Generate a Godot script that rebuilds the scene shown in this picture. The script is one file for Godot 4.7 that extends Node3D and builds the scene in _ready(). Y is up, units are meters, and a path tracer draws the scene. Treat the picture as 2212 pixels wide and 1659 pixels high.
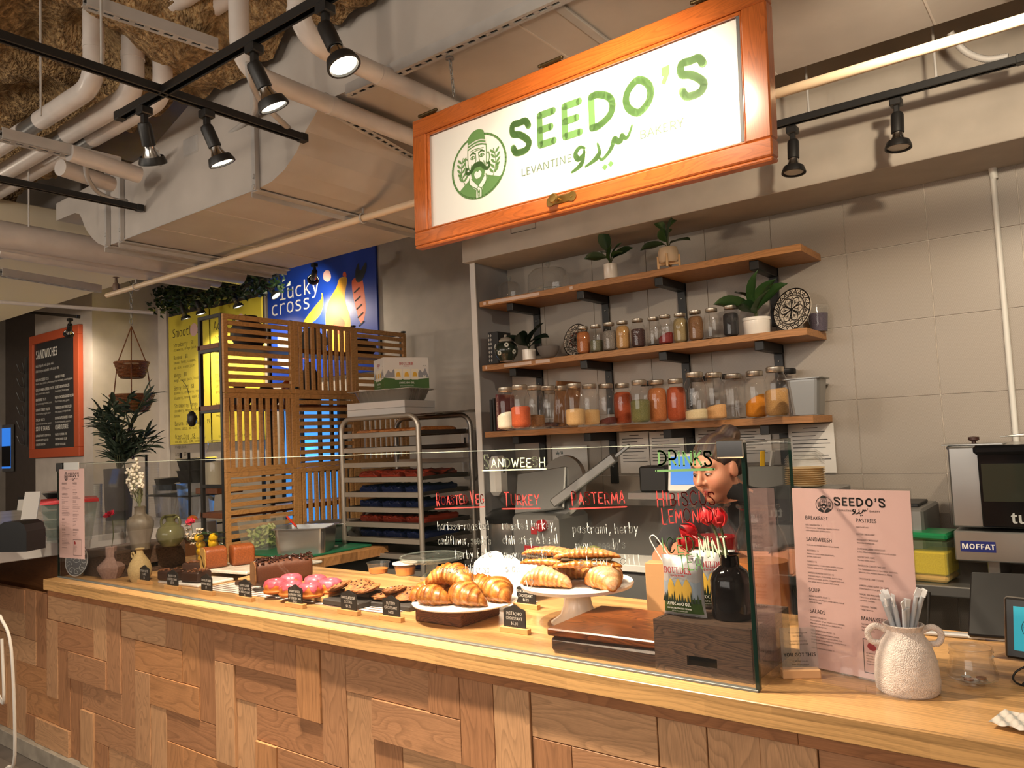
extends Node3D

var rng := RandomNumberGenerator.new()
var used := {}
var mats := {}
var noise := FastNoiseLite.new()
const X := Vector3.RIGHT
const Y := Vector3.UP
const Z := Vector3.BACK

# ---------- naming and grouping ----------
func numbered(n: String) -> String:
	if not used.has(n):
		used[n] = 0
		return n
	used[n] += 1
	return "%s_%03d" % [n, used[n]]

func thing(called: String, label: String, category: String, at := Vector3.ZERO, turn := 0.0, group := "") -> Node3D:
	var o := Node3D.new()
	o.name = numbered(called)
	add_child(o)
	o.position = at
	o.rotation.y = turn
	return tag(o, label, category, group)

func tag(o: Node3D, label: String, category: String, group := "") -> Node3D:
	o.set_meta("label", label)
	o.set_meta("category", category)
	if group:
		o.set_meta("group", group)
	return o

func copy(src: Node3D, called: String, label: String, at: Vector3, turn := 0.0) -> Node3D:
	var o: Node3D = src.duplicate()
	o.name = numbered(called)
	add_child(o)
	o.position = at
	o.rotation.y = turn
	o.set_meta("label", label)
	return o

func S() -> SurfaceTool:
	var s := SurfaceTool.new()
	s.begin(Mesh.PRIMITIVE_TRIANGLES)
	return s

func mesh_of(st: SurfaceTool, m: Material) -> ArrayMesh:
	st.generate_normals()
	st.set_material(m)
	return st.commit()

func put(called: String, mesh: Mesh, parent: Node = self, xf := Transform3D()) -> MeshInstance3D:
	var o := MeshInstance3D.new()
	o.name = numbered(called) if parent == self else called
	o.mesh = mesh
	o.transform = xf
	parent.add_child(o, true)
	return o

func obj(called: String, st: SurfaceTool, m: Material, parent: Node = self, xf := Transform3D()) -> MeshInstance3D:
	return put(called, mesh_of(st, m), parent, xf)

func struct(called: String, st: SurfaceTool, m: Material, label: String, category: String) -> MeshInstance3D:
	var o := obj(called, st, m)
	o.set_meta("kind", "structure")
	tag(o, label, category)
	return o

# ---------- shapes ----------
func V(x: float, y: float, z: float) -> Vector3:
	return Vector3(x, y, z)

func T(at: Vector3, b := Basis()) -> Transform3D:
	return Transform3D(b, at)

func ry(a: float) -> Basis:
	return Basis(Y, a)

func poly(st: SurfaceTool, p: Array, out: Vector3) -> void:
	var n: Vector3 = (p[1] - p[0]).cross(p[2] - p[0])
	var flip := n.dot(out) > 0.0
	for i in range(1, p.size() - 1):
		st.add_vertex(p[0])
		if flip:
			st.add_vertex(p[i + 1])
			st.add_vertex(p[i])
		else:
			st.add_vertex(p[i])
			st.add_vertex(p[i + 1])

# box with chamfered edges
func box(st: SurfaceTool, c: Vector3, e: Vector3, b := 0.0, bs := Basis()) -> void:
	st.set_smooth_group(-1)
	var h := e / 2.0
	b = minf(b, minf(h.x, minf(h.y, h.z)) * 0.9)
	var v := func(s: Vector3, ax: int) -> Vector3:
		var q := Vector3.ZERO
		for k in 3:
			q[k] = s[k] * (h[k] - (0.0 if k == ax else b))
		return c + bs * q
	for ax in 3:
		var u := (ax + 1) % 3
		var w := (ax + 2) % 3
		for g in [-1.0, 1.0]:
			var p := []
			for d in [[-1.0, -1.0], [1.0, -1.0], [1.0, 1.0], [-1.0, 1.0]]:
				var s := Vector3.ZERO
				s[ax] = g
				s[u] = d[0]
				s[w] = d[1]
				p.append(v.call(s, ax))
			var o := Vector3.ZERO
			o[ax] = g
			poly(st, p, bs * o)
	if b <= 0.0:
		return
	for ax in 3:
		var u := (ax + 1) % 3
		var w := (ax + 2) % 3
		for g in [-1.0, 1.0]:
			for k in [-1.0, 1.0]:
				var s0 := Vector3.ZERO
				s0[u] = g
				s0[w] = k
				var s1 := s0
				s0[ax] = -1.0
				s1[ax] = 1.0
				var o := Vector3.ZERO
				o[u] = g
				o[w] = k
				poly(st, [v.call(s0, u), v.call(s1, u), v.call(s1, w), v.call(s0, w)], bs * o)
	for i in 8:
		var s := V(-1 if i & 1 else 1, -1 if i & 2 else 1, -1 if i & 4 else 1)
		poly(st, [v.call(s, 0), v.call(s, 1), v.call(s, 2)], bs * s)

# box from two opposite corners
func boxc(st: SurfaceTool, a: Vector3, b: Vector3, bev := 0.0) -> void:
	box(st, (a + b) / 2.0, (b - a).abs(), bev)

func bar(st: SurfaceTool, a: Vector3, b: Vector3, w: float, h: float, bev := 0.0, up := Vector3.UP) -> void:
	var f := (b - a).normalized()
	if absf(f.dot(up)) > 0.99:
		up = Z
	var r := f.cross(up).normalized()
	box(st, (a + b) / 2.0, V(w, h, a.distance_to(b)), bev, Basis(r, r.cross(f), -f))

# surface of revolution round the y axis; prof holds (radius, height)
func lathe(st: SurfaceTool, prof: Array, seg := 24, xf := Transform3D()) -> void:
	var g := 1
	for i in prof.size() - 1:
		var a: Vector2 = prof[i]
		var b: Vector2 = prof[i + 1]
		if i > 0:
			var d0: Vector2 = (a - prof[i - 1]).normalized()
			if d0.dot((b - a).normalized()) < 0.75:
				g += 1
		st.set_smooth_group(g)
		for k in seg:
			var t0 := TAU * k / seg
			var t1 := TAU * (k + 1) / seg
			var p := [
				xf * V(a.x * cos(t0), a.y, a.x * sin(t0)), xf * V(a.x * cos(t1), a.y, a.x * sin(t1)),
				xf * V(b.x * cos(t1), b.y, b.x * sin(t1)), xf * V(b.x * cos(t0), b.y, b.x * sin(t0))]
			if a.x > 1e-5:
				st.add_vertex(p[0])
				st.add_vertex(p[1])
				st.add_vertex(p[2])
			if b.x > 1e-5:
				st.add_vertex(p[0] if a.x > 1e-5 else p[1])
				st.add_vertex(p[2])
				st.add_vertex(p[3])

func spline(p: Array, n := 6, closed := false) -> Array:
	var r := []
	var m := p.size()
	for i in (m if closed else m - 1):
		var a = p[(i - 1 + m) % m] if closed or i > 0 else p[0] * 2.0 - p[1]
		var b = p[i]
		var c = p[(i + 1) % m]
		var d = p[(i + 2) % m] if closed or i + 2 < m else p[m - 1] * 2.0 - p[m - 2]
		for k in n:
			r.append(b.cubic_interpolate(c, a, d, float(k) / n))
	if not closed:
		r.append(p[m - 1])
	return r

# tube along points; rad is one radius or one for each point
func tube(st: SurfaceTool, p: Array, rad, seg := 8, closed := false, flat := 1.0, sg := 1) -> void:
	var n := p.size()
	var rings := []
	var f: Vector3 = (p[1] - p[0]).normalized()
	var up := Y if absf(f.y) < 0.9 else X
	var r := f.cross(up).normalized()
	for i in n:
		var q: Vector3 = p[(i + 1) % n] if closed or i + 1 < n else p[i]
		var o: Vector3 = p[(i - 1 + n) % n] if closed or i > 0 else p[i]
		f = (q - o).normalized()
		r = (r - f * r.dot(f)).normalized()
		var b := r.cross(f)
		var rr: float = rad[i] if rad is Array else rad
		var ring := []
		for k in seg:
			var t := TAU * k / seg
			ring.append(p[i] + (r * cos(t) + b * sin(t) * flat) * rr)
		rings.append(ring)
	st.set_smooth_group(sg)
	for i in (n if closed else n - 1):
		var a: Array = rings[i]
		var c: Array = rings[(i + 1) % n]
		for k in seg:
			var k1 := (k + 1) % seg
			for v in [a[k], c[k1], c[k], a[k], a[k1], c[k1]]:
				st.add_vertex(v)
	if not closed:
		st.set_smooth_group(-1)
		poly(st, rings[0], p[0] - p[1])
		poly(st, rings[n - 1], p[n - 1] - p[n - 2])

# smooth sheet over (u, v) in 0..1; fn gives a point, col (if given) a linear colour
func patch(st: SurfaceTool, nu: int, nv: int, fn: Callable, col = null, sg := 1) -> void:
	var pts := []
	var cs := []
	for i in nu + 1:
		for j in nv + 1:
			pts.append(fn.call(float(i) / nu, float(j) / nv))
			if col != null:
				cs.append(col.call(float(i) / nu, float(j) / nv))
	st.set_smooth_group(sg)
	for i in nu:
		for j in nv:
			var a := i * (nv + 1) + j
			var q := [a, a + nv + 2, a + nv + 1, a, a + 1, a + nv + 2]
			if pts[q[0]] == pts[q[3] + 1]:
				q = [a, a + nv + 2, a + nv + 1]
			for k in q:
				if col != null:
					st.set_color(cs[k])
				st.add_vertex(pts[k])

# flat outline pushed along local z from -d/2 to d/2
func prism(st: SurfaceTool, outline: PackedVector2Array, d: float, xf := Transform3D(), smooth_side := false) -> void:
	var idx := Geometry2D.triangulate_polygon(outline)
	var nz := xf.basis.z
	st.set_smooth_group(-1)
	for i in range(0, idx.size(), 3):
		for s in [0.5, -0.5]:
			poly(st, [v3(outline[idx[i]], d * s, xf), v3(outline[idx[i + 1]], d * s, xf), v3(outline[idx[i + 2]], d * s, xf)], nz * s)
	if d <= 0.0:
		return
	st.set_smooth_group(2 if smooth_side else -1)
	var cw := 1.0 if Geometry2D.is_polygon_clockwise(outline) else -1.0
	for i in outline.size():
		var a := outline[i]
		var b := outline[(i + 1) % outline.size()]
		var o := Vector2(a.y - b.y, b.x - a.x) * cw
		poly(st, [v3(a, d / 2, xf), v3(b, d / 2, xf), v3(b, -d / 2, xf), v3(a, -d / 2, xf)], xf.basis * V(o.x, o.y, 0))

func v3(p: Vector2, z: float, xf: Transform3D) -> Vector3:
	return xf * V(p.x, p.y, z)

func ellipse(c: Vector2, rx: float, ry_: float, n := 32, turn := 0.0) -> PackedVector2Array:
	var r := PackedVector2Array()
	for i in n:
		r.append(c + Vector2(rx * cos(TAU * i / n), ry_ * sin(TAU * i / n)).rotated(turn))
	return r

func pv(a: Array) -> PackedVector2Array:
	var r := PackedVector2Array()
	for i in range(0, a.size(), 2):
		r.append(Vector2(a[i], a[i + 1]))
	return r

# one-sided flat shape facing local +z
func flatp(st: SurfaceTool, outline: PackedVector2Array, z: float, xf: Transform3D) -> void:
	st.set_smooth_group(-1)
	var idx := Geometry2D.triangulate_polygon(outline)
	for i in range(0, idx.size(), 3):
		poly(st, [v3(outline[idx[i]], z, xf), v3(outline[idx[i + 1]], z, xf), v3(outline[idx[i + 2]], z, xf)], xf.basis.z)

# flat pen stroke with round ends in the local xy plane
func ribbon(st: SurfaceTool, p: Array, w: float, z: float, xf: Transform3D, taper := 0.0) -> void:
	st.set_smooth_group(-1)
	var n := p.size()
	var wid := func(i: int) -> float:
		return w * (1.0 - taper * absf(2.0 * i / maxf(1.0, n - 1) - 1.0))
	for i in n - 1:
		var d: Vector2 = (p[i + 1] - p[i]).normalized().orthogonal()
		var a: Vector2 = d * wid.call(i) / 2.0
		var b: Vector2 = d * wid.call(i + 1) / 2.0
		poly(st, [v3(p[i] + a, z, xf), v3(p[i + 1] + b, z, xf), v3(p[i + 1] - b, z, xf), v3(p[i] - a, z, xf)], xf.basis.z)
	for i in n:
		flatp(st, ellipse(p[i], wid.call(i) / 2.0, wid.call(i) / 2.0, 10 if i == 0 or i == n - 1 else 8), z, xf)

func blob(st: SurfaceTool, xf: Transform3D, nu: int, nv: int, amp := 0.0, freq := 3.0, sd := 0, col = null) -> void:
	patch(st, nu, nv, func(u, v):
		var t: float = u * TAU
		var f: float = (v - 0.5) * PI
		var d := V(cos(t) * cos(f), sin(f), -sin(t) * cos(f))
		if u == 1.0:
			d = V(cos(f), sin(f), 0)
		if v == 0.0 or v == 1.0:
			d = V(0, 1 if v > 0.5 else -1, 0)
		return xf * (d * (1.0 + amp * noise.get_noise_3dv(d * freq * 100.0 + Vector3.ONE * sd * 37.0))), col)

func words(st: SurfaceTool, s: String, h: float, at: Vector2, z: float, xf: Transform3D, font := "Droid Sans", bold := false, align := 0, sx := 1.0) -> void:
	var t := TextMesh.new()
	var f := SystemFont.new()
	f.font_names = PackedStringArray([font])
	if bold:
		f.font_weight = 700
	t.font = f
	t.text = s
	t.font_size = 32
	t.pixel_size = h / 23.0
	t.depth = 0.0
	t.curve_step = 3.0
	t.horizontal_alignment = [HORIZONTAL_ALIGNMENT_LEFT, HORIZONTAL_ALIGNMENT_CENTER, HORIZONTAL_ALIGNMENT_RIGHT][align]
	t.vertical_alignment = VERTICAL_ALIGNMENT_CENTER
	st.append_from(t, 0, xf * Transform3D(Basis.from_scale(V(sx, 1, 1)), V(at.x, at.y, z)))

# ---------- materials ----------
func mat(key: String, c: Color, rough := 0.6, metal := 0.0) -> StandardMaterial3D:
	if mats.has(key):
		return mats[key]
	var m := StandardMaterial3D.new()
	m.resource_name = key
	m.albedo_color = c
	m.roughness = rough
	m.metallic = metal
	mats[key] = m
	return m

func rgb(r: float, g: float, b: float) -> Color:
	return Color(r / 255.0, g / 255.0, b / 255.0)

func lin(r: float, g: float, b: float) -> Color:
	return Color(r / 255.0, g / 255.0, b / 255.0).srgb_to_linear()

func ntex(freq: float, lo: Color, hi: Color, seed_ := 1, size := 256, kind := 0, oct := 4, mid := 0.5) -> NoiseTexture2D:
	var n := FastNoiseLite.new()
	n.seed = seed_
	n.frequency = freq
	n.fractal_octaves = oct
	n.noise_type = [FastNoiseLite.TYPE_SIMPLEX_SMOOTH, FastNoiseLite.TYPE_CELLULAR, FastNoiseLite.TYPE_PERLIN][kind]
	var t := NoiseTexture2D.new()
	t.width = size
	t.height = size
	t.seamless = true
	t.noise = n
	var g := Gradient.new()
	g.colors = PackedColorArray([lo, lo.lerp(hi, 0.5), hi])
	g.offsets = PackedFloat32Array([0.0, mid, 1.0])
	t.color_ramp = g
	return t

func tri(m: StandardMaterial3D, t: Texture2D, scale: Vector3, world := true) -> StandardMaterial3D:
	m.albedo_texture = t
	m.uv1_triplanar = true
	m.uv1_world_triplanar = world
	m.uv1_scale = scale
	m.uv1_triplanar_sharpness = 8.0
	return m

func relief(m: StandardMaterial3D, t: Texture2D, cm: float) -> StandardMaterial3D:
	m.heightmap_enabled = true
	m.heightmap_texture = t
	m.heightmap_scale = cm
	return m

func bake(w: int, h: int, fn: Callable) -> ImageTexture:
	var im := Image.create(w, h, false, Image.FORMAT_RGB8)
	for y in h:
		for x in w:
			im.set_pixel(x, y, fn.call(x, y))
	return ImageTexture.create_from_image(im)

# seamless plank grain running along u; lines is the number of year rings across, staves the number of glued strips
func grain(w: int, h: int, lines: float, warp: float, contrast: float, sd: int, staves := 0) -> Image:
	var n := FastNoiseLite.new()
	n.seed = sd
	n.frequency = 0.01
	n.fractal_octaves = 2
	var im := Image.create(w, h, false, Image.FORMAT_RGB8)
	var f := func(x: float, y: float) -> Vector3:
		return V(n.get_noise_2d(x * 0.3, y * 0.7 + 900.0), n.get_noise_2d(x * 1.2, y * 30.0), n.get_noise_2d(x * 5.0 + 300.0, y * 60.0))
	var tone := []
	for i in staves:
		tone.append(Vector2(rng.randf_range(-0.09, 0.05), rng.randf() * w))
	for y in h:
		var ty := smoothstep(0.7, 1.0, float(y) / h)
		var st := int(float(y) / h * staves)
		for x in w:
			var tx := smoothstep(0.7, 1.0, float(x) / w)
			var q: Vector3 = f.call(x, y)
			if tx > 0.0:
				q = q.lerp(f.call(x - w, y), tx)
			if ty > 0.0:
				var q2: Vector3 = f.call(x, y - h)
				if tx > 0.0:
					q2 = q2.lerp(f.call(x - w, y - h), tx)
				q = q.lerp(q2, ty)
			var ring := fposmod(q.x * warp + float(y) / h * lines, 1.0)
			var late := pow(ring, 2.5) * (1.0 - smoothstep(0.88, 1.0, ring))
			var v := 0.93 - contrast * late + q.y * contrast * 0.5 + q.z * contrast * 0.3
			if staves > 0:
				v += tone[st].x + (0.05 if fposmod(x + tone[st].y, w) < w * 0.45 else 0.0) - (0.06 if fposmod(float(y) / h * staves, 1.0) < 0.04 else 0.0)
			v = clampf(v, 0.0, 1.0)
			im.set_pixel(x, y, Color(v, v * (0.97 + 0.03 * v), v * (0.92 + 0.08 * v)))
	return im

func wood(key: String, c: Color, along: int, len_: float, wid: float, rough := 0.5, kind := 0) -> StandardMaterial3D:
	if mats.has(key):
		return mats[key]
	var m := mat(key, c, rough)
	var t: Texture2D = grains[kind * 2 + (0 if along == 0 else 1)]
	var a := 1.0 / len_
	var b := 1.0 / wid
	return tri(m, t, V(a, b, b) if along == 0 else V(b, a, b) if along == 1 else V(b, b, a))

var grains := []

func glassy(key: String, c: Color, alpha: float, rough := 0.02) -> StandardMaterial3D:
	if mats.has(key):
		return mats[key]
	var m := mat(key, Color(c, alpha), rough)
	m.transparency = BaseMaterial3D.TRANSPARENCY_ALPHA
	return m

func _ready() -> void:
	# camera
	var cam := Camera3D.new()
	cam.name = "camera"
	cam.fov = 52.4757
	cam.near = 0.05
	cam.far = 60.0
	cam.position = V(0, 1.63, 0)
	cam.rotation = V(0.067624, 0.648312, -0.044791)
	add_child(cam)
	cam.current = true
	# air and exposure
	var we := WorldEnvironment.new()
	we.name = "environment"
	var env := Environment.new()
	env.background_mode = Environment.BG_COLOR
	env.background_color = Color(0.02, 0.02, 0.02)
	env.tonemap_mode = Environment.TONE_MAPPER_LINEAR
	env.tonemap_exposure = 1.0
	env.sdfgi_enabled = true
	env.ssao_enabled = true
	env.ssil_enabled = true
	we.environment = env
	add_child(we)
	rng.seed = 7
	noise.seed = 3
	noise.frequency = 0.01
	noise.fractal_octaves = 3
	make_materials()
	# added fill: a window and globe lamps out of view; then the track lamps
	fill_window("window_1", -2.6, 7.0, 9.0)
	for g in [[V(1.7, 2.35, 1.2), "added fill globe over the queue, out of view"], [V(-1.6, 2.45, 1.7), "added fill globe over the walkway, out of view"], [V(-5.0, 2.45, 1.3), "added fill globe near the white bar, out of view"], [V(-8.4, 2.4, -0.6), "added fill globe near the sandwich board, out of view"]]:
		added_globe(g[0], 1.7, g[1])
	tracks_and_lamps()
	build_shell()
	build_ceiling_services()
	build_sign()
	build_shelves()
	build_counter()
	build_display_food()
	build_left_corner()
	build_neighbours()
	build_kitchen()
	build_right_counter()
	build_person()

func ceiling_panel(called: String, at: Vector3, size: Vector2, energy: float, label: String) -> void:
	var t := thing(called, label, "ceiling light", at)
	var s := S()
	box(s, V(0, 0.03, 0), V(size.x + 0.06, 0.05, size.y + 0.06), 0.005)
	obj("frame", s, mat("lamp_frame", rgb(225, 222, 216), 0.5), t)
	s = S()
	box(s, V(0, 0.0, 0), V(size.x, 0.012, size.y))
	obj("diffuser", s, glow("lamp_diffuser", Color(1.0, 0.92, 0.8), 1.5), t)
	var l := AreaLight3D.new()
	l.name = "panel_light"
	l.area_size = size
	l.area_normalize_energy = true
	l.light_energy = energy
	l.light_color = Color(1.0, 0.94, 0.87)
	l.shadow_enabled = true
	l.area_range = 20.0
	l.position = V(0, -0.012, 0)
	l.rotation = V(-PI / 2, 0, 0)
	t.add_child(l, true)

func added_globe(at: Vector3, energy: float, label: String) -> void:  # added lamp out of view, brightens the ceiling and front as general fill
	var t := thing("added_globe", label, "added lamp", at)
	var s := S()
	tube(s, [V(0, 0.12, 0), V(0, 3.85 - at.y, 0)], 0.004, 6)
	obj("cord", s, mats.black_plastic, t)
	s = S()
	blob(s, T(Vector3.ZERO, Basis.from_scale(Vector3.ONE * 0.13)), 24, 16)
	obj("globe", s, glow("globe_white", Color(1.0, 0.93, 0.84), 1.6), t)
	var l := OmniLight3D.new()
	l.name = "globe_fill"
	l.light_color = Color(1.0, 0.93, 0.84)
	l.light_energy = energy
	l.light_size = 0.12
	l.omni_range = 20.0
	l.omni_attenuation = 2.0
	l.shadow_enabled = true
	t.add_child(l, true)

func fill_window(called: String, x: float, w: float, energy: float) -> void:  # added behind the viewer; its glowing pane and area light are general fill
	var s := S()
	for e in [[V(-w / 2, 1.75, 0), V(w / 2, 1.81, 0.06)], [V(-w / 2, 3.44, 0), V(w / 2, 3.5, 0.06)], [V(-w / 2, 1.75, 0), V(-w / 2 + 0.06, 3.5, 0.06)], [V(w / 2 - 0.06, 1.75, 0), V(w / 2, 3.5, 0.06)], [V(-0.03, 1.75, 0), V(0.03, 3.5, 0.06)]]:
		boxc(s, e[0], e[1], 0.004)
	var o := struct(called, s, mat("window_frame", rgb(60, 58, 56), 0.5), "added window behind the viewer that gives daylight", "window")
	o.position = V(x, 0, 4.13)
	s = S()
	boxc(s, V(-w / 2 + 0.06, 1.81, 0.03), V(w / 2 - 0.06, 3.44, 0.04))
	obj("glowing_pane", s, glow("pane_fill_glow", Color(1.0, 0.97, 0.93), 0.6), o)
	var l := AreaLight3D.new()
	l.name = "fill_light"
	l.area_size = Vector2(w - 0.2, 1.6)
	l.area_normalize_energy = true
	l.light_energy = energy
	l.light_color = Color(1.0, 0.96, 0.91)
	l.shadow_enabled = true
	l.area_range = 25.0
	l.position = V(0, 2.62, -0.01)
	o.add_child(l, true)

func glow(key: String, c: Color, e: float) -> StandardMaterial3D:
	if mats.has(key):
		return mats[key]
	var m := mat(key, c.darkened(0.3), 0.5)
	m.emission_enabled = true
	m.emission = c
	m.emission_energy_multiplier = e
	return m

func track_rail(a: Vector3, b: Vector3, label: String) -> void:
	var t := thing("lamp_track", label, "track rail", a)
	var d := b - a
	var s := S()
	var side := d.cross(Y).normalized() * 0.0125
	for k in [-1.0, 1.0]:
		bar(s, side * k, d + side * k, 0.007, 0.03, 0.002)
	bar(s, V(0, 0.009, 0), d + V(0, 0.009, 0), 0.02, 0.012)
	obj("rail", s, mats.black_metal, t)
	for p in [Vector3.ZERO, d]:
		s = S()
		box(s, p, V(0.036, 0.034, 0.036), 0.003, Basis.looking_at(d.normalized()))
		obj("end_cap", s, mats.black_metal, t)

func track_lamp(at: Vector3, aim: Vector3, energy: float, angle: float, label: String, lit := true) -> void:
	var t := thing("track_spotlight", label, "spotlight", at, 0.0, "")
	var d := (aim - at).normalized()
	var s := S()
	box(s, V(0, -0.022, 0), V(0.045, 0.03, 0.045), 0.004)
	box(s, V(0, -0.05, 0), V(0.02, 0.05, 0.022), 0.003)
	obj("mount", s, mats.black_metal, t)
	var side := d.cross(Y)
	side = (X if side.length() < 0.05 else side).normalized()
	var bs := Basis(side, -d, side.cross(-d))
	var xf := T(V(0, -0.075, 0) - d * 0.0, bs)
	s = S()
	lathe(s, [Vector2(0, 0.012), Vector2(0.02, 0.01), Vector2(0.024, 0.0), Vector2(0.024, -0.07), Vector2(0.021, -0.072)], 18, xf)
	obj("holder", s, mats.black_metal, t)
	s = S()
	lathe(s, [Vector2(0.019, -0.068), Vector2(0.021, -0.085), Vector2(0.034, -0.112), Vector2(0.043, -0.128)], 20, xf)
	obj("bulb", s, mat("lamp_chrome", rgb(200, 200, 200), 0.15, 1.0), t)
	s = S()
	lathe(s, [Vector2(0.042, -0.108), Vector2(0.05, -0.13), Vector2(0.05, -0.136), Vector2(0.043, -0.136), Vector2(0.041, -0.118), Vector2(0.042, -0.108)], 20, xf)
	obj("trim_ring", s, mats.black_metal, t)
	s = S()
	lathe(s, [Vector2(0, -0.134), Vector2(0.04, -0.13), Vector2(0.042, -0.124)], 20, xf)
	obj("lens", s, glow("lamp_lens", Color(1.0, 0.95, 0.85), 6.0) if lit else mat("lamp_lens_off", rgb(200, 198, 190), 0.3), t)
	if not lit:
		return
	var l := SpotLight3D.new()
	l.name = "beam"
	l.light_energy = energy
	l.light_color = Color(1.0, 0.92, 0.8)
	l.spot_angle = angle
	l.spot_angle_attenuation = 1.0
	l.spot_range = 15.0
	l.spot_attenuation = 2.0
	l.light_size = 0.035
	l.shadow_enabled = true
	l.transform = T(xf * V(0, -0.145, 0), Basis.looking_at(d, side))
	t.add_child(l, true)

func tracks_and_lamps() -> void:
	track_rail(V(-2.556, 2.9, -0.6), V(-2.55, 2.9, -2.01), "long black lamp track running towards the duct at upper left")
	track_rail(V(-0.4, 2.9, -1.418), V(-2.86, 2.9, -1.412), "black lamp track crossing above the first at upper left")
	track_rail(V(-3.912, 2.9, -1.0), V(-3.902, 2.9, -2.02), "short lower black lamp track with a cable at its end")
	track_rail(V(-1.7, 2.93, -3.35), V(-0.145, 2.918, -3.35), "black lamp track before the beam above the shelves")
	track_rail(V(-0.25, 2.93, -2.1), V(0.9, 2.93, -2.1), "unseen black lamp track above the till, out of view")  # out of view, carries the two lamps beyond the right edge
	track_lamp(V(-2.69, 2.89, -1.415), V(-3.4, 0.98, -2.3), 9.0, 42.0, "lit black spotlight left of the first track, above the pastry display")
	track_lamp(V(-2.555, 2.89, -1.58), V(-2.3, 0.98, -2.35), 9.0, 42.0, "lit black spotlight on the long track pointing straight down")
	track_lamp(V(-2.02, 2.89, -1.415), V(-1.7, 1.1, -2.2), 9.0, 42.0, "lit black spotlight in front of the white elbow pipe")
	track_lamp(V(-0.95, 2.89, -1.415), V(-1.2, 2.5, -2.1), 1.6, 60.0, "unseen spotlight above the view, placed to light the sign")  # out of view, aimed to brighten the sign panel
	track_lamp(V(-1.68, 2.89, -1.415), V(-1.0, 1.2, -1.7), 6.0, 45.0, "lit black spotlight tilted to the right, at the top edge")
	track_lamp(V(-0.973, 2.905, -3.35), V(-1.02, 1.0, -3.2), 0.0, 40.0, "unlit black spotlight next to the sign's right edge", false)
	track_lamp(V(-0.566, 2.905, -3.35), V(-0.61, 1.0, -3.2), 0.0, 40.0, "unlit black spotlight nearer the end of the back track", false)
	track_lamp(V(-0.05, 2.92, -2.1), V(-0.9, 2.0, -4.0), 2.2, 60.0, "unseen black spotlight above the till, placed to light the back wall")  # out of view, lights the tiles and shelves from the right
	track_lamp(V(0.4, 2.92, -2.1), V(-0.2, 1.2, -3.4), 1.4, 50.0, "unseen black spotlight above the till, placed to light the oven")  # out of view, lights the oven corner

func make_materials() -> void:
	for spec in [[512, 256, 7.0, 4.0, 0.15, 5, 0], [512, 256, 21.0, 1.5, 0.16, 9, 7], [512, 256, 14.0, 4.0, 0.55, 21, 0]]:
		var im := grain(spec[0], spec[1], spec[2], spec[3], spec[4], spec[5], spec[6])
		grains.append(ImageTexture.create_from_image(im))
		var im2: Image = im.duplicate()
		im2.rotate_90(CLOCKWISE)
		grains.append(ImageTexture.create_from_image(im2))
	mat("black_metal", rgb(26, 25, 25), 0.45)
	mat("black_plastic", rgb(22, 22, 23), 0.4)
	mat("white_plastic", rgb(228, 226, 220), 0.45)
	mat("steel", rgb(178, 178, 176), 0.28, 0.9)
	mat("dull_steel", rgb(150, 150, 148), 0.4, 0.8)
	mat("chrome", rgb(220, 220, 220), 0.12, 1.0)
	mat("brass", rgb(150, 118, 62), 0.35, 0.85)
	var wallnoise := ntex(0.02, Color(0.93, 0.93, 0.93), Color(1, 1, 1), 11)
	tri(mat("wall_paint", rgb(186, 176, 164), 0.7), wallnoise, Vector3.ONE * 0.9)
	tri(mat("duct_paint", rgb(196, 188, 180), 0.55), wallnoise, Vector3.ONE * 0.6)
	tri(mat("strut_paint", rgb(188, 184, 180), 0.5), wallnoise, Vector3.ONE * 1.5)
	tri(mat("pipe_jacket", rgb(214, 206, 200), 0.3), wallnoise, Vector3.ONE * 1.2)
	tri(mat("white_wall", rgb(216, 206, 196), 0.7), wallnoise, Vector3.ONE * 0.7)
	tri(mat("dark_wall", rgb(104, 92, 84), 0.45), wallnoise, Vector3.ONE * 1.3)
	tri(mat("floor_concrete", rgb(112, 104, 98), 0.55), ntex(0.015, Color(0.75, 0.75, 0.75), Color(1, 1, 1), 17), Vector3.ONE * 0.7)
	tri(mat("foam_insulation", rgb(205, 172, 122), 0.95), ntex(0.03, Color(0.45, 0.4, 0.36), Color(1, 1, 1), 23, 512), Vector3.ONE * 1.6)
	relief(mats.foam_insulation, ntex(0.07, Color.BLACK, Color.WHITE, 29, 512), 2.0)
	glassy("pane_glass", Color(0.06, 0.1, 0.08), 0.035)
	glassy("jar_glass", Color(0.2, 0.21, 0.2), 0.02)
	glassy("clear_plastic", Color(0.7, 0.72, 0.71), 0.07)
	mat("glass_edge", rgb(14, 36, 29), 0.15)
	mat("ceramic_white", rgb(236, 230, 222), 0.2)
	mat("paper_white", rgb(226, 222, 216), 0.8)
	mat("ink", rgb(24, 22, 22), 0.7)
	mat("leaf_dark", rgb(38, 62, 34), 0.4)
	mat("leaf_mid", rgb(52, 80, 40), 0.4)
	mat("stem", rgb(74, 78, 44), 0.6)

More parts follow.
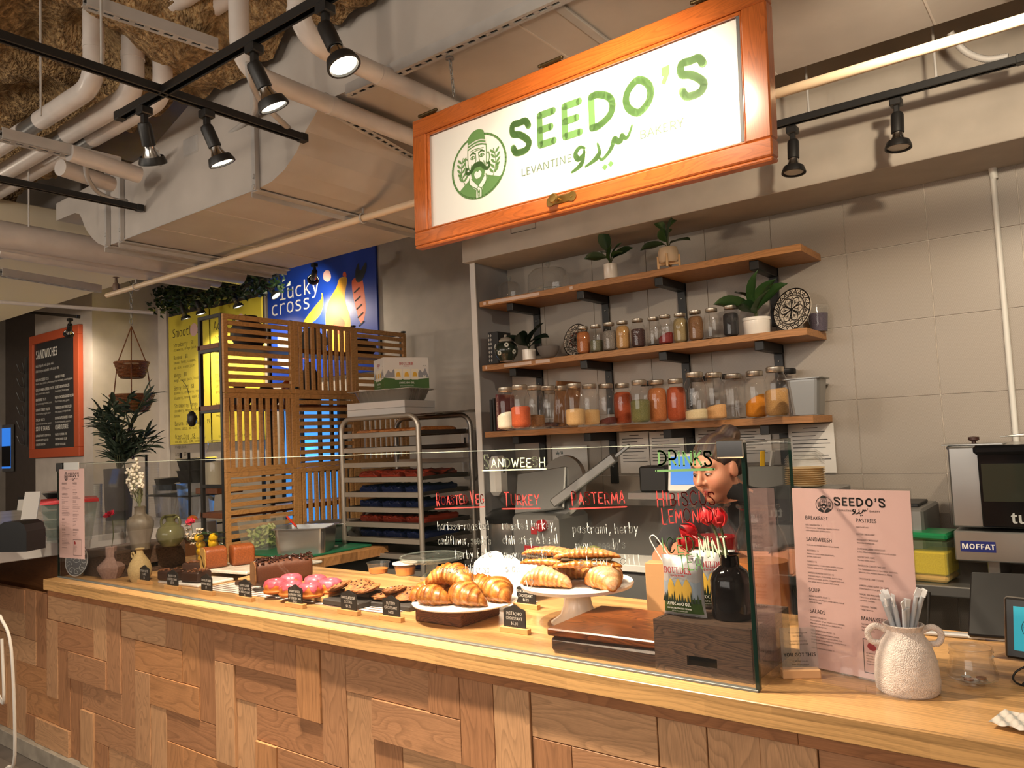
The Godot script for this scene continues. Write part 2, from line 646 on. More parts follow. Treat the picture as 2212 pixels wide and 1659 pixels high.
func build_shell() -> void:
	var s := S()
	boxc(s, V(-13.1, -0.12, -5.3), V(3.2, 0.0, 4.2))
	var fl := struct("floor", s, mats.floor_concrete, "grey concrete-look floor in front of the wooden counter", "floor")
	for i in 9:
		for j in 5:
			s = S()
			box(s, V(-6.6 + i * 0.605, 0.003, -1.45 + j * 0.605), V(0.6, 0.006, 0.6), 0.002)
			obj("floor_tile", s, mat("floor_tile%d" % ((i + j * 2) % 3), rgb(112 + (i + j) % 3 * 7, 105 + (i + j) % 3 * 6, 99 + (i + j) % 3 * 6), 0.4), fl)
	s = S()
	boxc(s, V(-13.1, 3.85, -5.3), V(3.2, 3.97, 4.2))
	struct("ceiling", s, mats.wall_paint, "painted ceiling slab above the ducts and pipes", "ceiling")
	s = S()
	boxc(s, V(-3.03, 0, -4.12), V(3.2, 3.9, -4.006))
	var wb := struct("wall_back", s, mat("tile_joint", rgb(226, 216, 204), 0.6), "back wall of dotted beige square tiles behind the shelves", "wall")
	var dots := bake(64, 64, func(x, y):
		var k: float = sin(x * TAU / 8.0) * sin(y * TAU / 8.0)
		var v := 0.86 + 0.14 * smoothstep(-0.2, 0.7, k)
		return Color(v, v, v))
	tri(mat("dotted_tile", rgb(178, 167, 155), 0.4), dots, Vector3.ONE * 19.0)
	for i in range(-7, 9):
		for j in range(-4, 5):
			var x0 := -0.589 + 0.36 * i
			var x1 := x0 + 0.36
			var y0 := 1.377 + 0.357 * j
			var y1 := y0 + 0.357
			if y0 > 2.75 or x1 < -3.03:
				continue
			x0 = maxf(x0, -3.03)
			s = S()
			box(s, V((x0 + x1) / 2, (y0 + y1) / 2, -4.004), V(x1 - x0 - 0.0035, y1 - y0 - 0.0035, 0.008), 0.0008)
			obj("wall_tile", s, mats.dotted_tile, wb)
	s = S()
	boxc(s, V(-3.06, 0, -4.62), V(-3.03, 3.9, -3.67))
	struct("wall_niche", s, mat("niche_panel", rgb(150, 150, 152), 0.5), "smooth grey-blue side panel at the left of the shelf niche", "wall")
	s = S()
	boxc(s, V(-3.066, 0, -3.672), V(-3.024, 2.712, -3.664), 0.001)
	struct("trim_1", s, mat("trim_white", rgb(214, 210, 206), 0.5), "thin white corner strip on the niche edge", "trim")
	s = S()
	boxc(s, V(-3.085, 2.712, -4.0), V(3.2, 3.9, -3.62), 0.003)
	var so := struct("trim_2", s, mats.wall_paint, "long painted beam above the shelves, behind the hanging sign", "beam")
	s = S()
	var h0 := V(-2.699, 2.821, -3.620)
	var h1 := V(-2.520, 2.849, -3.620)
	for b in [[V(h0.x, h0.y, 0), V(h1.x, h0.y, 0)], [V(h1.x, h0.y, 0), V(h1.x, h0.y + 0.09, 0)], [V(h0.x, h0.y, 0), V(h0.x, h0.y + 0.09, 0)]]:
		bar(s, b[0] + V(0, 0, -3.619), b[1] + V(0, 0, -3.619), 0.003, 0.003)
	obj("hatch_joint", s, mat("joint_dark", rgb(90, 82, 76), 0.8), so)
	s = S()
	boxc(s, V(-8.5, 0, -4.72), V(-3.06, 3.9, -4.6))
	struct("wall_left_back", s, mats.wall_paint, "warm grey wall beside the niche and behind the juice bar", "wall")
	s = S()
	boxc(s, V(-9.87, 0, -4.72), V(-8.45, 3.9, -3.85))
	struct("wall_pier", s, mats.white_wall, "white wall pier behind the orange framed sandwich board", "wall")
	s = S()
	boxc(s, V(-13.1, 0, -5.3), V(-9.8, 3.9, -4.7))
	struct("wall_dark", s, mats.dark_wall, "dark brown end wall at far left", "wall")
	s = S()
	boxc(s, V(-13.2, 0, -5.3), V(-13.1, 3.97, 4.2))
	struct("wall_left", s, mats.wall_paint, "far left wall of the food hall", "wall")
	s = S()
	boxc(s, V(3.2, 0, -5.3), V(3.3, 3.97, 4.2))
	struct("wall_right", s, mats.wall_paint, "right wall of the food hall outside the view", "wall")
	s = S()
	boxc(s, V(-13.2, 0, 4.2), V(3.3, 3.97, 4.3))
	struct("wall_front", s, mats.wall_paint, "wall behind the viewer", "wall")
	s = S()
	boxc(s, V(-13.1, 0, 4.15), V(3.2, 1.7, 4.2))
	struct("trim_5", s, mat("unseen_wainscot", rgb(46, 38, 34), 0.7), "unseen dark panelling behind the viewer, placed to darken reflections in the glass", "panelling")  # unseen; keeps what the glass guard mirrors dark
	s = S()
	boxc(s, V(-3.0, 0, -5.3), V(3.3, 3.9, -5.2))
	struct("wall_outer", s, mats.wall_paint, "outer wall behind the kitchen", "wall")

# perforated U-shaped channel from a to b, slots facing down
func strut(a: Vector3, b: Vector3, w: float, label: String) -> void:
	var t := thing("strut_channel", label, "metal channel", a)
	var d := b - a
	var f := d.normalized()
	var r := f.cross(Y).normalized()
	var u := r.cross(f)
	var s := S()
	for k in [-1.0, 1.0]:
		bar(s, r * k * w * 0.47, d + r * k * w * 0.47, 0.003, w, 0.0)
		bar(s, r * k * w * 0.33 - u * w * 0.48, d + r * k * w * 0.33 - u * w * 0.48, w * 0.34, 0.003)
		bar(s, r * k * w * 0.4 + u * w * 0.48, d + r * k * w * 0.4 + u * w * 0.48, w * 0.18, 0.003)
	var n := int(d.length() / 0.05)
	for i in n + 1:
		var p := f * (d.length() * i / n)
		box(s, p - u * w * 0.48, V(w * 0.4, 0.003, 0.02), 0.0, Basis(r, u, -f))
	obj("channel", s, mats.strut_paint, t)
	s = S()
	bar(s, u * w * 0.1, d + u * w * 0.1, w * 0.8, 0.002)  # dark strip painted as the shade inside the channel
	obj("shade_strip", s, mat("channel_shade", rgb(40, 36, 32), 0.9), t)

func pipe(p: Array, rad: float, m: Material, label: String, called := "white_pipe", parts := [], cat := "pipe") -> Node3D:
	var t := thing(called, label, cat, p[0])
	var q := []
	for v in p:
		q.append(v - p[0])
	var s := S()
	tube(s, q, rad, 20)
	obj("run", s, m, t)
	for e in parts:
		s = S()
		tube(s, [e[0] - p[0], e[1] - p[0]], rad * e[2], 20)
		obj(e[4], s, e[3], t)
	return t

func bend(a: Vector3, c: Vector3, b: Vector3, r: float) -> Array:
	var p := [a]
	var u := (a - c).normalized() * r
	var w := (b - c).normalized() * r
	for i in 9:
		var t := i / 8.0
		p.append(c + u * (1 - t) * (1 - t) + w * t * t)
	p.append(b)
	return p

func flex(p: Array, rad: float, label: String) -> void:
	var q := spline(p, 22)
	var o: Vector3 = p[0]
	var rr := []
	for i in q.size():
		q[i] = q[i] - o
		rr.append(rad * (1.0 if i % 2 else 0.78))
	var s := S()
	tube(s, q, rr, 10)
	var c := obj("flexible_conduit", s, mats.strut_paint, self, T(o))
	tag(c, label, "conduit")

func build_ceiling_services() -> void:
	# big duct with a dropped section
	var prof := pv([3.1, 3.04, -2.42, 3.04, -2.5, 3.015, -2.58, 2.95, -2.646, 2.875, -2.73, 2.82, -2.82, 2.79, -2.93, 2.78, -4.25, 2.78, -4.34, 2.786, -4.42, 2.815, -4.486, 2.857, -4.54, 2.9, -4.581, 2.943, -4.61, 2.99, -4.643, 3.03, -4.7, 3.05, -4.95, 3.055, -4.95, 3.16, -3.9, 3.18, -3.2, 3.42, -2.3, 3.62, 3.1, 3.7])
	var du := thing("air_duct", "big painted sheet-metal duct overhead, dropping lower at its left part", "duct", V(-2.5, 3.04, -2.585))
	var s := S()
	prism(s, prof, 1.07, T(V(2.5, -3.04, 0)))
	obj("shell", s, mats.duct_paint, du)
	for x in [-3.35, -3.8, -2.1, -1.5, -0.95, -0.38, 0.2]:
		s = S()
		var y := 2.779 if x < -2.9 else 3.039
		bar(s, V(x + 2.5, y - 3.04, 0.53), V(x + 2.5, y - 3.04, -0.53), 0.007, 0.003)
		obj("seam", s, mats.white_wall, du)
	s = S()
	bar(s, V(-4.25 + 2.5, -0.259, 0.537), V(-2.93 + 2.5, -0.259, 0.537), 0.006, 0.006)
	obj("edge_bead", s, mats.strut_paint, du)
	# straps that carry the duct
	var k := 0
	for st in [[-4.142, 2.775, 3.2, "first flat strap under the dropped duct from the left"], [-4.30, 2.778, 3.2, "strap at the curved left end of the dropped duct"], [-2.93, 2.776, 3.33, "strap at the curved right end of the dropped duct"]]:
		var t := thing("duct_strap", st[3], "strap", V(st[0], st[1], -2.045))
		s = S()
		boxc(s, V(-0.022, -0.006, -0.004), V(0.022, st[2] - st[1], 0.006), 0.002)
		boxc(s, V(0.02, -0.006, -0.004), V(0.026, st[2] - st[1], 0.02), 0.001)
		obj("upright", s, mats.strut_paint, t)
		s = S()
		boxc(s, V(-0.022, -0.008, -1.08), V(0.022, 0.0, 0.006), 0.002)
		boxc(s, V(-0.026, -0.03, -1.08), V(-0.02, 0.0, 0.006), 0.001)
		obj("crossbar", s, mats.strut_paint, t)
		for h in [0.012, 0.06]:
			s = S()
			lathe(s, [Vector2(0, 0.014), Vector2(0.01, 0.012), Vector2(0.013, 0.0)], 12, T(V(0, h, 0.004), Basis(X, PI / 2)))
			obj("bolt", s, mats.strut_paint, t)
		k += 1
	strut(V(-2.28, 3.022, -2.03), V(0.6, 3.022, -2.03), 0.042, "long slotted channel along the duct's front edge above the sign")
	strut(V(-2.384, 3.000, -1.971), V(-2.541, 3.000, -2.692), 0.05, "slotted channel under the duct left of the hanging sign")
	strut(V(-2.870, 3.300, -1.291), V(-2.810, 3.300, -1.785), 0.045, "slotted channel holding the tops of the elbow pipes at upper left")
	strut(V(-3.698, 3.030, -1.307), V(-3.691, 3.030, -1.813), 0.05, "slotted channel under the elbow pipes at the left edge")
	strut(V(-5.297, 2.840, -1.797), V(-4.724, 2.840, -1.831), 0.04, "short slotted channel under the white pipes at far left")
	strut(V(-5.523, 2.820, -1.951), V(-5.666, 2.820, -2.634), 0.05, "slotted rail along the pale ceiling panel at far left")
	strut(V(-0.13, 3.0, -2.55), V(-0.13, 3.0, -2.95), 0.04, "short slotted channel at the upper right corner")
	var sb := S()
	bar(sb, V(-1.324, 3.030, -2.083), V(-1.329, 3.030, -2.493), 0.035, 0.012, 0.003)
	tag(obj("duct_strap", sb, mats.strut_paint), "white strap under the duct behind the sign's top edge", "strap")
	# elbow pipes
	var pj: Material = mats.pipe_jacket
	pipe(bend(V(-2.37, 3.6, -1.6), V(-2.37, 2.985, -1.6), V(-2.37, 2.985, -3.05), 0.13), 0.036, pj, "white elbow pipe behind the brightest spotlight, going back under the duct", "white_pipe", [[V(-2.37, 3.3, -1.6), V(-2.37, 3.28, -1.6), 1.06, pj, "joint"], [V(-2.37, 2.985, -2.0), V(-2.37, 2.985, -2.03), 1.05, pj, "joint"]])
	pipe(bend(V(-2.035, 3.6, -1.6), V(-2.035, 2.985, -1.6), V(-2.035, 2.985, -3.05), 0.13), 0.036, pj, "white elbow pipe nearest the tilted spotlight, going back under the duct", "white_pipe", [[V(-2.035, 3.06, -1.6), V(-2.035, 3.08, -1.6), 1.06, pj, "joint"], [V(-2.035, 2.985, -1.95), V(-2.035, 2.985, -1.98), 1.05, pj, "joint"]])
	var sil := mat("foil_sleeve", rgb(150, 150, 150), 0.3, 0.85)
	var names := ["leftmost of three white elbow pipes turning left under the brown insulation", "middle one of three white elbow pipes turning left under the brown insulation", "rightmost of three white elbow pipes turning left under the brown insulation"]
	var el := [V(-3.316, 3.200, -1.526), V(-3.284, 3.200, -1.679), V(-3.222, 3.200, -1.781)]
	var sl := [V(-3.845, 3.200, -1.496), V(-3.922, 3.200, -1.665), V(-3.890, 3.200, -1.793)]
	for i in 3:
		var e: Vector3 = el[i]
		var ln: float = e.x - sl[i].x
		var far := V(e.x - ln, 3.2, e.z)
		pipe(bend(V(e.x, 3.62, e.z), e, far, 0.11), [0.042, 0.047, 0.042][i], pj, names[i], "white_pipe", [[far, far - V(0.18, 0, 0), 0.9, sil, "foil_sleeve"], [far - V(0.18, 0, 0), far - V(2.4, 0, 0), 0.98, pj, "far_run"], [V(e.x, 3.36, e.z), V(e.x, 3.39, e.z), 1.06, pj, "joint"]])
	for i in 2:
		var a: Vector3 = [V(-3.038, 3.450, -1.640), V(-2.966, 3.450, -1.753)][i]
		pipe([a - V(0.1, 0, 0), a + V(0.16, 0, 0)], 0.045, sil, ["foil wrapped pipe above the slotted channel, the left of two", "foil wrapped pipe above the slotted channel, the right of two"][i], "foil_pipe", [[a + V(0.16, 0, 0), a + V(1.2, 0, 0), 1.05, pj, "white_run"]])
	for i in 4:
		var ab: Array = [[V(-4.726, 2.860, -1.636), V(-4.773, 2.860, -3.191)], [V(-4.771, 2.830, -1.663), V(-4.954, 2.830, -3.124)], [V(-4.831, 2.800, -1.695), V(-4.957, 2.800, -3.043)], [V(-3.925, 3.000, -1.887), V(-3.854, 3.000, -1.615)]][i]
		pipe([ab[0], ab[1]], [0.075, 0.05, 0.045, 0.04][i], pj, ["thickest white pipe running back at far left under the duct", "second white pipe running back at far left under the duct", "lowest white pipe running back at far left under the duct", "short white pipe in the dark gap above the dropped duct"][i], "straight_pipe")
	pipe([V(-3.700, 3.000, -1.915), V(-3.686, 3.020, -1.585)], 0.04, pj, "white pipe end against the duct face at upper left", "straight_pipe")
	# sprinkler line
	var zs := -2.585
	var sp := pipe([V(-5.45, 2.735, zs), V(0.8, 2.735, zs)], 0.0165, mat("cream_pipe", rgb(214, 190, 160), 0.4), "thin cream sprinkler pipe running past behind the sign", "sprinkler_pipe")
	for x in [-5.05, -2.83, -0.9]:
		var s2 := S()
		var c := V(x + 5.45, 0, 0)
		var ring := []
		for i in 14:
			ring.append(c + V(0, sin(TAU * i / 14) * 0.024, cos(TAU * i / 14) * 0.024))
		tube(s2, ring, 0.004, 6, true)
		bar(s2, c + V(0, 0.02, 0), c + V(0, 0.05 if x > -4 else 0.3, 0), 0.008, 0.008)
		obj("hanger", s2, mats.strut_paint, sp)
	var hd := S()
	lathe(hd, [Vector2(0.02, 0.0), Vector2(0.024, 0.03), Vector2(0.02, 0.05), Vector2(0.01, 0.055), Vector2(0.008, 0.09), Vector2(0.022, 0.095), Vector2(0, 0.1)], 12, T(V(0.13, 0.012, 0)))
	obj("sprinkler_head", hd, mat("brown_metal", rgb(120, 96, 80), 0.5), sp)
	pipe([V(-5.929, 2.700, -2.039), V(-5.747, 2.700, -3.069)], 0.013, pj, "thin conduit along the left ceiling edge above the sandwich board", "thin_pipe")
	# flexible conduits
	flex([V(-2.329, 3.000, -1.606), V(-2.372, 2.970, -1.641), V(-2.426, 2.930, -1.717), V(-2.458, 2.900, -1.821), V(-2.56, 2.925, -1.95)], 0.012, "ribbed white conduit looping to the long track's end")
	flex([V(-3.673, 3.000, -1.646), V(-3.800, 2.960, -1.717), V(-3.882, 2.930, -1.802), V(-3.900, 2.915, -1.897), V(-3.91, 2.925, -1.96)], 0.012, "ribbed white conduit looping to the short lower track's end")
	flex([V(-0.356, 3.076, -3.300), V(-0.340, 3.038, -3.320), V(-0.309, 2.995, -3.340), V(-0.253, 2.955, -3.350), V(-0.184, 2.942, -3.350)], 0.014, "ribbed white conduit feeding the back track at upper right")
	pipe(spline([V(-2.661, 3.100, -1.869), V(-2.857, 3.100, -1.995), V(-3.037, 3.100, -2.047), V(-3.298, 3.100, -2.074), V(-3.669, 3.100, -2.079), V(-3.732, 3.100, -2.035), V(-3.616, 3.120, -1.956)], 8), 0.012, mats.strut_paint, "bent thin conduit hugging the insulation by the duct face", "thin_pipe")
	for i in 2:
		var a: Vector3 = [V(-0.9, 2.93, -3.35), V(-0.42, 2.93, -3.35)][i]
		pipe([a, a + V(0, 0.9, 0)], 0.005, mats.strut_paint, ["thin rod holding the back track near the sign", "thin rod holding the back track nearer its end"][i], "hanger_rod", [], "rod")
	for i in 3:
		var a: Vector3 = [V(-3.065, 2.900, -1.218), V(-2.553, 2.91, -1.2), V(-4.482, 2.860, -1.719)][i]
		pipe([a, a + V(0, 0.75, 0)], 0.004, mats.strut_paint, ["thin rod above the long track near the left edge", "thin rod above the long track by the insulation", "slanting rod above the short channel at far left"][i], "hanger_rod", [], "rod")
	s = S()
	box(s, V(-3.457, 3.120, -2.093), V(0.13, 0.09, 0.1), 0.006)
	tag(obj("junction_box", s, mats.strut_paint), "painted junction box stuck in the insulation by the duct", "junction box")
	# second duct and pale ceiling panel at left
	s = S()
	boxc(s, V(-12.8, 3.21, -3.1), V(-4.97, 3.55, -2.2), 0.005)
	tag(obj("rear_duct", s, mats.duct_paint), "grey duct at far left behind the curved duct end", "duct")
	s = S()
	boxc(s, V(-9.8, 2.955, -2.965), V(-5.2, 3.2, -1.5), 0.005)
	struct("trim_3", s, mat("pale_panel", rgb(226, 214, 188), 0.6), "pale flat ceiling panel above the smoothie board corner", "ceiling panel")
	# spray-on insulation
	s = S()
	patch(s, 110, 60, func(u, v):
		var x := lerpf(-6.6, -1.2, u)
		var z := lerpf(-2.0, 0.6, v)
		var n := noise.get_noise_2d(x * 90.0, z * 90.0) * 0.16 + noise.get_noise_2d(x * 420.0, z * 420.0) * 0.07 + noise.get_noise_2d(x * 1600.0, z * 1600.0) * 0.02
		return V(x, 3.5 + n - 0.16 * smoothstep(-1.4, -1.9, z), z))
	obj("foam", s, mats.foam_insulation).set_meta("kind", "structure")
	tag(get_child(get_child_count() - 1), "lumpy brown spray insulation on the ceiling at upper left", "insulation")
	# conduit on the tiled wall
	var cd := thing("wall_conduit", "white conduit with a box at its top, running down the tiles at right", "conduit", V(-0.316, 2.750, -3.970))
	s = S()
	box(s, V(0, -0.005, 0.02), V(0.085, 0.055, 0.09), 0.006)
	obj("box", s, mats.white_plastic, cd)
	s = S()
	tube(s, [V(0.002, -0.03, -0.01), V(-0.314, 2.206, -3.985) - V(-0.316, 2.750, -3.970), V(-0.315, 1.471, -3.985) - V(-0.316, 2.750, -3.970)], 0.012, 12)
	obj("pipe", s, mats.white_plastic, cd)
	s = S()
	tube(s, [V(0.002, -0.03, -0.01), V(0.006, -0.085, -0.013)], 0.016, 12)
	obj("collar", s, mats.white_plastic, cd)

# ---------- pen lettering: x 0..9, y 0..a (ten), z y x w = -1 -2 -3 -4 ----------
const PEN := {
	"A": "6;l 00 3a 60;l 13 53", "B": "5;l 0a 00;c 0a 3a 48 35 05;c 05 35 53 30 00", "C": "6;c 68 4a 2a 07 03 20 40 62",
	"D": "6;l 00 0a;c 0a 2a 58 65 52 20 00", "E": "5;l 5a 0a 00 50;l 05 45", "F": "5;l 5a 0a 00;l 05 45", "G": "6;c 68 4a 2a 07 03 20 40 62;l 62 65 45",
	"H": "6;l 00 0a;l 60 6a;l 05 65", "I": "1;l 00 0a", "K": "5;l 00 0a;l 5a 04;l 25 50", "L": "5;l 0a 00 50", "M": "7;l 00 1a 43 7a 80",
	"N": "6;l 00 0a 60 6a", "O": "8;o 05 18 4a 78 85 72 40 12", "P": "5;l 00 0a;c 0a 3a 58 55 34 04", "R": "5;l 00 0a;c 0a 3a 58 55 34 04;l 24 50",
	"S": "5;c 58 4a 2a 0a 07 26 44 52 40 10 02", "T": "6;l 0a 6a;l 3a 30", "U": "6;c 0a 04 11 30 51 64 6a", "V": "6;l 0a 30 6a", "W": "8;l 0a 20 47 60 8a",
	"Y": "6;l 0a 35 6a;l 35 30", "Z": "5;l 0a 5a 00 50", "'": "1;l 1a 07", "-": "4;l 05 45", ",": "1;l 11 0z 0y", ".": "1;l 00 01", "&": "5;c 50 28 4a 17 02 30 54", "$": "4;c 48 2a 07 25 43 20 02;l 2b 2z",
	"a": "4;c 45 26 04 02 20 42;l 46 40", "b": "4;l 0a 00;c 03 26 45 42 20 01", "c": "4;c 45 26 04 02 20 41", "d": "4;c 45 26 04 02 20 42;l 4a 40",
	"e": "4;c 03 43 45 26 04 02 20 41", "f": "4;c 4a 2a 18 10;l 05 35", "h": "4;l 0a 00;c 03 26 45 40", "i": "1;l 06 00;l 09 08", "k": "4;l 0a 00;l 46 03 40", "l": "1;l 0a 00",
	"m": "6;l 06 00;c 04 26 34 30;c 34 56 64 60", "n": "4;l 06 00;c 04 26 45 40", "o": "4;o 03 16 36 43 30 10", "p": "4;l 06 0w;c 04 26 45 42 20 01", "r": "3;l 06 00;c 03 15 36",
	"s": "4;c 45 26 05 24 42 20 01", "t": "3;l 1a 11 30;l 06 36", "u": "4;c 06 02 10 31 43;l 46 40", "w": "6;l 06 10 35 50 66", "y": "4;l 06 20;l 46 0w", "j": "2;c 26 20 1y 0x",
	"0": "4;o 05 19 2a 39 45 31 20 11", "1": "2;l 08 2a 20", "2": "4;c 08 2a 48 24 00;l 00 40", "3": "4;c 09 2a 38 26 44 20 01", "4": "4;l 30 3a 03 43", "5": "4;l 4a 0a 06;c 06 36 43 20 01",
	"6": "4;c 4a 15 02 20 42 24 03", "7": "4;l 0a 4a 10", "8": "4;o 25 08 2a 48 25 02 20 42", "9": "4;c 46 24 07 2a 48 44 20",
}

func pen(st: SurfaceTool, text: String, h: float, at: Vector2, z: float, xf: Transform3D, w: float, wx := 1.0, gap := 0.28, wob := 0.0) -> float:
	var u := h / 10.0
	var x := at.x
	for ch in text:
		if not PEN.has(ch):
			x += h * 0.4 * wx
			continue
		var bits: PackedStringArray = PEN[ch].split(";")
		var dy := rng.randf_range(-wob, wob) * h
		var sc := 1.0 + rng.randf_range(-wob, wob)
		for b in bits.slice(1):
			var tok := b.split(" ")
			var p := []
			for q in tok.slice(1):
				var yy := "0123456789abc".find(q[1])
				if yy < 0:
					yy = -1 - "zyxw".find(q[1])
				p.append(Vector2(x + float(q[0]) * u * wx, at.y + dy + yy * u * sc + float(q[0]) * u * wob * 0.4))
			if tok[0] == "c":
				p = spline(p, 5)
			elif tok[0] == "o":
				p = spline(p, 5, true)
				p.append(p[0])
			ribbon(st, p, w, z, xf)
		x += (float(bits[0]) * u + h * gap) * wx
	return x

func at2(p: Array) -> Array:
	var r := []
	for i in range(0, p.size(), 2):
		r.append(Vector2(p[i], p[i + 1]))
	return r

# round emblem: a man with a fez and a moustache between two branches, drawn in a circle of radius one
func emblem(ink: SurfaceTool, paper: SurfaceTool, xf: Transform3D, dz: float, n := 3) -> void:
	var ring := []
	for i in 49:
		ring.append(Vector2(cos(TAU * i / 48), sin(TAU * i / 48)) * 0.965)
	ribbon(ink, ring, 0.065, 0, xf)
	# shoulders
	var coat := PackedVector2Array([Vector2(-0.74, -0.62), Vector2(-0.33, -0.33), Vector2(0.27, -0.33), Vector2(0.74, -0.5)])
	for i in 21:
		var t := lerpf(-0.5, -PI + 0.7, i / 20.0)
		coat.append(Vector2(cos(t), sin(t)) * 0.95)
	flatp(ink, coat, 0, xf)
	# face, collar and shirt in paper colour
	flatp(paper, pv([-0.37, 0.62, -0.36, 0.1, -0.3, -0.2, 0.24, -0.2, 0.29, 0.1, 0.29, 0.62]), dz, xf)
	flatp(paper, pv([-0.33, -0.28, -0.02, -0.62, 0.27, -0.28, 0.31, -0.42, 0.12, -0.72, 0.1, -0.94, -0.12, -0.96, -0.1, -0.72, -0.34, -0.5]), dz, xf)
	# fez
	var fez := [Vector2(-0.38, 0.56), Vector2(-0.36, 0.95)]
	fez.append_array(spline(at2([-0.36, 0.95, -0.2, 1.1, 0.02, 1.14, 0.2, 1.06, 0.23, 0.98]), 5))
	fez.append(Vector2(0.3, 0.56))
	fez.append_array(spline(at2([0.3, 0.56, 0.1, 0.64, -0.15, 0.64, -0.38, 0.56]), 4).slice(0, -1))
	flatp(ink, PackedVector2Array(fez), dz * 2, xf)
	for yy in [0.7, 0.79]:
		ribbon(paper, spline(at2([-0.34, yy - 0.06, -0.1, yy, 0.1, yy, 0.27, yy - 0.06]), 4), 0.035, dz * 3, xf)
	var lines := [
		[-0.37, 0.6, -0.37, 0.15, -0.3, -0.12], [0.3, 0.6, 0.3, 0.15, 0.25, -0.1],
		[-0.38, 0.3, -0.46, 0.32, -0.47, 0.15, -0.4, -0.02, -0.36, 0.03], [0.31, 0.32, 0.38, 0.34, 0.41, 0.18, 0.35, 0.02, 0.3, 0.05],
		[-0.09, 0.42, -0.08, 0.2, -0.14, 0.1], [0.02, 0.42, 0.04, 0.2, 0.09, 0.1], [-0.28, 0.52, -0.1, 0.55, 0.2, 0.52], [-0.22, 0.47, 0.0, 0.5, 0.16, 0.47],
		[-0.28, 0.3, -0.2, 0.36, -0.11, 0.3, -0.2, 0.26, -0.28, 0.3], [0.05, 0.3, 0.13, 0.36, 0.22, 0.3, 0.13, 0.26, 0.05, 0.3],
		[-0.33, -0.3, -0.32, -0.5, -0.05, -0.7], [0.27, -0.3, 0.28, -0.5, 0.1, -0.7], [-0.02, -0.62, -0.1, -0.72, -0.11, -0.95], [-0.02, -0.62, 0.1, -0.72, 0.1, -0.94], [-0.04, -0.72, -0.03, -0.92], [0.03, -0.74, 0.03, -0.93],
		[-0.24, 0.1, -0.27, 0.0], [0.2, 0.12, 0.22, 0.02]]
	for l in lines:
		ribbon(ink, spline(at2(l), n), 0.026, dz * 3, xf)
	for e in [[-0.2, 0.31], [0.13, 0.31], [-0.01, -0.78]]:
		flatp(ink, ellipse(Vector2(e[0], e[1]), 0.032, 0.036, 10), dz * 3, xf)
	for e in [[-0.19, 0.42, 0.12], [0.13, 0.42, -0.12]]:
		ribbon(ink, spline(at2([e[0] - 0.1, e[1] - 0.02, e[0], e[1] + 0.03, e[0] + 0.1, e[1] - 0.02]), 4), 0.06, dz * 3, xf, 0.4)
	# beard, then moustache with curled ends
	flatp(ink, PackedVector2Array(spline(at2([-0.27, -0.02, -0.24, -0.3, -0.12, -0.5, -0.02, -0.55, 0.1, -0.5, 0.21, -0.3, 0.23, 0.0, 0.0, 0.04]), 4, true)), dz * 3, xf)
	flatp(paper, PackedVector2Array(spline(at2([-0.15, -0.22, -0.1, -0.35, -0.02, -0.37, 0.08, -0.33, 0.11, -0.22, 0.04, -0.14, -0.02, -0.18, -0.08, -0.14]), 4, true)), dz * 4, xf)
	for k in [-1.0, 1.0]:
		var m := []
		for q in spline(at2([0.0, 0.06, 0.12, 0.04, 0.24, -0.1, 0.36, -0.14, 0.43, -0.06, 0.4, 0.02, 0.35, 0.0]), 4):
			m.append(Vector2(q.x * k - 0.02, q.y))
		for i in m.size() - 1:
			ribbon(ink, [m[i], m[i + 1]], lerpf(0.17, 0.035, pow(float(i) / m.size(), 0.8)), dz * 5, xf)
	# olive branches
	for k in [-1.0, 1.0]:
		var stem := spline(at2([0.5 * k, -0.45, 0.6 * k, -0.2, 0.62 * k, 0.1, 0.55 * k, 0.4]), 4)
		ribbon(ink, stem, 0.022, dz * 2, xf)
		for i in 5:
			var c: Vector2 = stem[i * 2 + 2]
			for q in [-1.0, 1.0]:
				flatp(ink, ellipse(c + Vector2(q * 0.09, 0.07), 0.035, 0.1, 10, -q * 0.75), dz * 2, xf)
		flatp(ink, ellipse(Vector2(0.66 * k, -0.1), 0.045, 0.045, 10), dz * 2, xf)

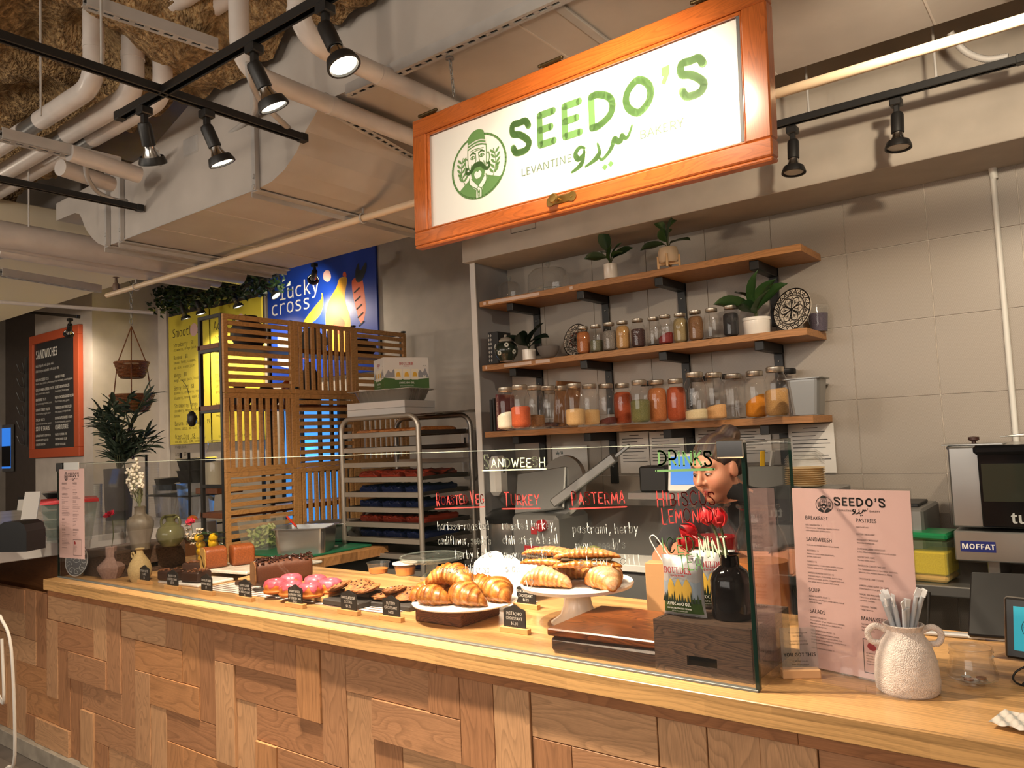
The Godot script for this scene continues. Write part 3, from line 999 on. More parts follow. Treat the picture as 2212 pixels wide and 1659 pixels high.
# shop name with its emblem, in units of the hanging sign
func brand(parent: Node, xf: Transform3D, k: float, ink: Material, small: Material, paper: Material) -> void:
	var s := S()
	var x2 := xf * Transform3D(Basis.from_scale(V(k, k, 1)), Vector3.ZERO)
	var w := 0.024
	var h := 0.1
	var rows := [["S", -0.2125, 0.071], ["E", -0.093, 0.058], ["E", 0.011, 0.06], ["D", 0.1185, 0.079], ["O", 0.2465, 0.087], ["S", 0.438, 0.068]]
	for r in rows:
		pen(s, r[0], h, Vector2(r[1], -0.003), 0.0, x2, w, r[2] / (h / 10.0) / float(PEN[r[0]].split(";")[0]))
	flatp(s, pv([0.374, 0.107, 0.4, 0.109, 0.397, 0.082, 0.382, 0.054, 0.37, 0.062, 0.38, 0.08, 0.373, 0.082]), 0.0, x2)
	# the name in Arabic letters
	var strokes := [[0.088, -0.06, 0.068, -0.053, 0.05, -0.07, 0.062, -0.09, 0.083, -0.078, 0.085, -0.065], [0.137, -0.058, 0.143, -0.085, 0.135, -0.1, 0.115, -0.111, 0.088, -0.12],
		[0.2648, -0.036, 0.252, -0.062, 0.2405, -0.069, 0.2282, -0.056, 0.224, -0.07, 0.2132, -0.072, 0.2, -0.06, 0.19, -0.082, 0.174, -0.1, 0.1515, -0.113, 0.138, -0.1]]
	for q in strokes:
		ribbon(s, spline(at2(q), 5), 0.02, 0.0, x2, 0.65)
	ribbon(s, spline(at2([0.086, -0.072, 0.078, -0.1, 0.06, -0.116, 0.034, -0.1255]), 5), 0.018, 0.0, x2, 0.55)
	for q in [[0.1614, -0.1396], [0.1835, -0.1344]]:
		flatp(s, pv([q[0] - 0.011, q[1], q[0], q[1] + 0.01, q[0] + 0.011, q[1], q[0], q[1] - 0.01]), 0.0, x2)
	obj("lettering", s, ink, parent)
	s = S()
	words(s, "LEVANTINE", 0.0245, Vector2(-0.0725, -0.0785), 0.0, x2, "Droid Sans", false, 1, 1.27)
	words(s, "BAKERY", 0.0245, Vector2(0.363, -0.0745), 0.0, x2, "Droid Sans", false, 1, 1.27)
	obj("small_lettering", s, small, parent)
	var a := S()
	var b := S()
	emblem(a, b, xf * Transform3D(Basis.from_scale(V(0.136 * k, 0.118 * k, 1)), V(-0.379 * k, -0.006 * k, 0)), 0.0003)
	obj("emblem", a, ink, parent)
	obj("emblem_ground", b, paper, parent)

func build_sign() -> void:
	var t := thing("hanging_sign", "big hanging shop sign: white panel with green lettering in an orange wood window frame", "sign", V(-1.3395, 2.5986, -2.1))
	t.rotation = V(0, deg_to_rad(-3.99), deg_to_rad(-1.36))
	var sh := wood("sign_wood_long", rgb(206, 108, 44), 0, 0.9, 0.12, 0.28)
	var sv := wood("sign_wood_upright", rgb(206, 108, 44), 1, 0.9, 0.12, 0.28)
	for m in [sh, sv]:
		m.clearcoat_enabled = true
		m.clearcoat = 0.6
		m.clearcoat_roughness = 0.15
	var W := 0.704
	var H := 0.2425
	for e in [["rail", sh, V(-W, H - 0.064, -0.022), V(W, H, 0.022)], ["rail", sh, V(-W, -H, -0.022), V(W, -H + 0.05, 0.022)], ["stile", sv, V(-W, -H + 0.0502, -0.022), V(-W + 0.072, H - 0.0642, 0.022)], ["stile", sv, V(W - 0.072, -H + 0.0502, -0.022), V(W, H - 0.0642, 0.022)]]:
		var s := S()
		boxc(s, e[2], e[3], 0.004)
		obj(e[0], s, e[1], t)
	# moulding round the opening, and the thin bead along the bottom
	var s := S()
	for e in [[V(-0.632, 0.178, 0.006), V(0.632, 0.168, 0.017)], [V(-0.632, -0.192, 0.006), V(0.632, -0.184, 0.017)]]:
		boxc(s, e[0], e[1], 0.003)
	obj("moulding", s, sh, t)
	s = S()
	for e in [[V(-0.632, -0.19, 0.006), V(-0.62, 0.17, 0.017)], [V(0.626, -0.19, 0.006), V(0.632, 0.17, 0.017)]]:
		boxc(s, e[0], e[1], 0.003)
	obj("moulding", s, sv, t)
	s = S()
	bar(s, V(-W, -H - 0.006, 0.0), V(W, -H - 0.006, 0.0), 0.038, 0.012, 0.004)
	obj("bottom_bead", s, sh, t)
	s = S()
	boxc(s, V(-0.64, -0.2, -0.008), V(0.64, 0.185, -0.001), 0.001)
	obj("panel", s, mat("sign_white", rgb(240, 238, 232), 0.4), t)
	brand(t, T(V(0, 0, 0.0002)), 1.0, mat("sign_green", rgb(104, 146, 84), 0.5), mat("sign_grey_green", rgb(110, 130, 108), 0.5), mat("sign_white", rgb(240, 238, 232), 0.4))
	s = S()
	boxc(s, V(0.614, -0.184, 0), V(0.626, 0.17, 0.012), 0.002)
	obj("glazing_strip", s, mat("glazing_grey", rgb(96, 96, 98), 0.5), t)
	# brass window latch and hinges
	s = S()
	box(s, V(0.006, -0.212, 0.024), V(0.075, 0.026, 0.004), 0.0015)
	for x in [-0.038, 0.05]:
		lathe(s, [Vector2(0, 0.005), Vector2(0.016, 0.004), Vector2(0.0165, 0.0)], 16, T(V(x, -0.212, 0.022), Basis(X, PI / 2)))
	for x in [-0.036, 0.048]:
		lathe(s, [Vector2(0, 0.008), Vector2(0.004, 0.007), Vector2(0.005, 0.004)], 10, T(V(x, -0.212, 0.022), Basis(X, PI / 2)))
	var lp := obj("latch_plate", s, mats.brass, t)
	s = S()
	lathe(s, [Vector2(0.007, 0.0), Vector2(0.006, 0.01), Vector2(0.014, 0.017), Vector2(0.017, 0.025), Vector2(0.013, 0.031), Vector2(0, 0.033)], 18, T(V(-0.006, -0.212, 0.025), Basis(X, PI / 2)))
	obj("latch_knob", s, mats.brass, lp)
	for x in [-0.615, -0.023, 0.537]:
		s = S()
		box(s, V(x, H + 0.003, 0.008), V(0.075, 0.004, 0.028), 0.001)
		tube(s, [V(x - 0.042, H + 0.008, 0.022), V(x + 0.042, H + 0.008, 0.022)], 0.006, 10)
		for k in [-1.0, 1.0]:
			blob(s, T(V(x + 0.046 * k, H + 0.008, 0.022), Basis.from_scale(Vector3.ONE * 0.0065)), 10, 8)
		obj("hinge", s, mat("dark_brass", rgb(88, 72, 46), 0.4, 0.8), t)
	# chains
	for k in 2:
		var top: Vector3 = [V(-1.775, 3.0, -2.06), V(-0.84, 3.0, -2.09)][k]
		var bot: Vector3 = [V(-1.775, 2.862, -2.075), V(-0.84, 2.842, -2.13)][k]
		var c := thing("sign_chain", ["steel link chain holding the sign's left end", "steel link chain holding the sign's right end"][k], "chain", top)
		var cs := S()
		lathe(cs, [Vector2(0, -0.012), Vector2(0.016, -0.008), Vector2(0.014, 0.0)], 14)
		obj("ceiling_hook", cs, mats.dull_steel, c)
		var n := 9
		for i in n:
			cs = S()
			var p := (bot - top) * (i + 0.5) / n
			var ln := (bot - top).length() / n * 0.78
			var ring := []
			for j in 16:
				var a := TAU * j / 16
				var q := V(cos(a) * 0.0055, sin(a) * ln, 0)
				ring.append(p + (q if i % 2 else V(0, q.y, q.x)))
			tube(cs, ring, 0.0016, 6, true)
			obj("link", cs, mats.dull_steel, c)

const SHELF_Y := [2.468, 2.073, 1.667]

func make_jar(r: float, h: float) -> Node3D:
	var t := Node3D.new()
	var s := S()
	lathe(s, [Vector2(0, 0.004), Vector2(r * 0.86, 0.0), Vector2(r * 0.97, h * 0.03), Vector2(r, h * 0.08), Vector2(r, h * 0.66), Vector2(r * 0.95, h * 0.74), Vector2(r * 0.8, h * 0.82), Vector2(r * 0.72, h * 0.85), Vector2(r * 0.72, h * 0.9)], 28)
	obj("glass", s, mats.jar_glass, t)
	s = S()
	var k := r * 0.76
	lathe(s, [Vector2(0, h), Vector2(k * 0.86, h), Vector2(k * 0.9, h * 0.99), Vector2(k, h * 0.985), Vector2(k, h * 0.9), Vector2(k * 0.96, h * 0.89)], 28)
	obj("lid", s, mat("jar_lid", rgb(196, 186, 172), 0.3, 0.9), t)
	s = S()
	for i in 7:
		box(s, V(-r * 0.25, h * (0.2 + 0.06 * i), sqrt(1 - 0.0625) * r), V(r * (0.3 if i % 2 else 0.18), 0.002, 0.003), 0.0, ry(-0.25))
	for i in 6:
		var a := PI / 2 - 0.35 + 0.09 * i
		box(s, V(cos(a) * r, h * (0.52 + 0.02 * sin(i * 1.7)), sin(a) * r), V(0.003, 0.014, 0.003), 0.0005)
	var e := obj("embossed_marks", s, mats.jar_glass, t)
	e.set_meta("kind", "stuff")
	return t

func jar_fill(t: Node3D, r: float, h: float, fill: float, m: Material, slope := 0.0) -> void:
	var s := S()
	var q := r - 0.003
	var y1 := h * fill
	patch(s, 28, 12, func(u, v):
		var a: float = -u * TAU
		var rr: float
		var y: float
		if v < 0.2:
			rr = q * 0.9 * v / 0.2
			y = 0.006
		elif v < 0.7:
			var f: float = (v - 0.2) / 0.5
			y = 0.006 + (y1 - 0.006) * f
			rr = q * minf(1.0, 0.9 + f * 2.0)
			if y > h * 0.68:
				rr = q * lerpf(1.0, 0.72, smoothstep(0.68, 0.86, y / h))
		else:
			var f: float = (1.0 - v) / 0.3
			y = y1 + 0.004 * (1.0 - f)
			rr = q * f * (1.0 if y1 < h * 0.68 else lerpf(1.0, 0.72, smoothstep(0.68, 0.86, y1 / h)))
		var p := V(cos(a) * rr, y, sin(a) * rr)
		if v >= 0.65:
			p.y += slope * cos(a - 0.4) * rr
		return p)
	obj("contents", s, m, t)

func speck(key: String, a: Color, b: Color, scale := 14.0) -> StandardMaterial3D:
	if mats.has(key):
		return mats[key]
	var m := mat(key, Color.WHITE, 0.8)
	return tri(m, ntex(0.09, a, b, key.hash() % 1000, 128, 0, 2), Vector3.ONE * scale)

# leaf with its base at the origin growing along +x
func leaf_mesh(L: float, W: float, droop: float, fat: float, m: Material, nu := 8) -> ArrayMesh:
	var s := S()
	patch(s, nu, 6, func(u, v):
		var w: float = W * pow(sin(PI * pow(clampf(u, 0.0, 1.0), fat)), 0.7) * 0.5
		var q: float = v * 2.0 - 1.0
		return V(L * u, -droop * L * u * u + absf(q) * w * 0.35 + 0.02 * L * sin(u * 9.0) * absf(q), q * w))
	return mesh_of(s, m)

func aim(dir: Vector3, roll := 0.0) -> Basis:
	var x := dir.normalized()
	var z := x.cross(Y)
	z = (Z if z.length() < 0.05 else z).normalized()
	return Basis(x, z.cross(x), z) * Basis(X, roll)

func fig_plant(t: Node3D, base: float, leaves: Array, lm: Array) -> void:
	var s := S()
	var top := base
	for l in leaves:
		var d: Vector3 = V(l[0], l[1], l[2])
		var st: float = l[3]
		tube(s, spline([V(0, base, 0), V(d.x * 0.006, base + st * 0.6, d.z * 0.006), V(d.x * 0.014, base + st, d.z * 0.014)], 4), 0.0028, 6)
		put("leaf", lm[int(l[4])], t, T(V(d.x * 0.012, base + st, d.z * 0.012), aim(d, l[5] if l.size() > 5 else 0.0)))
	obj("stem", s, mats.stem, t)

func patterned_plate(label: String, at: Vector3, R: float, tilt: float, turn: float, petals: int, warm: bool) -> void:
	var t := thing("patterned_plate", label, "plate", at, turn)
	var b := Basis(X, -tilt)
	var f := T(b * V(0, R, 0), b)
	var s := S()
	lathe(s, [Vector2(0, -0.004), Vector2(R * 0.6, -0.004), Vector2(R, 0.002), Vector2(R, 0.006), Vector2(R * 0.6, 0.003), Vector2(0, 0.003)], 48, f * T(Vector3.ZERO, Basis(X, PI / 2)))
	obj("dish", s, mat("glaze_cream", rgb(222, 208, 190), 0.25), t)
	s = S()
	var ring := func(r: float, w: float):
		var p := []
		for i in 41:
			p.append(Vector2(cos(TAU * i / 40), sin(TAU * i / 40)) * r * R)
		ribbon(s, p, w * R, 0.0075, f)
	ring.call(0.97, 0.06)
	ring.call(0.68, 0.035)
	ring.call(0.64, 0.015)
	for i in 20:
		var a := TAU * i / 20
		var e := Vector2(cos(a), sin(a)) * R
		var e1 := Vector2(cos(a + TAU / 40), sin(a + TAU / 40)) * R
		var e2 := Vector2(cos(a + TAU / 20), sin(a + TAU / 20)) * R
		ribbon(s, [e * 0.72, e1 * 0.92, e2 * 0.72], R * 0.035, 0.0075, f)
		flatp(s, ellipse(e1 * 0.77, R * 0.03, R * 0.05, 8, a), 0.0075, f)
		flatp(s, ellipse(e * 0.88, R * 0.025, R * 0.025, 6), 0.0075, f)
	for i in petals:
		var a := TAU * i / petals
		var c := Vector2(cos(a), sin(a)) * R
		var n := c.orthogonal()
		ribbon(s, spline([Vector2.ZERO, c * 0.25 + n * 0.16, c * 0.45 + n * 0.17, c * 0.6, c * 0.45 - n * 0.17, c * 0.25 - n * 0.16, Vector2.ZERO], 4), R * 0.035, 0.0075, f)
		ribbon(s, [c * 0.15, c * 0.5], R * 0.02, 0.0075, f)
		for k in [-1.0, 1.0]:
			ribbon(s, [c * 0.3, c * 0.42 + n * 0.09 * k], R * 0.025, 0.0075, f)
		var c2 := Vector2(cos(a + PI / petals), sin(a + PI / petals)) * R
		ribbon(s, spline([c2 * 0.22, c2 * 0.4 + c2.orthogonal() * 0.07, c2 * 0.57, c2 * 0.4 - c2.orthogonal() * 0.07, c2 * 0.22], 3), R * 0.025, 0.0075, f)
	flatp(s, ellipse(Vector2.ZERO, R * 0.07, R * 0.07, 16), 0.0076, f)
	obj("painted_pattern", s, mat("pattern_black", rgb(30, 27, 26), 0.3), t)
	if warm:
		s = S()
		for i in petals:
			var c := Vector2(cos(TAU * i / petals), sin(TAU * i / petals)) * R
			flatp(s, ellipse(c * 0.4, R * 0.11, R * 0.05, 12, TAU * i / petals), 0.0068, f)
		obj("red_petals", s, mat("pattern_red", rgb(120, 52, 40), 0.3), t)
	s = S()
	for k in [-1.0, 1.0]:
		tube(s, [V(R * 0.45 * k, 0.01, 0.035), V(R * 0.45 * k, 0.004, 0.0), V(R * 0.4 * k, 0.004, -R * 0.9), V(R * 0.3 * k, R * 0.9, -R * 0.72)], 0.0025, 6)
	obj("stand", s, mats.black_metal, t)

func build_shelves() -> void:
	var edge := wood("shelf_wood", rgb(192, 136, 84), 0, 0.8, 0.2, 0.5)
	var names := ["topmost", "middle", "lowest"]
	var bx := [V(-2.804, 2.328, -3.990).x, V(-2.303, 2.327, -3.990).x, V(-1.816, 2.359, -3.990).x, V(-1.305, 2.386, -3.990).x]
	for i in 3:
		var y: float = SHELF_Y[i]
		var t := thing("wall_shelf", names[i] + " of the three long wooden shelves on the tiled wall", "shelf", V(-2.04, y, -3.84), 0.0, "wooden wall shelves")
		var s := S()
		box(s, V(0, -0.017, 0), V(1.945, 0.034, 0.318), 0.0015)
		obj("board", s, edge, t)
		if i < 2:
			s = S()
			for q in ([[-0.93, 0.02], [-0.82, 0.16], [-0.63, 0.22], [-0.3, 0.02]] if i == 0 else [[-0.94, 0.01], [-0.7, 0.2], [-0.52, 0.1]]):
				box(s, V(q[0], -0.016, 0.1595), V(q[1], 0.018, 0.0012))
			obj("tape_strip", s, mat("masking_tape", rgb(214, 190, 176), 0.7), t)
		for k in 4:
			var b := thing("shelf_bracket", "black steel bracket under the %s shelf, %s" % [names[i], ["leftmost", "second from left", "third from left", "rightmost"][k]], "bracket", V(bx[k], y - 0.034, -3.99), 0.0, "black shelf brackets")
			s = S()
			box(s, V(0, -0.024, 0.13), V(0.046, 0.046, 0.3), 0.003)
			obj("arm", s, mats.black_metal, b)
			s = S()
			box(s, V(0, -0.15, -0.001), V(0.046, 0.3, 0.018), 0.002)
			obj("wall_plate", s, mats.black_metal, b)
			for by in [-0.085, -0.2]:
				s = S()
				blob(s, T(V(0, by, 0.01), Basis.from_scale(V(0.006, 0.006, 0.004))), 10, 8)
				obj("bolt", s, mats.dull_steel, b)
	# jars: foot point, radius, height, fill, contents, slope, words
	var C := {
		"rust": speck("fill_rust", rgb(150, 82, 38), rgb(196, 122, 66)), "herb": speck("fill_herb", rgb(92, 90, 66), rgb(128, 124, 96)), "nut": speck("fill_nut", rgb(96, 90, 84), rgb(170, 160, 150)),
		"tan": speck("fill_tan", rgb(170, 124, 70), rgb(206, 164, 104)), "dark": speck("fill_dark", rgb(44, 24, 22), rgb(86, 50, 44)), "red": speck("fill_red", rgb(106, 24, 26), rgb(150, 50, 46)),
		"seed": speck("fill_seed", rgb(112, 96, 62), rgb(186, 164, 116), 22.0), "black": speck("fill_black", rgb(16, 15, 18), rgb(40, 38, 42)), "flour": speck("fill_flour", rgb(226, 216, 192), rgb(238, 230, 212)),
		"orange": speck("fill_orange", rgb(150, 60, 24), rgb(186, 86, 40)), "brown": speck("fill_brown", rgb(104, 70, 40), rgb(146, 104, 66)), "oat": speck("fill_oat", rgb(176, 134, 84), rgb(226, 194, 140), 26.0),
		"bean": speck("fill_bean", rgb(60, 22, 18), rgb(116, 44, 34), 20.0), "olive": speck("fill_olive", rgb(92, 92, 48), rgb(128, 124, 76)), "cream": speck("fill_cream", rgb(206, 184, 140), rgb(226, 206, 166)),
		"peach": speck("fill_peach", rgb(206, 152, 96), rgb(226, 180, 126)), "turmeric": speck("fill_turmeric", rgb(206, 124, 18), rgb(226, 148, 36))}
	var mid := [[V(-2.282, 2.073, -3.680), "rust", 0.8, 0.0, "small jar of rust-orange spice beside the red petal plate"], [V(-2.202, 2.073, -3.686), "herb", 0.45, 0.0, "small jar of grey-green herbs, second in the middle shelf row"],
		[V(-2.109, 2.073, -3.674), "nut", 0.7, 0.0, "small jar of speckled grey nuts, third in the middle shelf row"], [V(-2.032, 2.073, -3.683), "tan", 0.82, 0.0, "small jar full of tan powder on the middle shelf"],
		[V(-1.938, 2.073, -3.680), "dark", 0.64, 0.0, "small jar of dark brown berries on the middle shelf"], [V(-1.855, 2.073, -3.703), "black", 0.06, 0.0, "almost empty small jar with a dark layer at its bottom"],
		[V(-1.778, 2.073, -3.681), "red", 0.3, 0.5, "small jar with deep red powder in its lower third"], [V(-1.701, 2.073, -3.699), "seed", 0.83, 0.0, "small jar packed with pale green seeds"],
		[V(-1.607, 2.073, -3.677), "brown", 0.8, 0.0, "small jar of brown seeds right of the pale green seeds"], [V(-1.521, 2.073, -3.681), "nut", 0.05, 0.0, "empty clear small jar before the black one"], [V(-1.422, 2.073, -3.678), "black", 0.75, 0.0, "small jar filled with black powder beside the potted fig"]]
	var small := make_jar(0.0395, 0.157)
	for j in mid:
		var f: Node3D = small.duplicate()
		f.name = numbered("mason_jar")
		add_child(f)
		f.position = j[0] + V(-0.018, 0, -0.038)
		f.rotation.y = rng.randf() * 0.8
		tag(f, j[4], "jar", "jars on the middle shelf")
		jar_fill(f, 0.0395, 0.157, j[2], C[j[1]], j[3])
	var low := [[V(-2.360, 1.667, -3.044), "flour", 0.36, 0.3, "jar with white flour, first in the lowest shelf row"], [V(-2.221, 1.667, -2.978), "orange", 0.5, 0.0, "jar of brick-orange spice beside the flour"],
		[V(-2.219, 1.667, -3.093), "brown", 0.3, 0.0, "jar of brown grains, third in the lowest shelf row"], [V(-2.214, 1.667, -3.207), "dark", 0.12, 0.0, "nearly empty jar with dark dregs, fourth in the lowest row"], [V(-2.190, 1.667, -3.281), "brown", 0.1, 0.0, "nearly empty jar with brown dregs, before the oats"],
		[V(-2.054, 1.667, -3.202), "oat", 0.4, 0.0, "jar forty percent full of pale oats, left of its twin"], [V(-2.054, 1.667, -3.344), "oat", 0.38, 0.0, "jar forty percent full of pale oats, right of its twin"],
		[V(-2.002, 1.667, -3.419), "bean", 0.14, 0.3, "clear jar with a layer of dark red beans"], [V(-1.949, 1.667, -3.494), "orange", 0.78, 0.0, "jar full of red-brown spice beside the beans"], [V(-1.786, 1.667, -3.373), "olive", 0.54, 0.0, "jar half full of olive green herbs"],
		[V(-1.738, 1.667, -3.461), "rust", 0.8, 0.0, "jar full of amber-brown spice beside the olive herbs"], [V(-1.650, 1.667, -3.493), "orange", 0.8, 0.0, "jar full of brick-red spice, left of the pale powder"], [V(-1.518, 1.667, -3.422), "cream", 0.22, 0.1, "big jar with a low layer of cream powder"],
		[V(-1.479, 1.667, -3.557), "peach", 0.28, 0.25, "big jar with a heap of peach coloured powder"], [V(-1.458, 1.667, -3.754), "nut", 0.04, 0.0, "big empty clear jar left of the turmeric"],
		[V(-1.323, 1.667, -3.684), "turmeric", 0.4, 0.55, "big jar with a slope of bright orange turmeric"], [V(-1.174, 1.667, -3.537), "tan", 0.55, 0.1, "big jar of tan powder beside the steel container"]]
	var big := make_jar(0.049, 0.212)
	var huge := make_jar(0.0535, 0.23)
	for i in low.size():
		var j: Array = low[i]
		var f: Node3D = (big if i < 12 else huge).duplicate()
		f.name = numbered("mason_jar")
		add_child(f)
		f.position = j[0] + V(-0.018, 0, -0.038)
		f.rotation.y = rng.randf() * 0.8
		tag(f, j[4], "jar", "jars on the lowest shelf")
		jar_fill(f, 0.049 if i < 12 else 0.0535, 0.212 if i < 12 else 0.23, j[2], C[j[1]], j[3])
	# back row with black lids
	var bl := make_jar(0.058, 0.24)
	bl.get_node("lid").set_surface_override_material(0, mats.black_plastic)
	for i in 4:
		var f: Node3D = bl.duplicate()
		f.name = numbered("back_jar")
		add_child(f)
		f.position = [V(-2.02, 1.667, -3.925), V(-1.72, 1.667, -3.925), V(-1.55, 1.667, -3.925), V(-1.245, 1.667, -3.91)][i]
		tag(f, ["black lidded jar half hidden behind the red-brown spice jar", "black lidded jar hidden behind the brick-red spice jar", "black lidded jar behind the low cream powder jar", "rounded glass jar with black lid behind the tan powder jar"][i], "jar", "black lidded jars in the back row")
	var cork := make_jar(0.05, 0.24)
	cork.get_node("lid").set_surface_override_material(0, mat("cork_grey", rgb(128, 112, 96), 0.8))
	cork.name = numbered("back_jar")
	add_child(cork)
	cork.position = V(-2.68, 1.667, -3.92)
	tag(cork, "grey lidded jar behind the brown grains jar", "jar")
	# books and the leaning board on the lowest shelf
	for i in 3:
		var b := thing("book", ["black book at the left end of the lowest shelf", "slim black book beside the dark red one", "dark red book leaning by the flour jar"][i], "book", [V(-2.841, 1.667, -3.504), V(-2.686, 1.667, -3.338), V(-2.558, 1.667, -3.209)][i] + V(0, 0, -0.1), 0.0, "cookbooks")
		var h: float = [0.185, 0.18, 0.19][i]
		var s := S()
		box(s, V(0, h / 2, 0), V([0.016, 0.012, 0.02][i], h, 0.14), 0.001)
		obj("cover", s, mat(["book_black", "book_black", "book_red"][i], [rgb(24, 24, 26), rgb(24, 24, 26), rgb(96, 26, 32)][i], 0.5), b)
		s = S()
		words(s, ["A", "B", "MODERN"][i], 0.011, Vector2(0, 0), 0.0, T(V(0, h * 0.6, 0.0705), Basis(Z, PI / 2)), "Droid Serif", true, 1)
		if i == 2:
			obj("spine_title", s, mat("title_pale", rgb(190, 170, 160), 0.6), b)
	var s := S()
	box(s, V(0, 0.14, 0), V(0.2, 0.28, 0.012), 0.003, Basis(Z, -0.14) * Basis(Y, 1.2))
	tag(obj("cutting_board", s, wood("board_brown", rgb(150, 104, 66), 1, 0.5, 0.1), self, T(V(-2.56, 1.667, -3.93))), "thin wooden board leaning behind the jars on the lowest shelf", "board")
	# steel bain-marie containers
	for i in 2:
		var c := thing("steel_container", ["front square steel container at the right end of the lowest shelf", "rear square steel container at the right end of the lowest shelf"][i], "container", [V(-0.995, 1.667, -3.310), V(-1.15, 1.667, -3.87)][i] + V(0, 0, -0.06))
		s = S()
		var rect := func(k: float, y: float) -> Array:
			var p := []
			for a in [[-1, -1], [1, -1], [1, 1], [-1, 1]]:
				for q in 4:
					var an: float = atan2(a[1], a[0]) - PI / 4 + q * PI / 6
					p.append(V(a[0] * (k - 0.02) + cos(an) * 0.02, y, a[1] * (k * 0.85 - 0.02) + sin(an) * 0.02))
			return p
		var rings := [rect.call(0.057, 0.0), rect.call(0.07, 0.14), rect.call(0.07, 0.147), rect.call(0.082, 0.149), rect.call(0.082, 0.153)]
		s.set_smooth_group(-1)
		for k in rings.size() - 1:
			for q in 16:
				var q1 := (q + 1) % 16
				poly(s, [rings[k][q], rings[k][q1], rings[k + 1][q1], rings[k + 1][q]], rings[k][q] - V(0, rings[k][q].y, 0))
		poly(s, rings[0], -Y)
		obj("pan", s, mats.dull_steel, c)
	# top shelf: glass domes and two small figs
	for i in 2:
		var p: Vector3 = [V(-2.842, 2.468, -3.721), V(-2.537, 2.468, -3.701)][i] + V(0, 0, -0.05)
		var r: float = [0.07, 0.125][i]
		var h: float = [0.105, 0.135][i]
		var d := thing("glass_dome", ["small glass cake dome at the left end of the topmost shelf", "wide glass cake dome beside the small one"][i], "cake dome", p, 0.0, "glass domes")
		s = S()
		lathe(s, [Vector2(r, 0), Vector2(r, h * 0.55), Vector2(r * 0.96, h * 0.75), Vector2(r * 0.75, h * 0.95), Vector2(r * 0.3, h * 1.04), Vector2(0, h * 1.06)], 36)
		obj("dome", s, glassy("dome_glass", Color(0.4, 0.42, 0.4), 0.06), d)
		s = S()
		lathe(s, [Vector2(r, 0.0), Vector2(r + 0.003, 0.004), Vector2(r, 0.008), Vector2(r - 0.003, 0.004), Vector2(r, 0.0)], 36)
		obj("rim", s, glassy("rim_glass", Color(0.5, 0.54, 0.52), 0.3), d)
		s = S()
		lathe(s, [Vector2(0.006, h * 1.05), Vector2(0.007, h * 1.05 + 0.01), Vector2(0.016, h * 1.05 + 0.022), Vector2(0.012, h * 1.05 + 0.034), Vector2(0, h * 1.05 + 0.037)], 16)
		obj("knob", s, glassy("rim_glass", Color(0.5, 0.54, 0.52), 0.3), d)
	var fig := [leaf_mesh(0.13, 0.075, 0.25, 1.25, mats.leaf_dark), leaf_mesh(0.1, 0.055, 0.3, 1.2, mats.leaf_mid), leaf_mesh(0.19, 0.13, 0.2, 1.2, mats.leaf_mid, 10)]
	var p1 := thing("potted_fig", "small fig plant in a plain white cylinder pot on the topmost shelf", "potted plant", V(-2.094, 2.468, -3.645) + V(0, 0, -0.06))
	s = S()
	lathe(s, [Vector2(0, 0), Vector2(0.036, 0.0), Vector2(0.038, 0.004), Vector2(0.038, 0.08), Vector2(0.034, 0.08), Vector2(0.034, 0.066), Vector2(0, 0.066)], 24)
	obj("pot", s, mats.ceramic_white, p1)
	fig_plant(p1, 0.066, [[-0.2, 1.0, 0.3, 0.08, 0, 1.4], [0.6, 0.8, 0.3, 0.05, 1, 0.9], [0.8, 0.6, -0.3, 0.04, 0, 0.8], [-0.9, 0.25, 0.3, 0.05, 0, 0.5], [-0.6, 0.5, -0.4, 0.07, 1], [0.2, 0.9, 0.6, 0.03, 1, 1.2], [0.9, 0.35, 0.4, 0.05, 1]], fig)
	var p2 := thing("potted_fig", "small fig plant in a cream pot standing on a wooden stand", "potted plant", V(-1.745, 2.468, -3.650) + V(0, 0, -0.05))
	s = S()
	lathe(s, [Vector2(0, 0.028), Vector2(0.04, 0.028), Vector2(0.05, 0.04), Vector2(0.052, 0.085), Vector2(0.046, 0.105), Vector2(0.042, 0.106), Vector2(0.042, 0.095), Vector2(0, 0.095)], 28)
	obj("pot", s, mat("pot_cream", rgb(214, 190, 158), 0.6), p2)
	for k in 4:
		s = S()
		var a := PI / 4 + k * PI / 2 + 0.5
		box(s, V(cos(a) * 0.055, 0.033, sin(a) * 0.055), V(0.011, 0.066, 0.011), 0.001, ry(-a))
		obj("leg", s, mat("pale_wood", rgb(214, 176, 130), 0.6), p2)
	s = S()
	for k in 2:
		box(s, V(0, 0.022, 0), V(0.106, 0.012, 0.01), 0.001, ry(PI / 4 + k * PI / 2 - 0.5))
	obj("cross_brace", s, mat("pale_wood", rgb(214, 176, 130), 0.6), p2)
	fig_plant(p2, 0.095, [[-0.5, 0.8, 0.2, 0.1, 1, 0.8], [0.3, 0.9, 0.4, 0.06, 0, 1.2], [1.0, 0.15, 0.3, 0.03, 0, 0.3], [-1.0, 0.1, 0.3, 0.03, 0, 0.3], [0.6, 0.7, -0.1, 0.11, 1], [-0.1, 0.6, 0.7, 0.04, 1, 0.9], [-0.3, 0.7, -0.6, 0.08, 1]], fig)
	# middle shelf: fig in a white pot, two plates, ginger jar, bowl, patterned book
	var p3 := thing("potted_fig", "fig with big leaves in a wide white pot beside the black patterned plate", "potted plant", V(-1.331, 2.073, -3.725) + V(0, 0, -0.045))
	s = S()
	lathe(s, [Vector2(0, 0), Vector2(0.058, 0.0), Vector2(0.062, 0.006), Vector2(0.065, 0.07), Vector2(0.068, 0.072), Vector2(0.068, 0.086), Vector2(0.062, 0.086), Vector2(0.06, 0.07), Vector2(0, 0.068)], 32)
	obj("pot", s, mats.ceramic_white, p3)
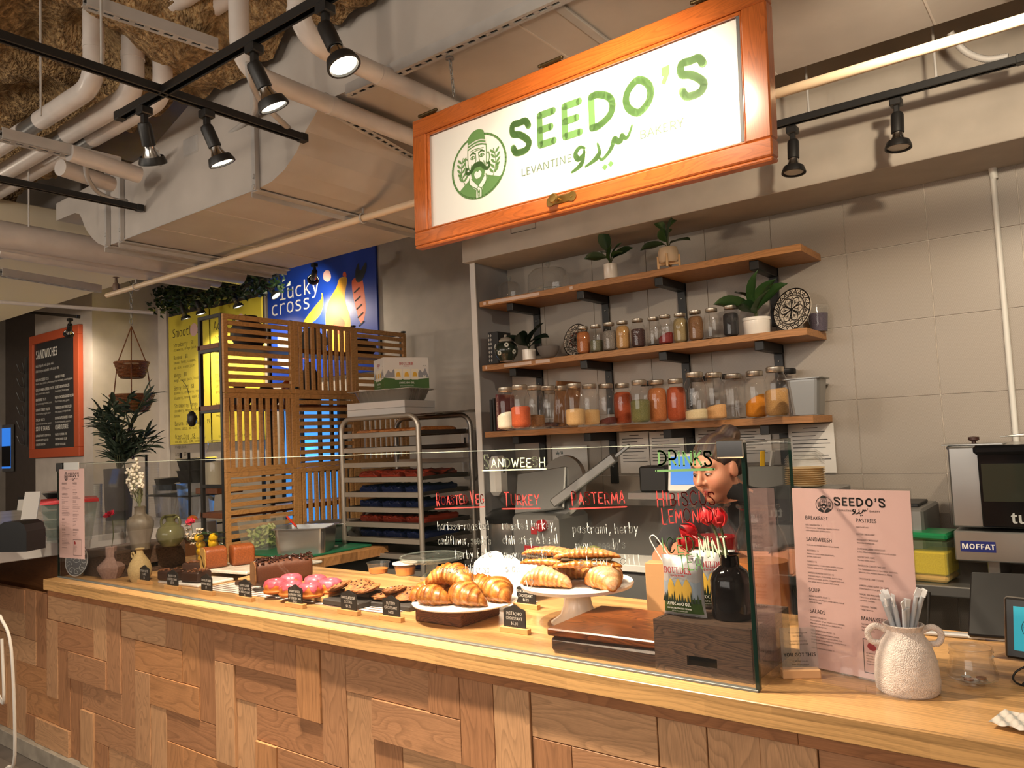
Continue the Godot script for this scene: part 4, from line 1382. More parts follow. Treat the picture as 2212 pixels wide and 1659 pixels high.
	fig_plant(p3, 0.068, [[0.1, 1.0, 0.5, 0.07, 2, 1.3], [-0.9, 0.4, 0.35, 0.06, 2, 0.4], [0.7, 0.7, 0.1, 0.05, 2, 0.8], [-0.6, 0.6, -0.2, 0.1, 0], [-0.2, 0.4, 0.7, 0.04, 0, 0.6], [0.4, 0.5, 0.6, 0.04, 2, 0.9], [0.3, 0.9, -0.5, 0.08, 2]], fig)
	patterned_plate("black and cream star patterned plate leaning at the right end of the middle shelf", V(-1.170, 2.073, -3.735) + V(0, 0.002, -0.04), 0.108, 0.22, -0.35, 6, false)
	patterned_plate("cream plate with red petals behind the small jars on the middle shelf", V(-2.388, 2.073, -3.678) + V(0, 0.002, -0.08), 0.095, 0.2, -0.2, 8, true)
	var cup := thing("deli_tub", "clear tub of purple powder behind the star patterned plate", "tub", V(-1.081, 2.073, -3.810) + V(0, 0, -0.12))
	s = S()
	lathe(s, [Vector2(0, 0), Vector2(0.04, 0.0), Vector2(0.05, 0.13), Vector2(0.054, 0.132)], 24)
	obj("tub", s, mats.clear_plastic, cup)
	s = S()
	lathe(s, [Vector2(0, 0.003), Vector2(0.038, 0.003), Vector2(0.045, 0.09), Vector2(0, 0.092)], 24)
	obj("powder", s, speck("fill_purple", rgb(60, 48, 66), rgb(92, 76, 98)), cup)
	var gj := thing("ginger_jar", "round dark green lidded jar painted with white flowers", "ginger jar", V(-2.767, 2.073, -3.591) + V(0, 0, -0.02))
	s = S()
	lathe(s, [Vector2(0, 0), Vector2(0.042, 0.0), Vector2(0.044, 0.008), Vector2(0.066, 0.04), Vector2(0.07, 0.066), Vector2(0.062, 0.096), Vector2(0.042, 0.114), Vector2(0.036, 0.116)], 32)
	obj("body", s, mat("glaze_green_black", rgb(34, 42, 34), 0.2), gj)
	s = S()
	lathe(s, [Vector2(0.04, 0.114), Vector2(0.042, 0.122), Vector2(0.03, 0.136), Vector2(0.01, 0.142), Vector2(0.008, 0.148), Vector2(0.01, 0.155), Vector2(0, 0.162)], 24)
	obj("lid", s, mat("glaze_grey_band", rgb(150, 140, 128), 0.25), gj)
	for i in 9:
		s = S()
		var a := PI / 2 + (i - 4) * 0.7
		var yy: float = [0.05, 0.085, 0.05, 0.09, 0.045, 0.09, 0.05, 0.085, 0.05][i]
		var rr := 0.071 - absf(yy - 0.066) * 0.22
		var nrm := V(cos(a), (yy - 0.066) * 8.0, sin(a)).normalized()
		var b := Basis(Y.cross(nrm).normalized(), nrm.cross(Y.cross(nrm).normalized()), nrm)
		for k in 8:
			blob(s, T(V(cos(a) * rr, yy, sin(a) * rr) + b * V(cos(TAU * k / 8) * 0.009, sin(TAU * k / 8) * 0.009, 0), b * Basis.from_scale(V(0.0055, 0.0055, 0.0015))), 8, 4)
		obj("painted_flower", s, mat("flower_white", rgb(196, 198, 190), 0.3), gj)
	var bw := thing("stone_bowl", "grey stone bowl between the dark fig and the petal plate", "bowl", V(-2.507, 2.073, -3.607) + V(0, 0, -0.06))
	s = S()
	lathe(s, [Vector2(0, 0), Vector2(0.03, 0.0), Vector2(0.045, 0.01), Vector2(0.064, 0.045), Vector2(0.066, 0.062), Vector2(0.06, 0.062), Vector2(0.03, 0.02), Vector2(0, 0.015)], 28)
	obj("bowl", s, mat("stone_grey", rgb(104, 98, 94), 0.8), bw)
	var p4 := thing("potted_fig", "dark leaved fig in a white cylinder pot beside the flowered ginger jar", "potted plant", V(-2.651, 2.073, -3.648) + V(0, 0, -0.03))
	s = S()
	lathe(s, [Vector2(0, 0), Vector2(0.04, 0.0), Vector2(0.042, 0.06), Vector2(0.038, 0.06), Vector2(0.037, 0.05), Vector2(0, 0.05)], 24)
	obj("pot", s, mats.ceramic_white, p4)
	fig_plant(p4, 0.05, [[-0.9, 0.45, 0.35, 0.05, 0, 0.4], [0.5, 0.75, 0.4, 0.04, 0, 0.8], [0.95, 0.35, 0.2, 0.05, 0, 0.5], [0.0, 0.6, 0.8, 0.03, 0, 0.9], [0.8, 0.3, 0.6, 0.02, 0, 0.6], [0.3, 0.9, -0.2, 0.05, 0]], [leaf_mesh(0.14, 0.09, 0.3, 1.2, mat("leaf_black_green", rgb(24, 36, 26), 0.4))])
	var bk := thing("patterned_book", "standing book with a black and white tile pattern on its spine", "book", V(-2.912, 2.073, -3.651) + V(0.02, 0, -0.06))
	s = S()
	box(s, V(0, 0.095, 0), V(0.075, 0.19, 0.13), 0.001)
	obj("cover", s, mat("book_black", rgb(24, 24, 26), 0.5), bk)
	s = S()
	for i in 7:
		for k in 2:
			var c := Vector2(-0.03 + k * 0.016, 0.02 + i * 0.025)
			flatp(s, pv([c.x - 0.006, c.y, c.x, c.y + 0.01, c.x + 0.006, c.y, c.x, c.y - 0.01]), 0.0655, T(Vector3.ZERO))
	obj("tile_pattern", s, mat("pattern_pale", rgb(170, 166, 160), 0.6), bk)

func pen_width(text: String, h: float) -> float:
	var x := 0.0
	for ch in text:
		x += (float(PEN[ch].split(";")[0]) * h / 10.0 + h * 0.28) if PEN.has(ch) else h * 0.4
	return x - h * 0.28

# marker writing on the front of the glass, its baseline from a to b
func marker(parent: Node, text: String, a: Vector3, b: Vector3, h: float, w: float, m: Material, first := 1.0, under := 0.0) -> void:
	var s := S()
	var d := b - a
	var xf := T(a - parent.position, Basis(Z, atan2(d.y, d.x)))
	var words_ := text.split(" ")
	var total := pen_width(text, h)
	var k := d.length() / total
	var x := 0.0
	for wd in words_:
		if first > 1.0:
			x = pen(s, wd[0], h * first, Vector2(x, -h * 0.1), 0.0, xf, w, k / first, 0.28 * first, 0.03)
			x = pen(s, wd.substr(1), h, Vector2(x, 0), 0.0, xf, w, k, 0.28, 0.05)
		else:
			x = pen(s, wd, h, Vector2(x, 0), 0.0, xf, w, k, 0.28, 0.05)
		x += h * 0.4 * k
	if under > 0.0:
		ribbon(s, [Vector2(-0.01, -h * under), Vector2(d.length() * 1.04, -h * under + 0.004)], w * 1.1, 0.0, xf)
	obj("handwriting", s, m, parent)

func build_counter() -> void:
	var t := thing("bakery_counter", "long wooden counter with a herringbone board front and butcher-block top", "counter", V(-2.25, 0, -1.87))
	var o := t.position
	var top := wood("counter_top_wood", rgb(214, 166, 108), 0, 0.9, 0.28, 0.32, 1)
	var edge := wood("counter_edge_wood", rgb(198, 142, 90), 0, 1.1, 0.3, 0.4, 0)
	var sx: float = V(-2.251, 0.980, -1.829).x
	for e in [[-4.6, sx - 0.0005], [sx + 0.0005, 1.4]]:
		var s := S()
		boxc(s, V(e[0], 0.925, -2.73) - o, V(e[1], 0.98, -1.83) - o, 0.002)
		obj("top_slab", s, top, t)
	for e in [[-4.585, -3.2], [-3.199, -1.75], [-1.749, -0.62], [-0.619, 1.4]]:
		var s := S()
		boxc(s, V(e[0], 0.893, -1.87) - o, V(e[1], 0.925, -1.845) - o, 0.001)
		obj("trim_board", s, wood("counter_trim_wood", rgb(168, 112, 72), 0, 1.0, 0.3, 0.45, 0), t)
	var tones := [rgb(200, 152, 112), rgb(188, 138, 100), rgb(208, 160, 118), rgb(180, 128, 90), rgb(196, 140, 94)]
	var s0 := S()
	boxc(s0, V(-4.62, 0.0, -2.62) - o, V(1.4, 0.925, -1.89) - o)
	obj("carcass", s0, mat("carcass_dark", rgb(58, 38, 26), 0.8), t)
	var W := 0.1353
	var lo := 0.085
	var hi := 0.893
	for m in range(-5, 12):
		for k in range(-8, 12):
			for vert in 2:
				var x0 := -4.642 + (k + m * 6) * W
				var y1 := 0.895 - k * W
				var x1 := x0 + (W if vert else 3 * W)
				if vert:
					y1 -= W
				var y0 := y1 - (3 * W if vert else W)
				if x1 > 1.4 or x1 < -6.4 or y1 < lo + 0.01 or y0 > hi - 0.01:
					continue
				y0 = maxf(y0, lo)
				y1 = minf(y1, hi)
				var s := S()
				var proud := [0.0, 0.003, 0.006, 0.013][rng.randi() % 4] as float
				box(s, V((x0 + x1) / 2, (y0 + y1) / 2, -1.878 + proud / 2) - o, V(x1 - x0 - 0.0022, y1 - y0 - 0.0022, 0.02 + proud), 0.0012)
				var c := rng.randi() % 5
				obj("front_board", s, wood("front_board_%s%d" % ["tall" if vert else "flat", c], tones[c], 1 if vert else 0, 0.62 + 0.1 * c, 0.2 + 0.03 * c, 0.5), t)
	var bs := S()
	boxc(bs, V(-6.6, 0.0, -1.9), V(1.4, 0.085, -1.835), 0.003)
	struct("baseboard_counter", bs, tri(mat("kick_concrete", rgb(168, 158, 144), 0.7), ntex(0.02, Color(0.8, 0.8, 0.8), Color(1, 1, 1), 31), Vector3.ONE * 1.5), "pale concrete kick strip along the foot of the counter", "baseboard")
	# return counter at the left end
	var r := thing("return_counter", "wooden side counter running back from the left end of the display", "counter", V(-4.1, 0.98, -3.1))
	bs = S()
	boxc(bs, V(-0.5, -0.055, -0.37), V(0.435, 0.0, 0.369), 0.002)
	obj("top_slab", bs, wood("return_wood", rgb(190, 136, 84), 2, 0.9, 0.28, 0.4, 1), r)
	bs = S()
	boxc(bs, V(-0.46, -0.98, -0.35), V(0.38, -0.055, 0.36))
	obj("cabinet", bs, mat("cabinet_black", rgb(34, 30, 28), 0.7), r)
	# glass guard
	var g := thing("glass_guard", "clear glass guard round the pastry display with handwritten drink and sandwich menu", "glass guard", V(-2.66, 0.98, -1.905))
	var zr := -0.36
	var panes := [[V(-1.92, 0.004, -0.005), V(1.927, 0.61, 0.005)]]
	for p in panes:
		var s := S()
		boxc(s, p[0], p[1])
		obj("front_pane", s, mats.pane_glass, g)
	for x in [-1.925, 1.932]:
		var s := S()
		boxc(s, V(x - 0.005, 0.004, zr), V(x + 0.005, 0.61, -0.006))
		obj("side_pane", s, mats.pane_glass, g)
		s = S()
		boxc(s, V(x - 0.0045, 0.004, zr - 0.001), V(x + 0.0045, 0.61, zr + 0.0005))
		boxc(s, V(x - 0.0045, 0.6095, zr), V(x + 0.0045, 0.611, -0.006))
		obj("side_edge", s, mats.glass_edge, g).set_meta("kind", "stuff")
	var s := S()
	boxc(s, V(-1.92, 0.6095, -0.0045), V(1.927, 0.611, 0.0045))
	obj("top_edge", s, mat("glass_edge_light", rgb(176, 182, 166), 0.15), g)
	s = S()
	boxc(s, V(1.9275, 0.004, -0.007), V(1.9385, 0.61, 0.006), 0.001)
	obj("corner_edge", s, mats.glass_edge, g)
	s = S()
	boxc(s, V(-1.932, 0.004, -0.005), V(-1.926, 0.61, 0.005))
	obj("corner_edge", s, mats.glass_edge, g)
	s = S()
	boxc(s, V(-1.93, 0.0, -0.008), V(1.935, 0.006, 0.01), 0.001)
	obj("silicone_seal", s, mat("seal_grey", rgb(96, 100, 98), 0.4), g)
	for e in [[1.9, "chrome_clip", mats.chrome], [-1.9, "black_clip", mats.black_plastic]]:
		s = S()
		boxc(s, V(e[0] - 0.035, 0.572, -0.014), V(e[0] + 0.037, 0.618, 0.012), 0.003)
		obj(e[1], s, e[2], g)
	var pale := mat("marker_pale", rgb(214, 226, 190), 0.6)
	var green := mat("marker_green", rgb(104, 150, 92), 0.6)
	var red := mat("marker_red", rgb(206, 62, 58), 0.6)
	var white := mat("marker_white", rgb(232, 234, 228), 0.6)
	var zz := -1.8985
	marker(g, "SANDWEESH", V(-1.560, 1.539, -1.899), V(-1.335, 1.538, -1.899), 0.026, 0.0034, pale, 1.5, 0.42)
	marker(g, "DRINKS", V(-0.958, 1.536, -1.899), V(-0.811, 1.535, -1.899), 0.036, 0.0058, green, 1.0, 0.4)
	marker(g, "ROASTED VEG", V(-1.770, 1.419, -1.899), V(-1.576, 1.425, -1.898), 0.028, 0.0032, red, 1.45, 0.5)
	marker(g, "TURKEY", V(-1.487, 1.424, -1.898), V(-1.360, 1.424, -1.898), 0.03, 0.0034, red, 1.35, 0.45)
	marker(g, "PASTERMA", V(-1.240, 1.429, -1.899), V(-1.071, 1.434, -1.899), 0.03, 0.0034, red, 1.3, 0.45)
	marker(g, "HIBISCUS", V(-0.969, 1.430, -1.899), V(-0.811, 1.435, -1.899), 0.032, 0.0032, red, 1.3)
	marker(g, "LEMONADE", V(-0.957, 1.384, -1.899), V(-0.797, 1.391, -1.899), 0.034, 0.003, red, 1.2)
	for l in [["harissa-roasted", V(-1.770, 1.336, -1.899), V(-1.556, 1.345, -1.899)], ["cauliflower, seedo's", V(-1.770, 1.289, -1.899), V(-1.549, 1.300, -1.899)], ["herby feta", V(-1.696, 1.247, -1.899), V(-1.548, 1.260, -1.899)], ["romaine, chili crisp", V(-1.769, 1.197, -1.899), V(-1.561, 1.211, -1.899)],
		["roasted turkey,", V(-1.499, 1.347, -1.899), V(-1.303, 1.357, -1.899)], ["chili crisp & basil", V(-1.500, 1.303, -1.899), V(-1.297, 1.314, -1.899)], ["mayo, seedo's", V(-1.495, 1.259, -1.898), V(-1.314, 1.269, -1.899)], ["slaw", V(-1.494, 1.218, -1.899), V(-1.439, 1.222, -1.898)],
		["pastrami, herby", V(-1.242, 1.346, -1.899), V(-1.033, 1.354, -1.899)], ["mayo, seedo's", V(-1.234, 1.299, -1.899), V(-1.075, 1.311, -1.899)], ["slaw, dill", V(-1.226, 1.255, -1.899), V(-1.030, 1.270, -1.899)], ["12", V(-1.421, 1.174, -1.899), V(-1.389, 1.179, -1.899)]]:
		marker(g, l[0], l[1], l[2], 0.027, 0.0021, white)
	marker(g, "MINT", V(-0.856, 1.299, -1.898), V(-0.780, 1.305, -1.899), 0.052, 0.0042, mat("marker_pale2", rgb(222, 232, 200), 0.6))
	marker(g, "ICED", V(-0.959, 1.306, -1.899), V(-0.872, 1.313, -1.899), 0.038, 0.003, green)
	marker(g, "TEA", V(-0.914, 1.263, -1.898), V(-0.852, 1.269, -1.899), 0.04, 0.003, green)

# ---------- printed menu sheet, w by h, its lower left corner at the origin of xf ----------
func menu_print(parent: Node, xf: Transform3D, w: float, h: float, ink: Material, paper: Material) -> void:
	var kx := w / 0.32
	var k2 := h / 0.475
	var x2 := xf * Transform3D(Basis.from_scale(V(kx, k2, 1)), Vector3.ZERO)
	brand(parent, x2 * T(V(0.163, 0.475 * 0.915, 0)), 0.183, ink, ink, paper)
	var L := [["h", "BREAKFAST", 0.165], ["i", "EGG SANDWEESH  8", 0.205], ["t", "Taboon bread, baked egg, cheddar, harissa", 0.221], ["t", "chili crunch aioli, pickled onion", 0.236], ["h", "SANDWEESH", 0.285], ["t", "Made on our freshly baked taboon bread", 0.318],
		["i", "PASTERMA  14", 0.348], ["t", "Pastrami, seedo's slaw, fresh herbs,", 0.366], ["t", "pickles, basil aioli", 0.382], ["i", "TURKEY  13", 0.41], ["t", "Roasted turkey, seedo's slaw, pickles, sesame", 0.428], ["t", "harissa chili crunch aioli, fresh herbs", 0.444],
		["i", "HARISSA ROASTED VEGGIES 12", 0.472], ["t", "Seasonal veggies, fresh herbs, seedo's slaw,", 0.489], ["t", "pickled red onion, pickles, whipped herb and", 0.505], ["t", "feta labne, sesame harissa chili crunch", 0.521], ["h", "SOUP", 0.567], ["i", "MAMA'S LENTIL SOUP  5", 0.602],
		["t", "Red lentils, red pepper, onion, spices, lots of", 0.619], ["t", "olive oil. Vegan!", 0.635], ["h", "SALADS", 0.684], ["i", "SEEDO'S SALAD  13", 0.718], ["t", "Mixed greens, grape tomato, corn, avocado,", 0.735], ["t", "feta, almonds, goat cheese, honey lemon", 0.751], ["t", "balsamic vinaigrette", 0.767],
		["i", "MEDITERRANEAN SALAD  13", 0.79], ["t", "Mixed greens, grape tomato, zaatar,", 0.808], ["t", "cucumber, black and green olives, feta,", 0.824], ["t", "pickled red onion, fresh mint, herbs, honey", 0.84], ["t", "white balsamic vinaigrette", 0.856], ["t", "Add Chicken to Any Salad +5", 0.885]]
	var R := [["h", "PASTRIES", 0.165], ["t", "(until sold out)", 0.2], ["i", "BUTTER CROISSANT", 0.238], ["i", "PISTACHIO CROISSANT", 0.268], ["t", "Pistachio frangipane", 0.284], ["i", "ZA'ATAR & LABNE CROISSANT", 0.316], ["t", "Labne filled croissant with too much za'atar", 0.332],
		["i", "STICKY DATE CAKE", 0.36], ["t", "Pecans, toffee sauce", 0.376], ["i", "BASBOUSA COFFEE CAKE (GF)", 0.405], ["t", "Our Palestinian take on the classic basbousa,", 0.424], ["t", "Almond cake, walnut cinnamon filling", 0.44], ["i", "CHOCOLATE CHIP COOKIE", 0.474], ["i", "LEMON LABNE OLIVE OIL CAKE", 0.51],
		["t", "Hibiscus glaze, rose petal", 0.526], ["i", "MAGIC HALAWA BARS", 0.556], ["t", "Cinnamon, graham, tahini,", 0.572], ["t", "coconut, walnuts", 0.588], ["i", "CARAMEL TAHINI", 0.62], ["t", "Fudge brownie", 0.636], ["h", "MANAKEESH", 0.682], ["t", "Specialty flatbreads with", 0.712], ["t", "cheese, olives, za'atar,", 0.728], ["t", "Ready at lunch", 0.744],
		["t", "At Seedo's we are", 0.86], ["t", "offering only fresh", 0.874], ["t", "ingredients and", 0.888], ["t", "recipes made by", 0.902], ["t", "hand each day", 0.916]]
	var s := S()
	for c in [[L, 0.036], [R, 0.178]]:
		for r in c[0]:
			var y: float = 0.475 * (1.0 - r[2])
			var x: float = c[1] + (0.008 if r[2] > 0.85 and c[1] > 0.1 else 0.0)
			if r[0] == "h":
				words(s, r[1], 0.0094, Vector2(x, y), 0.0, x2, "Droid Sans", false)
			else:
				words(s, r[1], 0.0039 if r[0] == "i" else 0.0034, Vector2(x, y), 0.0, x2, "Droid Serif" if r[0] == "t" else "Droid Sans", false)
	obj("menu_text", s, ink, parent).set_meta("kind", "stuff")
	s = S()
	var fr := [Vector2(0.18, 0.018), Vector2(0.285, 0.018), Vector2(0.285, 0.1), Vector2(0.18, 0.1), Vector2(0.18, 0.018)]
	ribbon(s, fr, 0.0018, 0.0, x2)
	obj("menu_frame", s, ink, parent)
	s = S()
	flatp(s, PackedVector2Array(spline(at2([0.19, 0.083, 0.196, 0.093, 0.205, 0.09, 0.213, 0.082, 0.208, 0.074, 0.197, 0.075]), 4, true)), 0.0, x2)
	obj("red_stamp", s, mat("stamp_red", rgb(150, 40, 44), 0.7), parent)

func vcol(key: String, rough: float, tex: Texture2D = null, scale := Vector3.ONE) -> StandardMaterial3D:
	if mats.has(key):
		return mats[key]
	var m := mat(key, Color.WHITE, rough)
	m.vertex_color_use_as_albedo = true
	if tex:
		tri(m, tex, scale, false)
	return m

# crescent roll lying on y = 0, its tips bent towards +z
func croissant(L: float, R: float, bendy: float, rolls: int, sd: int, dust := 0.0) -> ArrayMesh:
	var s := S()
	var rho := L / (2.0 * bendy)
	var pale := lin(226, 170, 92)
	var gold := lin(196, 118, 42)
	var deep := lin(138, 66, 20)
	var rad := func(u: float, a: float) -> float:
		var seg: float = u * rolls
		var f: float = seg - floor(seg)
		if u < 0.5:
			f = 1.0 - f
		var w: float = noise.get_noise_2d(sd * 50.0 + u * 300.0, a * 60.0) * 0.1
		return (R * pow(maxf(sin(PI * u), 0.0), 0.62) + 0.004) * (0.9 + 0.16 * f * f + w)
	patch(s, 72, 22, func(u, v):
		var t: float = (u * 2.0 - 1.0) * bendy
		var a: float = (v if v < 1.0 else 0.0) * TAU
		var r: float = rad.call(u, cos(a))
		if u == 0.0 or u == 1.0:
			r = 0.0
		var c := V(rho * sin(t), 0, rho * (1.0 - cos(t)))
		var n := V(sin(t), 0, -cos(t))
		var y: float = sin(a) * r * 0.86
		return c + n * cos(a) * r + V(0, R * 0.72 * pow(maxf(sin(PI * u), 0.02), 0.4) + (y if y > 0 else y * 0.8), 0),
	func(u, v):
		var seg: float = u * rolls
		var f: float = seg - floor(seg)
		if u < 0.5:
			f = 1.0 - f
		var a: float = v * TAU
		var n: float = noise.get_noise_2d(u * 900.0 + sd * 31.0, sin(a) * 120.0) * 0.5
		var k: float = clampf(f * 0.85 + n, 0.0, 1.0)
		var c := pale.lerp(gold, smoothstep(0.05, 0.45, k)).lerp(deep, smoothstep(0.5, 1.05, k) * clampf(0.35 + sin(a), 0.0, 1.0))
		if dust > 0.0:
			c = c.lerp(lin(238, 226, 202), dust * smoothstep(0.1, 0.9, sin(a)) * (0.5 + n))
		return c)
	return mesh_of(s, mats.pastry)

func loaf_shape(s: SurfaceTool, L: float, W: float, H: float, dome: float, bump: float, sd: int, taper := 0.9) -> void:
	patch(s, 40, 40, func(u, v):
		var a: float = (v if v < 1.0 else 0.0) * TAU
		var c: float = cos(a)
		var n: float = sin(a)
		var x: float = (u * 2.0 - 1.0)
		var e: float = pow(maxf(1.0 - pow(absf(x), 14.0), 0.0), 0.25)
		var yy: float = signf(n) * pow(absf(n), 0.45)
		var zz: float = signf(c) * pow(absf(c), 0.35)
		var y: float = H * 0.5 + yy * H * 0.5 * (1.0 if yy < 0.0 else 1.0 + dome * (1.0 - zz * zz))
		var p := V(x * L * 0.5, H * 0.5 + (y - H * 0.5) * e, zz * W * 0.5 * lerpf(taper, 1.0, clampf(y / H, 0.0, 1.0)) * e)
		if y > H * 0.2:
			p += V(0, 1, 0) * bump * noise.get_noise_3d(p.x * 3000.0 + sd * 70.0, 0.0, p.z * 3000.0) * clampf(y / H, 0.0, 1.0)
		return p)

func card(at: Vector3, lines: Array, label: String) -> void:
	var t := thing("price_card", label, "price card", at, rng.randf_range(-0.04, 0.04), "black price cards")
	var s := S()
	box(s, V(0, 0.009, 0), V(0.115, 0.018, 0.022), 0.0012)
	obj("wooden_foot", s, mat("card_wood", rgb(206, 158, 98), 0.6), t)
	var p := PackedVector2Array([Vector2(-0.044, 0), Vector2(0.044, 0), Vector2(0.044, 0.066)])
	p.append_array(PackedVector2Array(spline(at2([0.044, 0.066, 0.036, 0.071, 0.022, 0.074, 0.0, 0.084, -0.022, 0.074, -0.036, 0.071, -0.044, 0.066]), 3)))
	s = S()
	prism(s, p, 0.005, T(V(0.0, 0.008, 0.0)))
	obj("blackboard", s, mat("blackboard", rgb(34, 32, 31), 0.55), t)
	s = S()
	var h := 0.0078 if lines.size() > 3 else 0.0092
	var y := 0.06
	for l in lines:
		var w := pen_width(l, h)
		var k := minf(1.0, 0.078 / w)
		pen(s, l, h, Vector2(-w * k / 2.0, y - h), 0.0032, T(V(0, 0.008, 0)), 0.0013, k, 0.28, 0.06)
		y -= h * 1.75
	obj("chalk_writing", s, mat("chalk", rgb(226, 222, 214), 0.8), t)

func board(called: String, label: String, at: Vector3, size: Vector3, m: Material, turn := 0.0, cat := "serving board", bev := 0.004) -> Node3D:
	var s := S()
	box(s, V(0, size.y / 2, 0), size, bev)
	var o := obj(called, s, m, self, T(at, ry(turn)))
	tag(o, label, cat)
	return o

func build_display_food() -> void:
	var crust := ntex(0.06, Color(0.72, 0.68, 0.62), Color(1, 1, 1), 41, 128)
	var pastry := vcol("pastry", 0.38, crust, V(16, 16, 16))
	pastry.clearcoat_enabled = true
	pastry.clearcoat = 0.25
	pastry.clearcoat_roughness = 0.3
	var cards := [[V(-3.880, 0.980, -2.012), ["STICKY DATE", "CAKE", "$5"], "black price card before the cream jug"], [V(-3.584, 0.980, -1.994), ["BASBOUSA", "COFFEE CAKE", "$5.50"], "black price card before the dark date slabs"],
		[V(-3.298, 0.980, -1.996), ["CHOCOLATE TAHINI", "BANANA BREAD", "$5"], "black price card before the marbled loaf"], [V(-2.996, 0.980, -1.992), ["LEMON LABNE", "OLIVE OIL CAKE", "W/ HIBISCUS GLAZE", "$5"], "black price card before the chocolate loaf"],
		[V(-2.669, 0.980, -2.005), ["PLANT BASED", "RASPBERRY CAKE", "W/ CHERRY JAM", "$4.50"], "black price card before the pink glazed ring cakes"], [V(-2.362, 0.980, -2.020), ["CHOCOLATE CHIP", "COOKIE", "$4.25"], "black price card before the cookie stack"],
		[V(-2.129, 0.980, -2.020), ["BUTTER", "CROISSANT", "$4.50"], "black price card left of the croissant plate"], [V(-1.615, 0.980, -2.089), ["PISTACHIO", "CROISSANT", "$6.50"], "black price card right of the croissant plate, nearest the glass"], [V(-1.799, 0.980, -2.404), ["ZA'ATAR - LABNE", "CROISSANT", "$6.25"], "black price card behind, left of the white cake stand's foot"]]
	for c in cards:
		card(c[0], c[1], c[2])
	# croissant plate on a block
	board("wooden_block", "square brown wooden block under the croissant plate", V(-1.935, 0.98, -2.165), V(0.22, 0.05, 0.22), wood("block_wood", rgb(128, 74, 40), 0, 0.5, 0.1, 0.5, 2), 0.0, "block")
	var pl := thing("round_plate", "white round plate of butter croissants on the wooden block", "plate", V(-1.915, 1.03, -2.185))
	var s := S()
	lathe(s, [Vector2(0, 0), Vector2(0.16, 0.0), Vector2(0.192, 0.009), Vector2(0.194, 0.013), Vector2(0.19, 0.015), Vector2(0, 0.013)], 56)
	obj("dish", s, mats.ceramic_white, pl)
	var py := 1.043
	for c in [[V(-2.03, py, -2.145), 0.19, 0.047, 1.15, 9, 0.55, 1, "butter croissant at the left of the plate, tip hanging forward"], [V(-1.86, py, -2.12), 0.21, 0.05, 0.85, 9, 2.75, 2, "butter croissant at the front right of the plate"], [V(-1.975, py, -2.07), 0.17, 0.043, 1.0, 9, 3.05, 3, "butter croissant at the front of the plate, under the top one"],
		[V(-1.80, py, -2.23), 0.17, 0.053, 0.8, 8, 2.4, 4, "butter croissant at the back right of the plate"], [V(-1.95, py + 0.055, -2.16), 0.21, 0.05, 1.05, 10, 0.1, 5, "butter croissant lying on top of the others"], [V(-1.92, py, -2.28), 0.18, 0.047, 0.9, 9, 0.2, 6, "butter croissant at the back of the plate"]]:
		tag(put("butter_croissant", croissant(c[1], c[2], c[3], c[4], c[6]), self, T(c[0], ry(c[5]))), c[7], "croissant", "butter croissants on the plate")
	# white paper behind the plate
	s = S()
	patch(s, 16, 10, func(u, v):
		var x: float = (u - 0.5) * 0.34
		var y: float = v * 0.17 * (0.75 + 0.25 * absf(sin(u * 9.0))) + 0.001
		return V(x, y, -0.05 * v + 0.035 * sin(u * 11.0 + v * 2.0) * v + 0.05 * absf(u - 0.5)))
	patch(s, 10, 6, func(u, v): return V((u - 0.5) * 0.36, 0.0012 + 0.0006 * sin(u * 14.0), 0.2 * v))
	tag(obj("wrapping_paper", s, mat("paper_bright", rgb(232, 230, 226), 0.8), self, T(V(-2.014, 0.980, -2.410) + V(0.01, 0, -0.13), ry(-0.1))), "crumpled white wrapping paper standing behind the croissants", "paper")
	# white cake stand
	var st := thing("cake_stand", "glossy white ceramic cake stand with herb croissants", "cake stand", V(-1.5, 0.98, -2.3))
	s = S()
	lathe(s, [Vector2(0, 0.0), Vector2(0.094, 0.0), Vector2(0.096, 0.006), Vector2(0.084, 0.014), Vector2(0.062, 0.03), Vector2(0.05, 0.06), Vector2(0.043, 0.1), Vector2(0.045, 0.12), Vector2(0.0, 0.121)], 48)
	obj("foot", s, mats.ceramic_white, st)
	s = S()
	lathe(s, [Vector2(0, 0.119), Vector2(0.17, 0.12), Vector2(0.192, 0.126), Vector2(0.196, 0.136), Vector2(0.193, 0.142), Vector2(0.18, 0.133), Vector2(0, 0.131)], 64)
	obj("plate", s, mats.ceramic_white, st)
	var sy := 1.112
	var rr := []
	for c in [[V(-1.57, sy, -2.22), 0.2, 0.042, 0.25, 12, 0.1, 11, "sugar dusted croissant at the front of the cake stand", 0.75], [V(-1.375, sy, -2.27), 0.17, 0.05, 0.4, 8, -0.45, 12, "sugar dusted croissant at the right of the cake stand", 0.7], [V(-1.6, sy, -2.37), 0.2, 0.045, 0.3, 10, 0.3, 13, "croissant at the left back of the cake stand", 0.1], [V(-1.44, sy, -2.38), 0.18, 0.045, 0.3, 10, -0.2, 16, "croissant at the right back of the cake stand", 0.3]]:
		tag(put("herb_croissant", croissant(c[1], c[2], c[3], c[4], c[6], c[8]), self, T(c[0], ry(c[5]))), c[7], "croissant", "herb croissants on the cake stand")
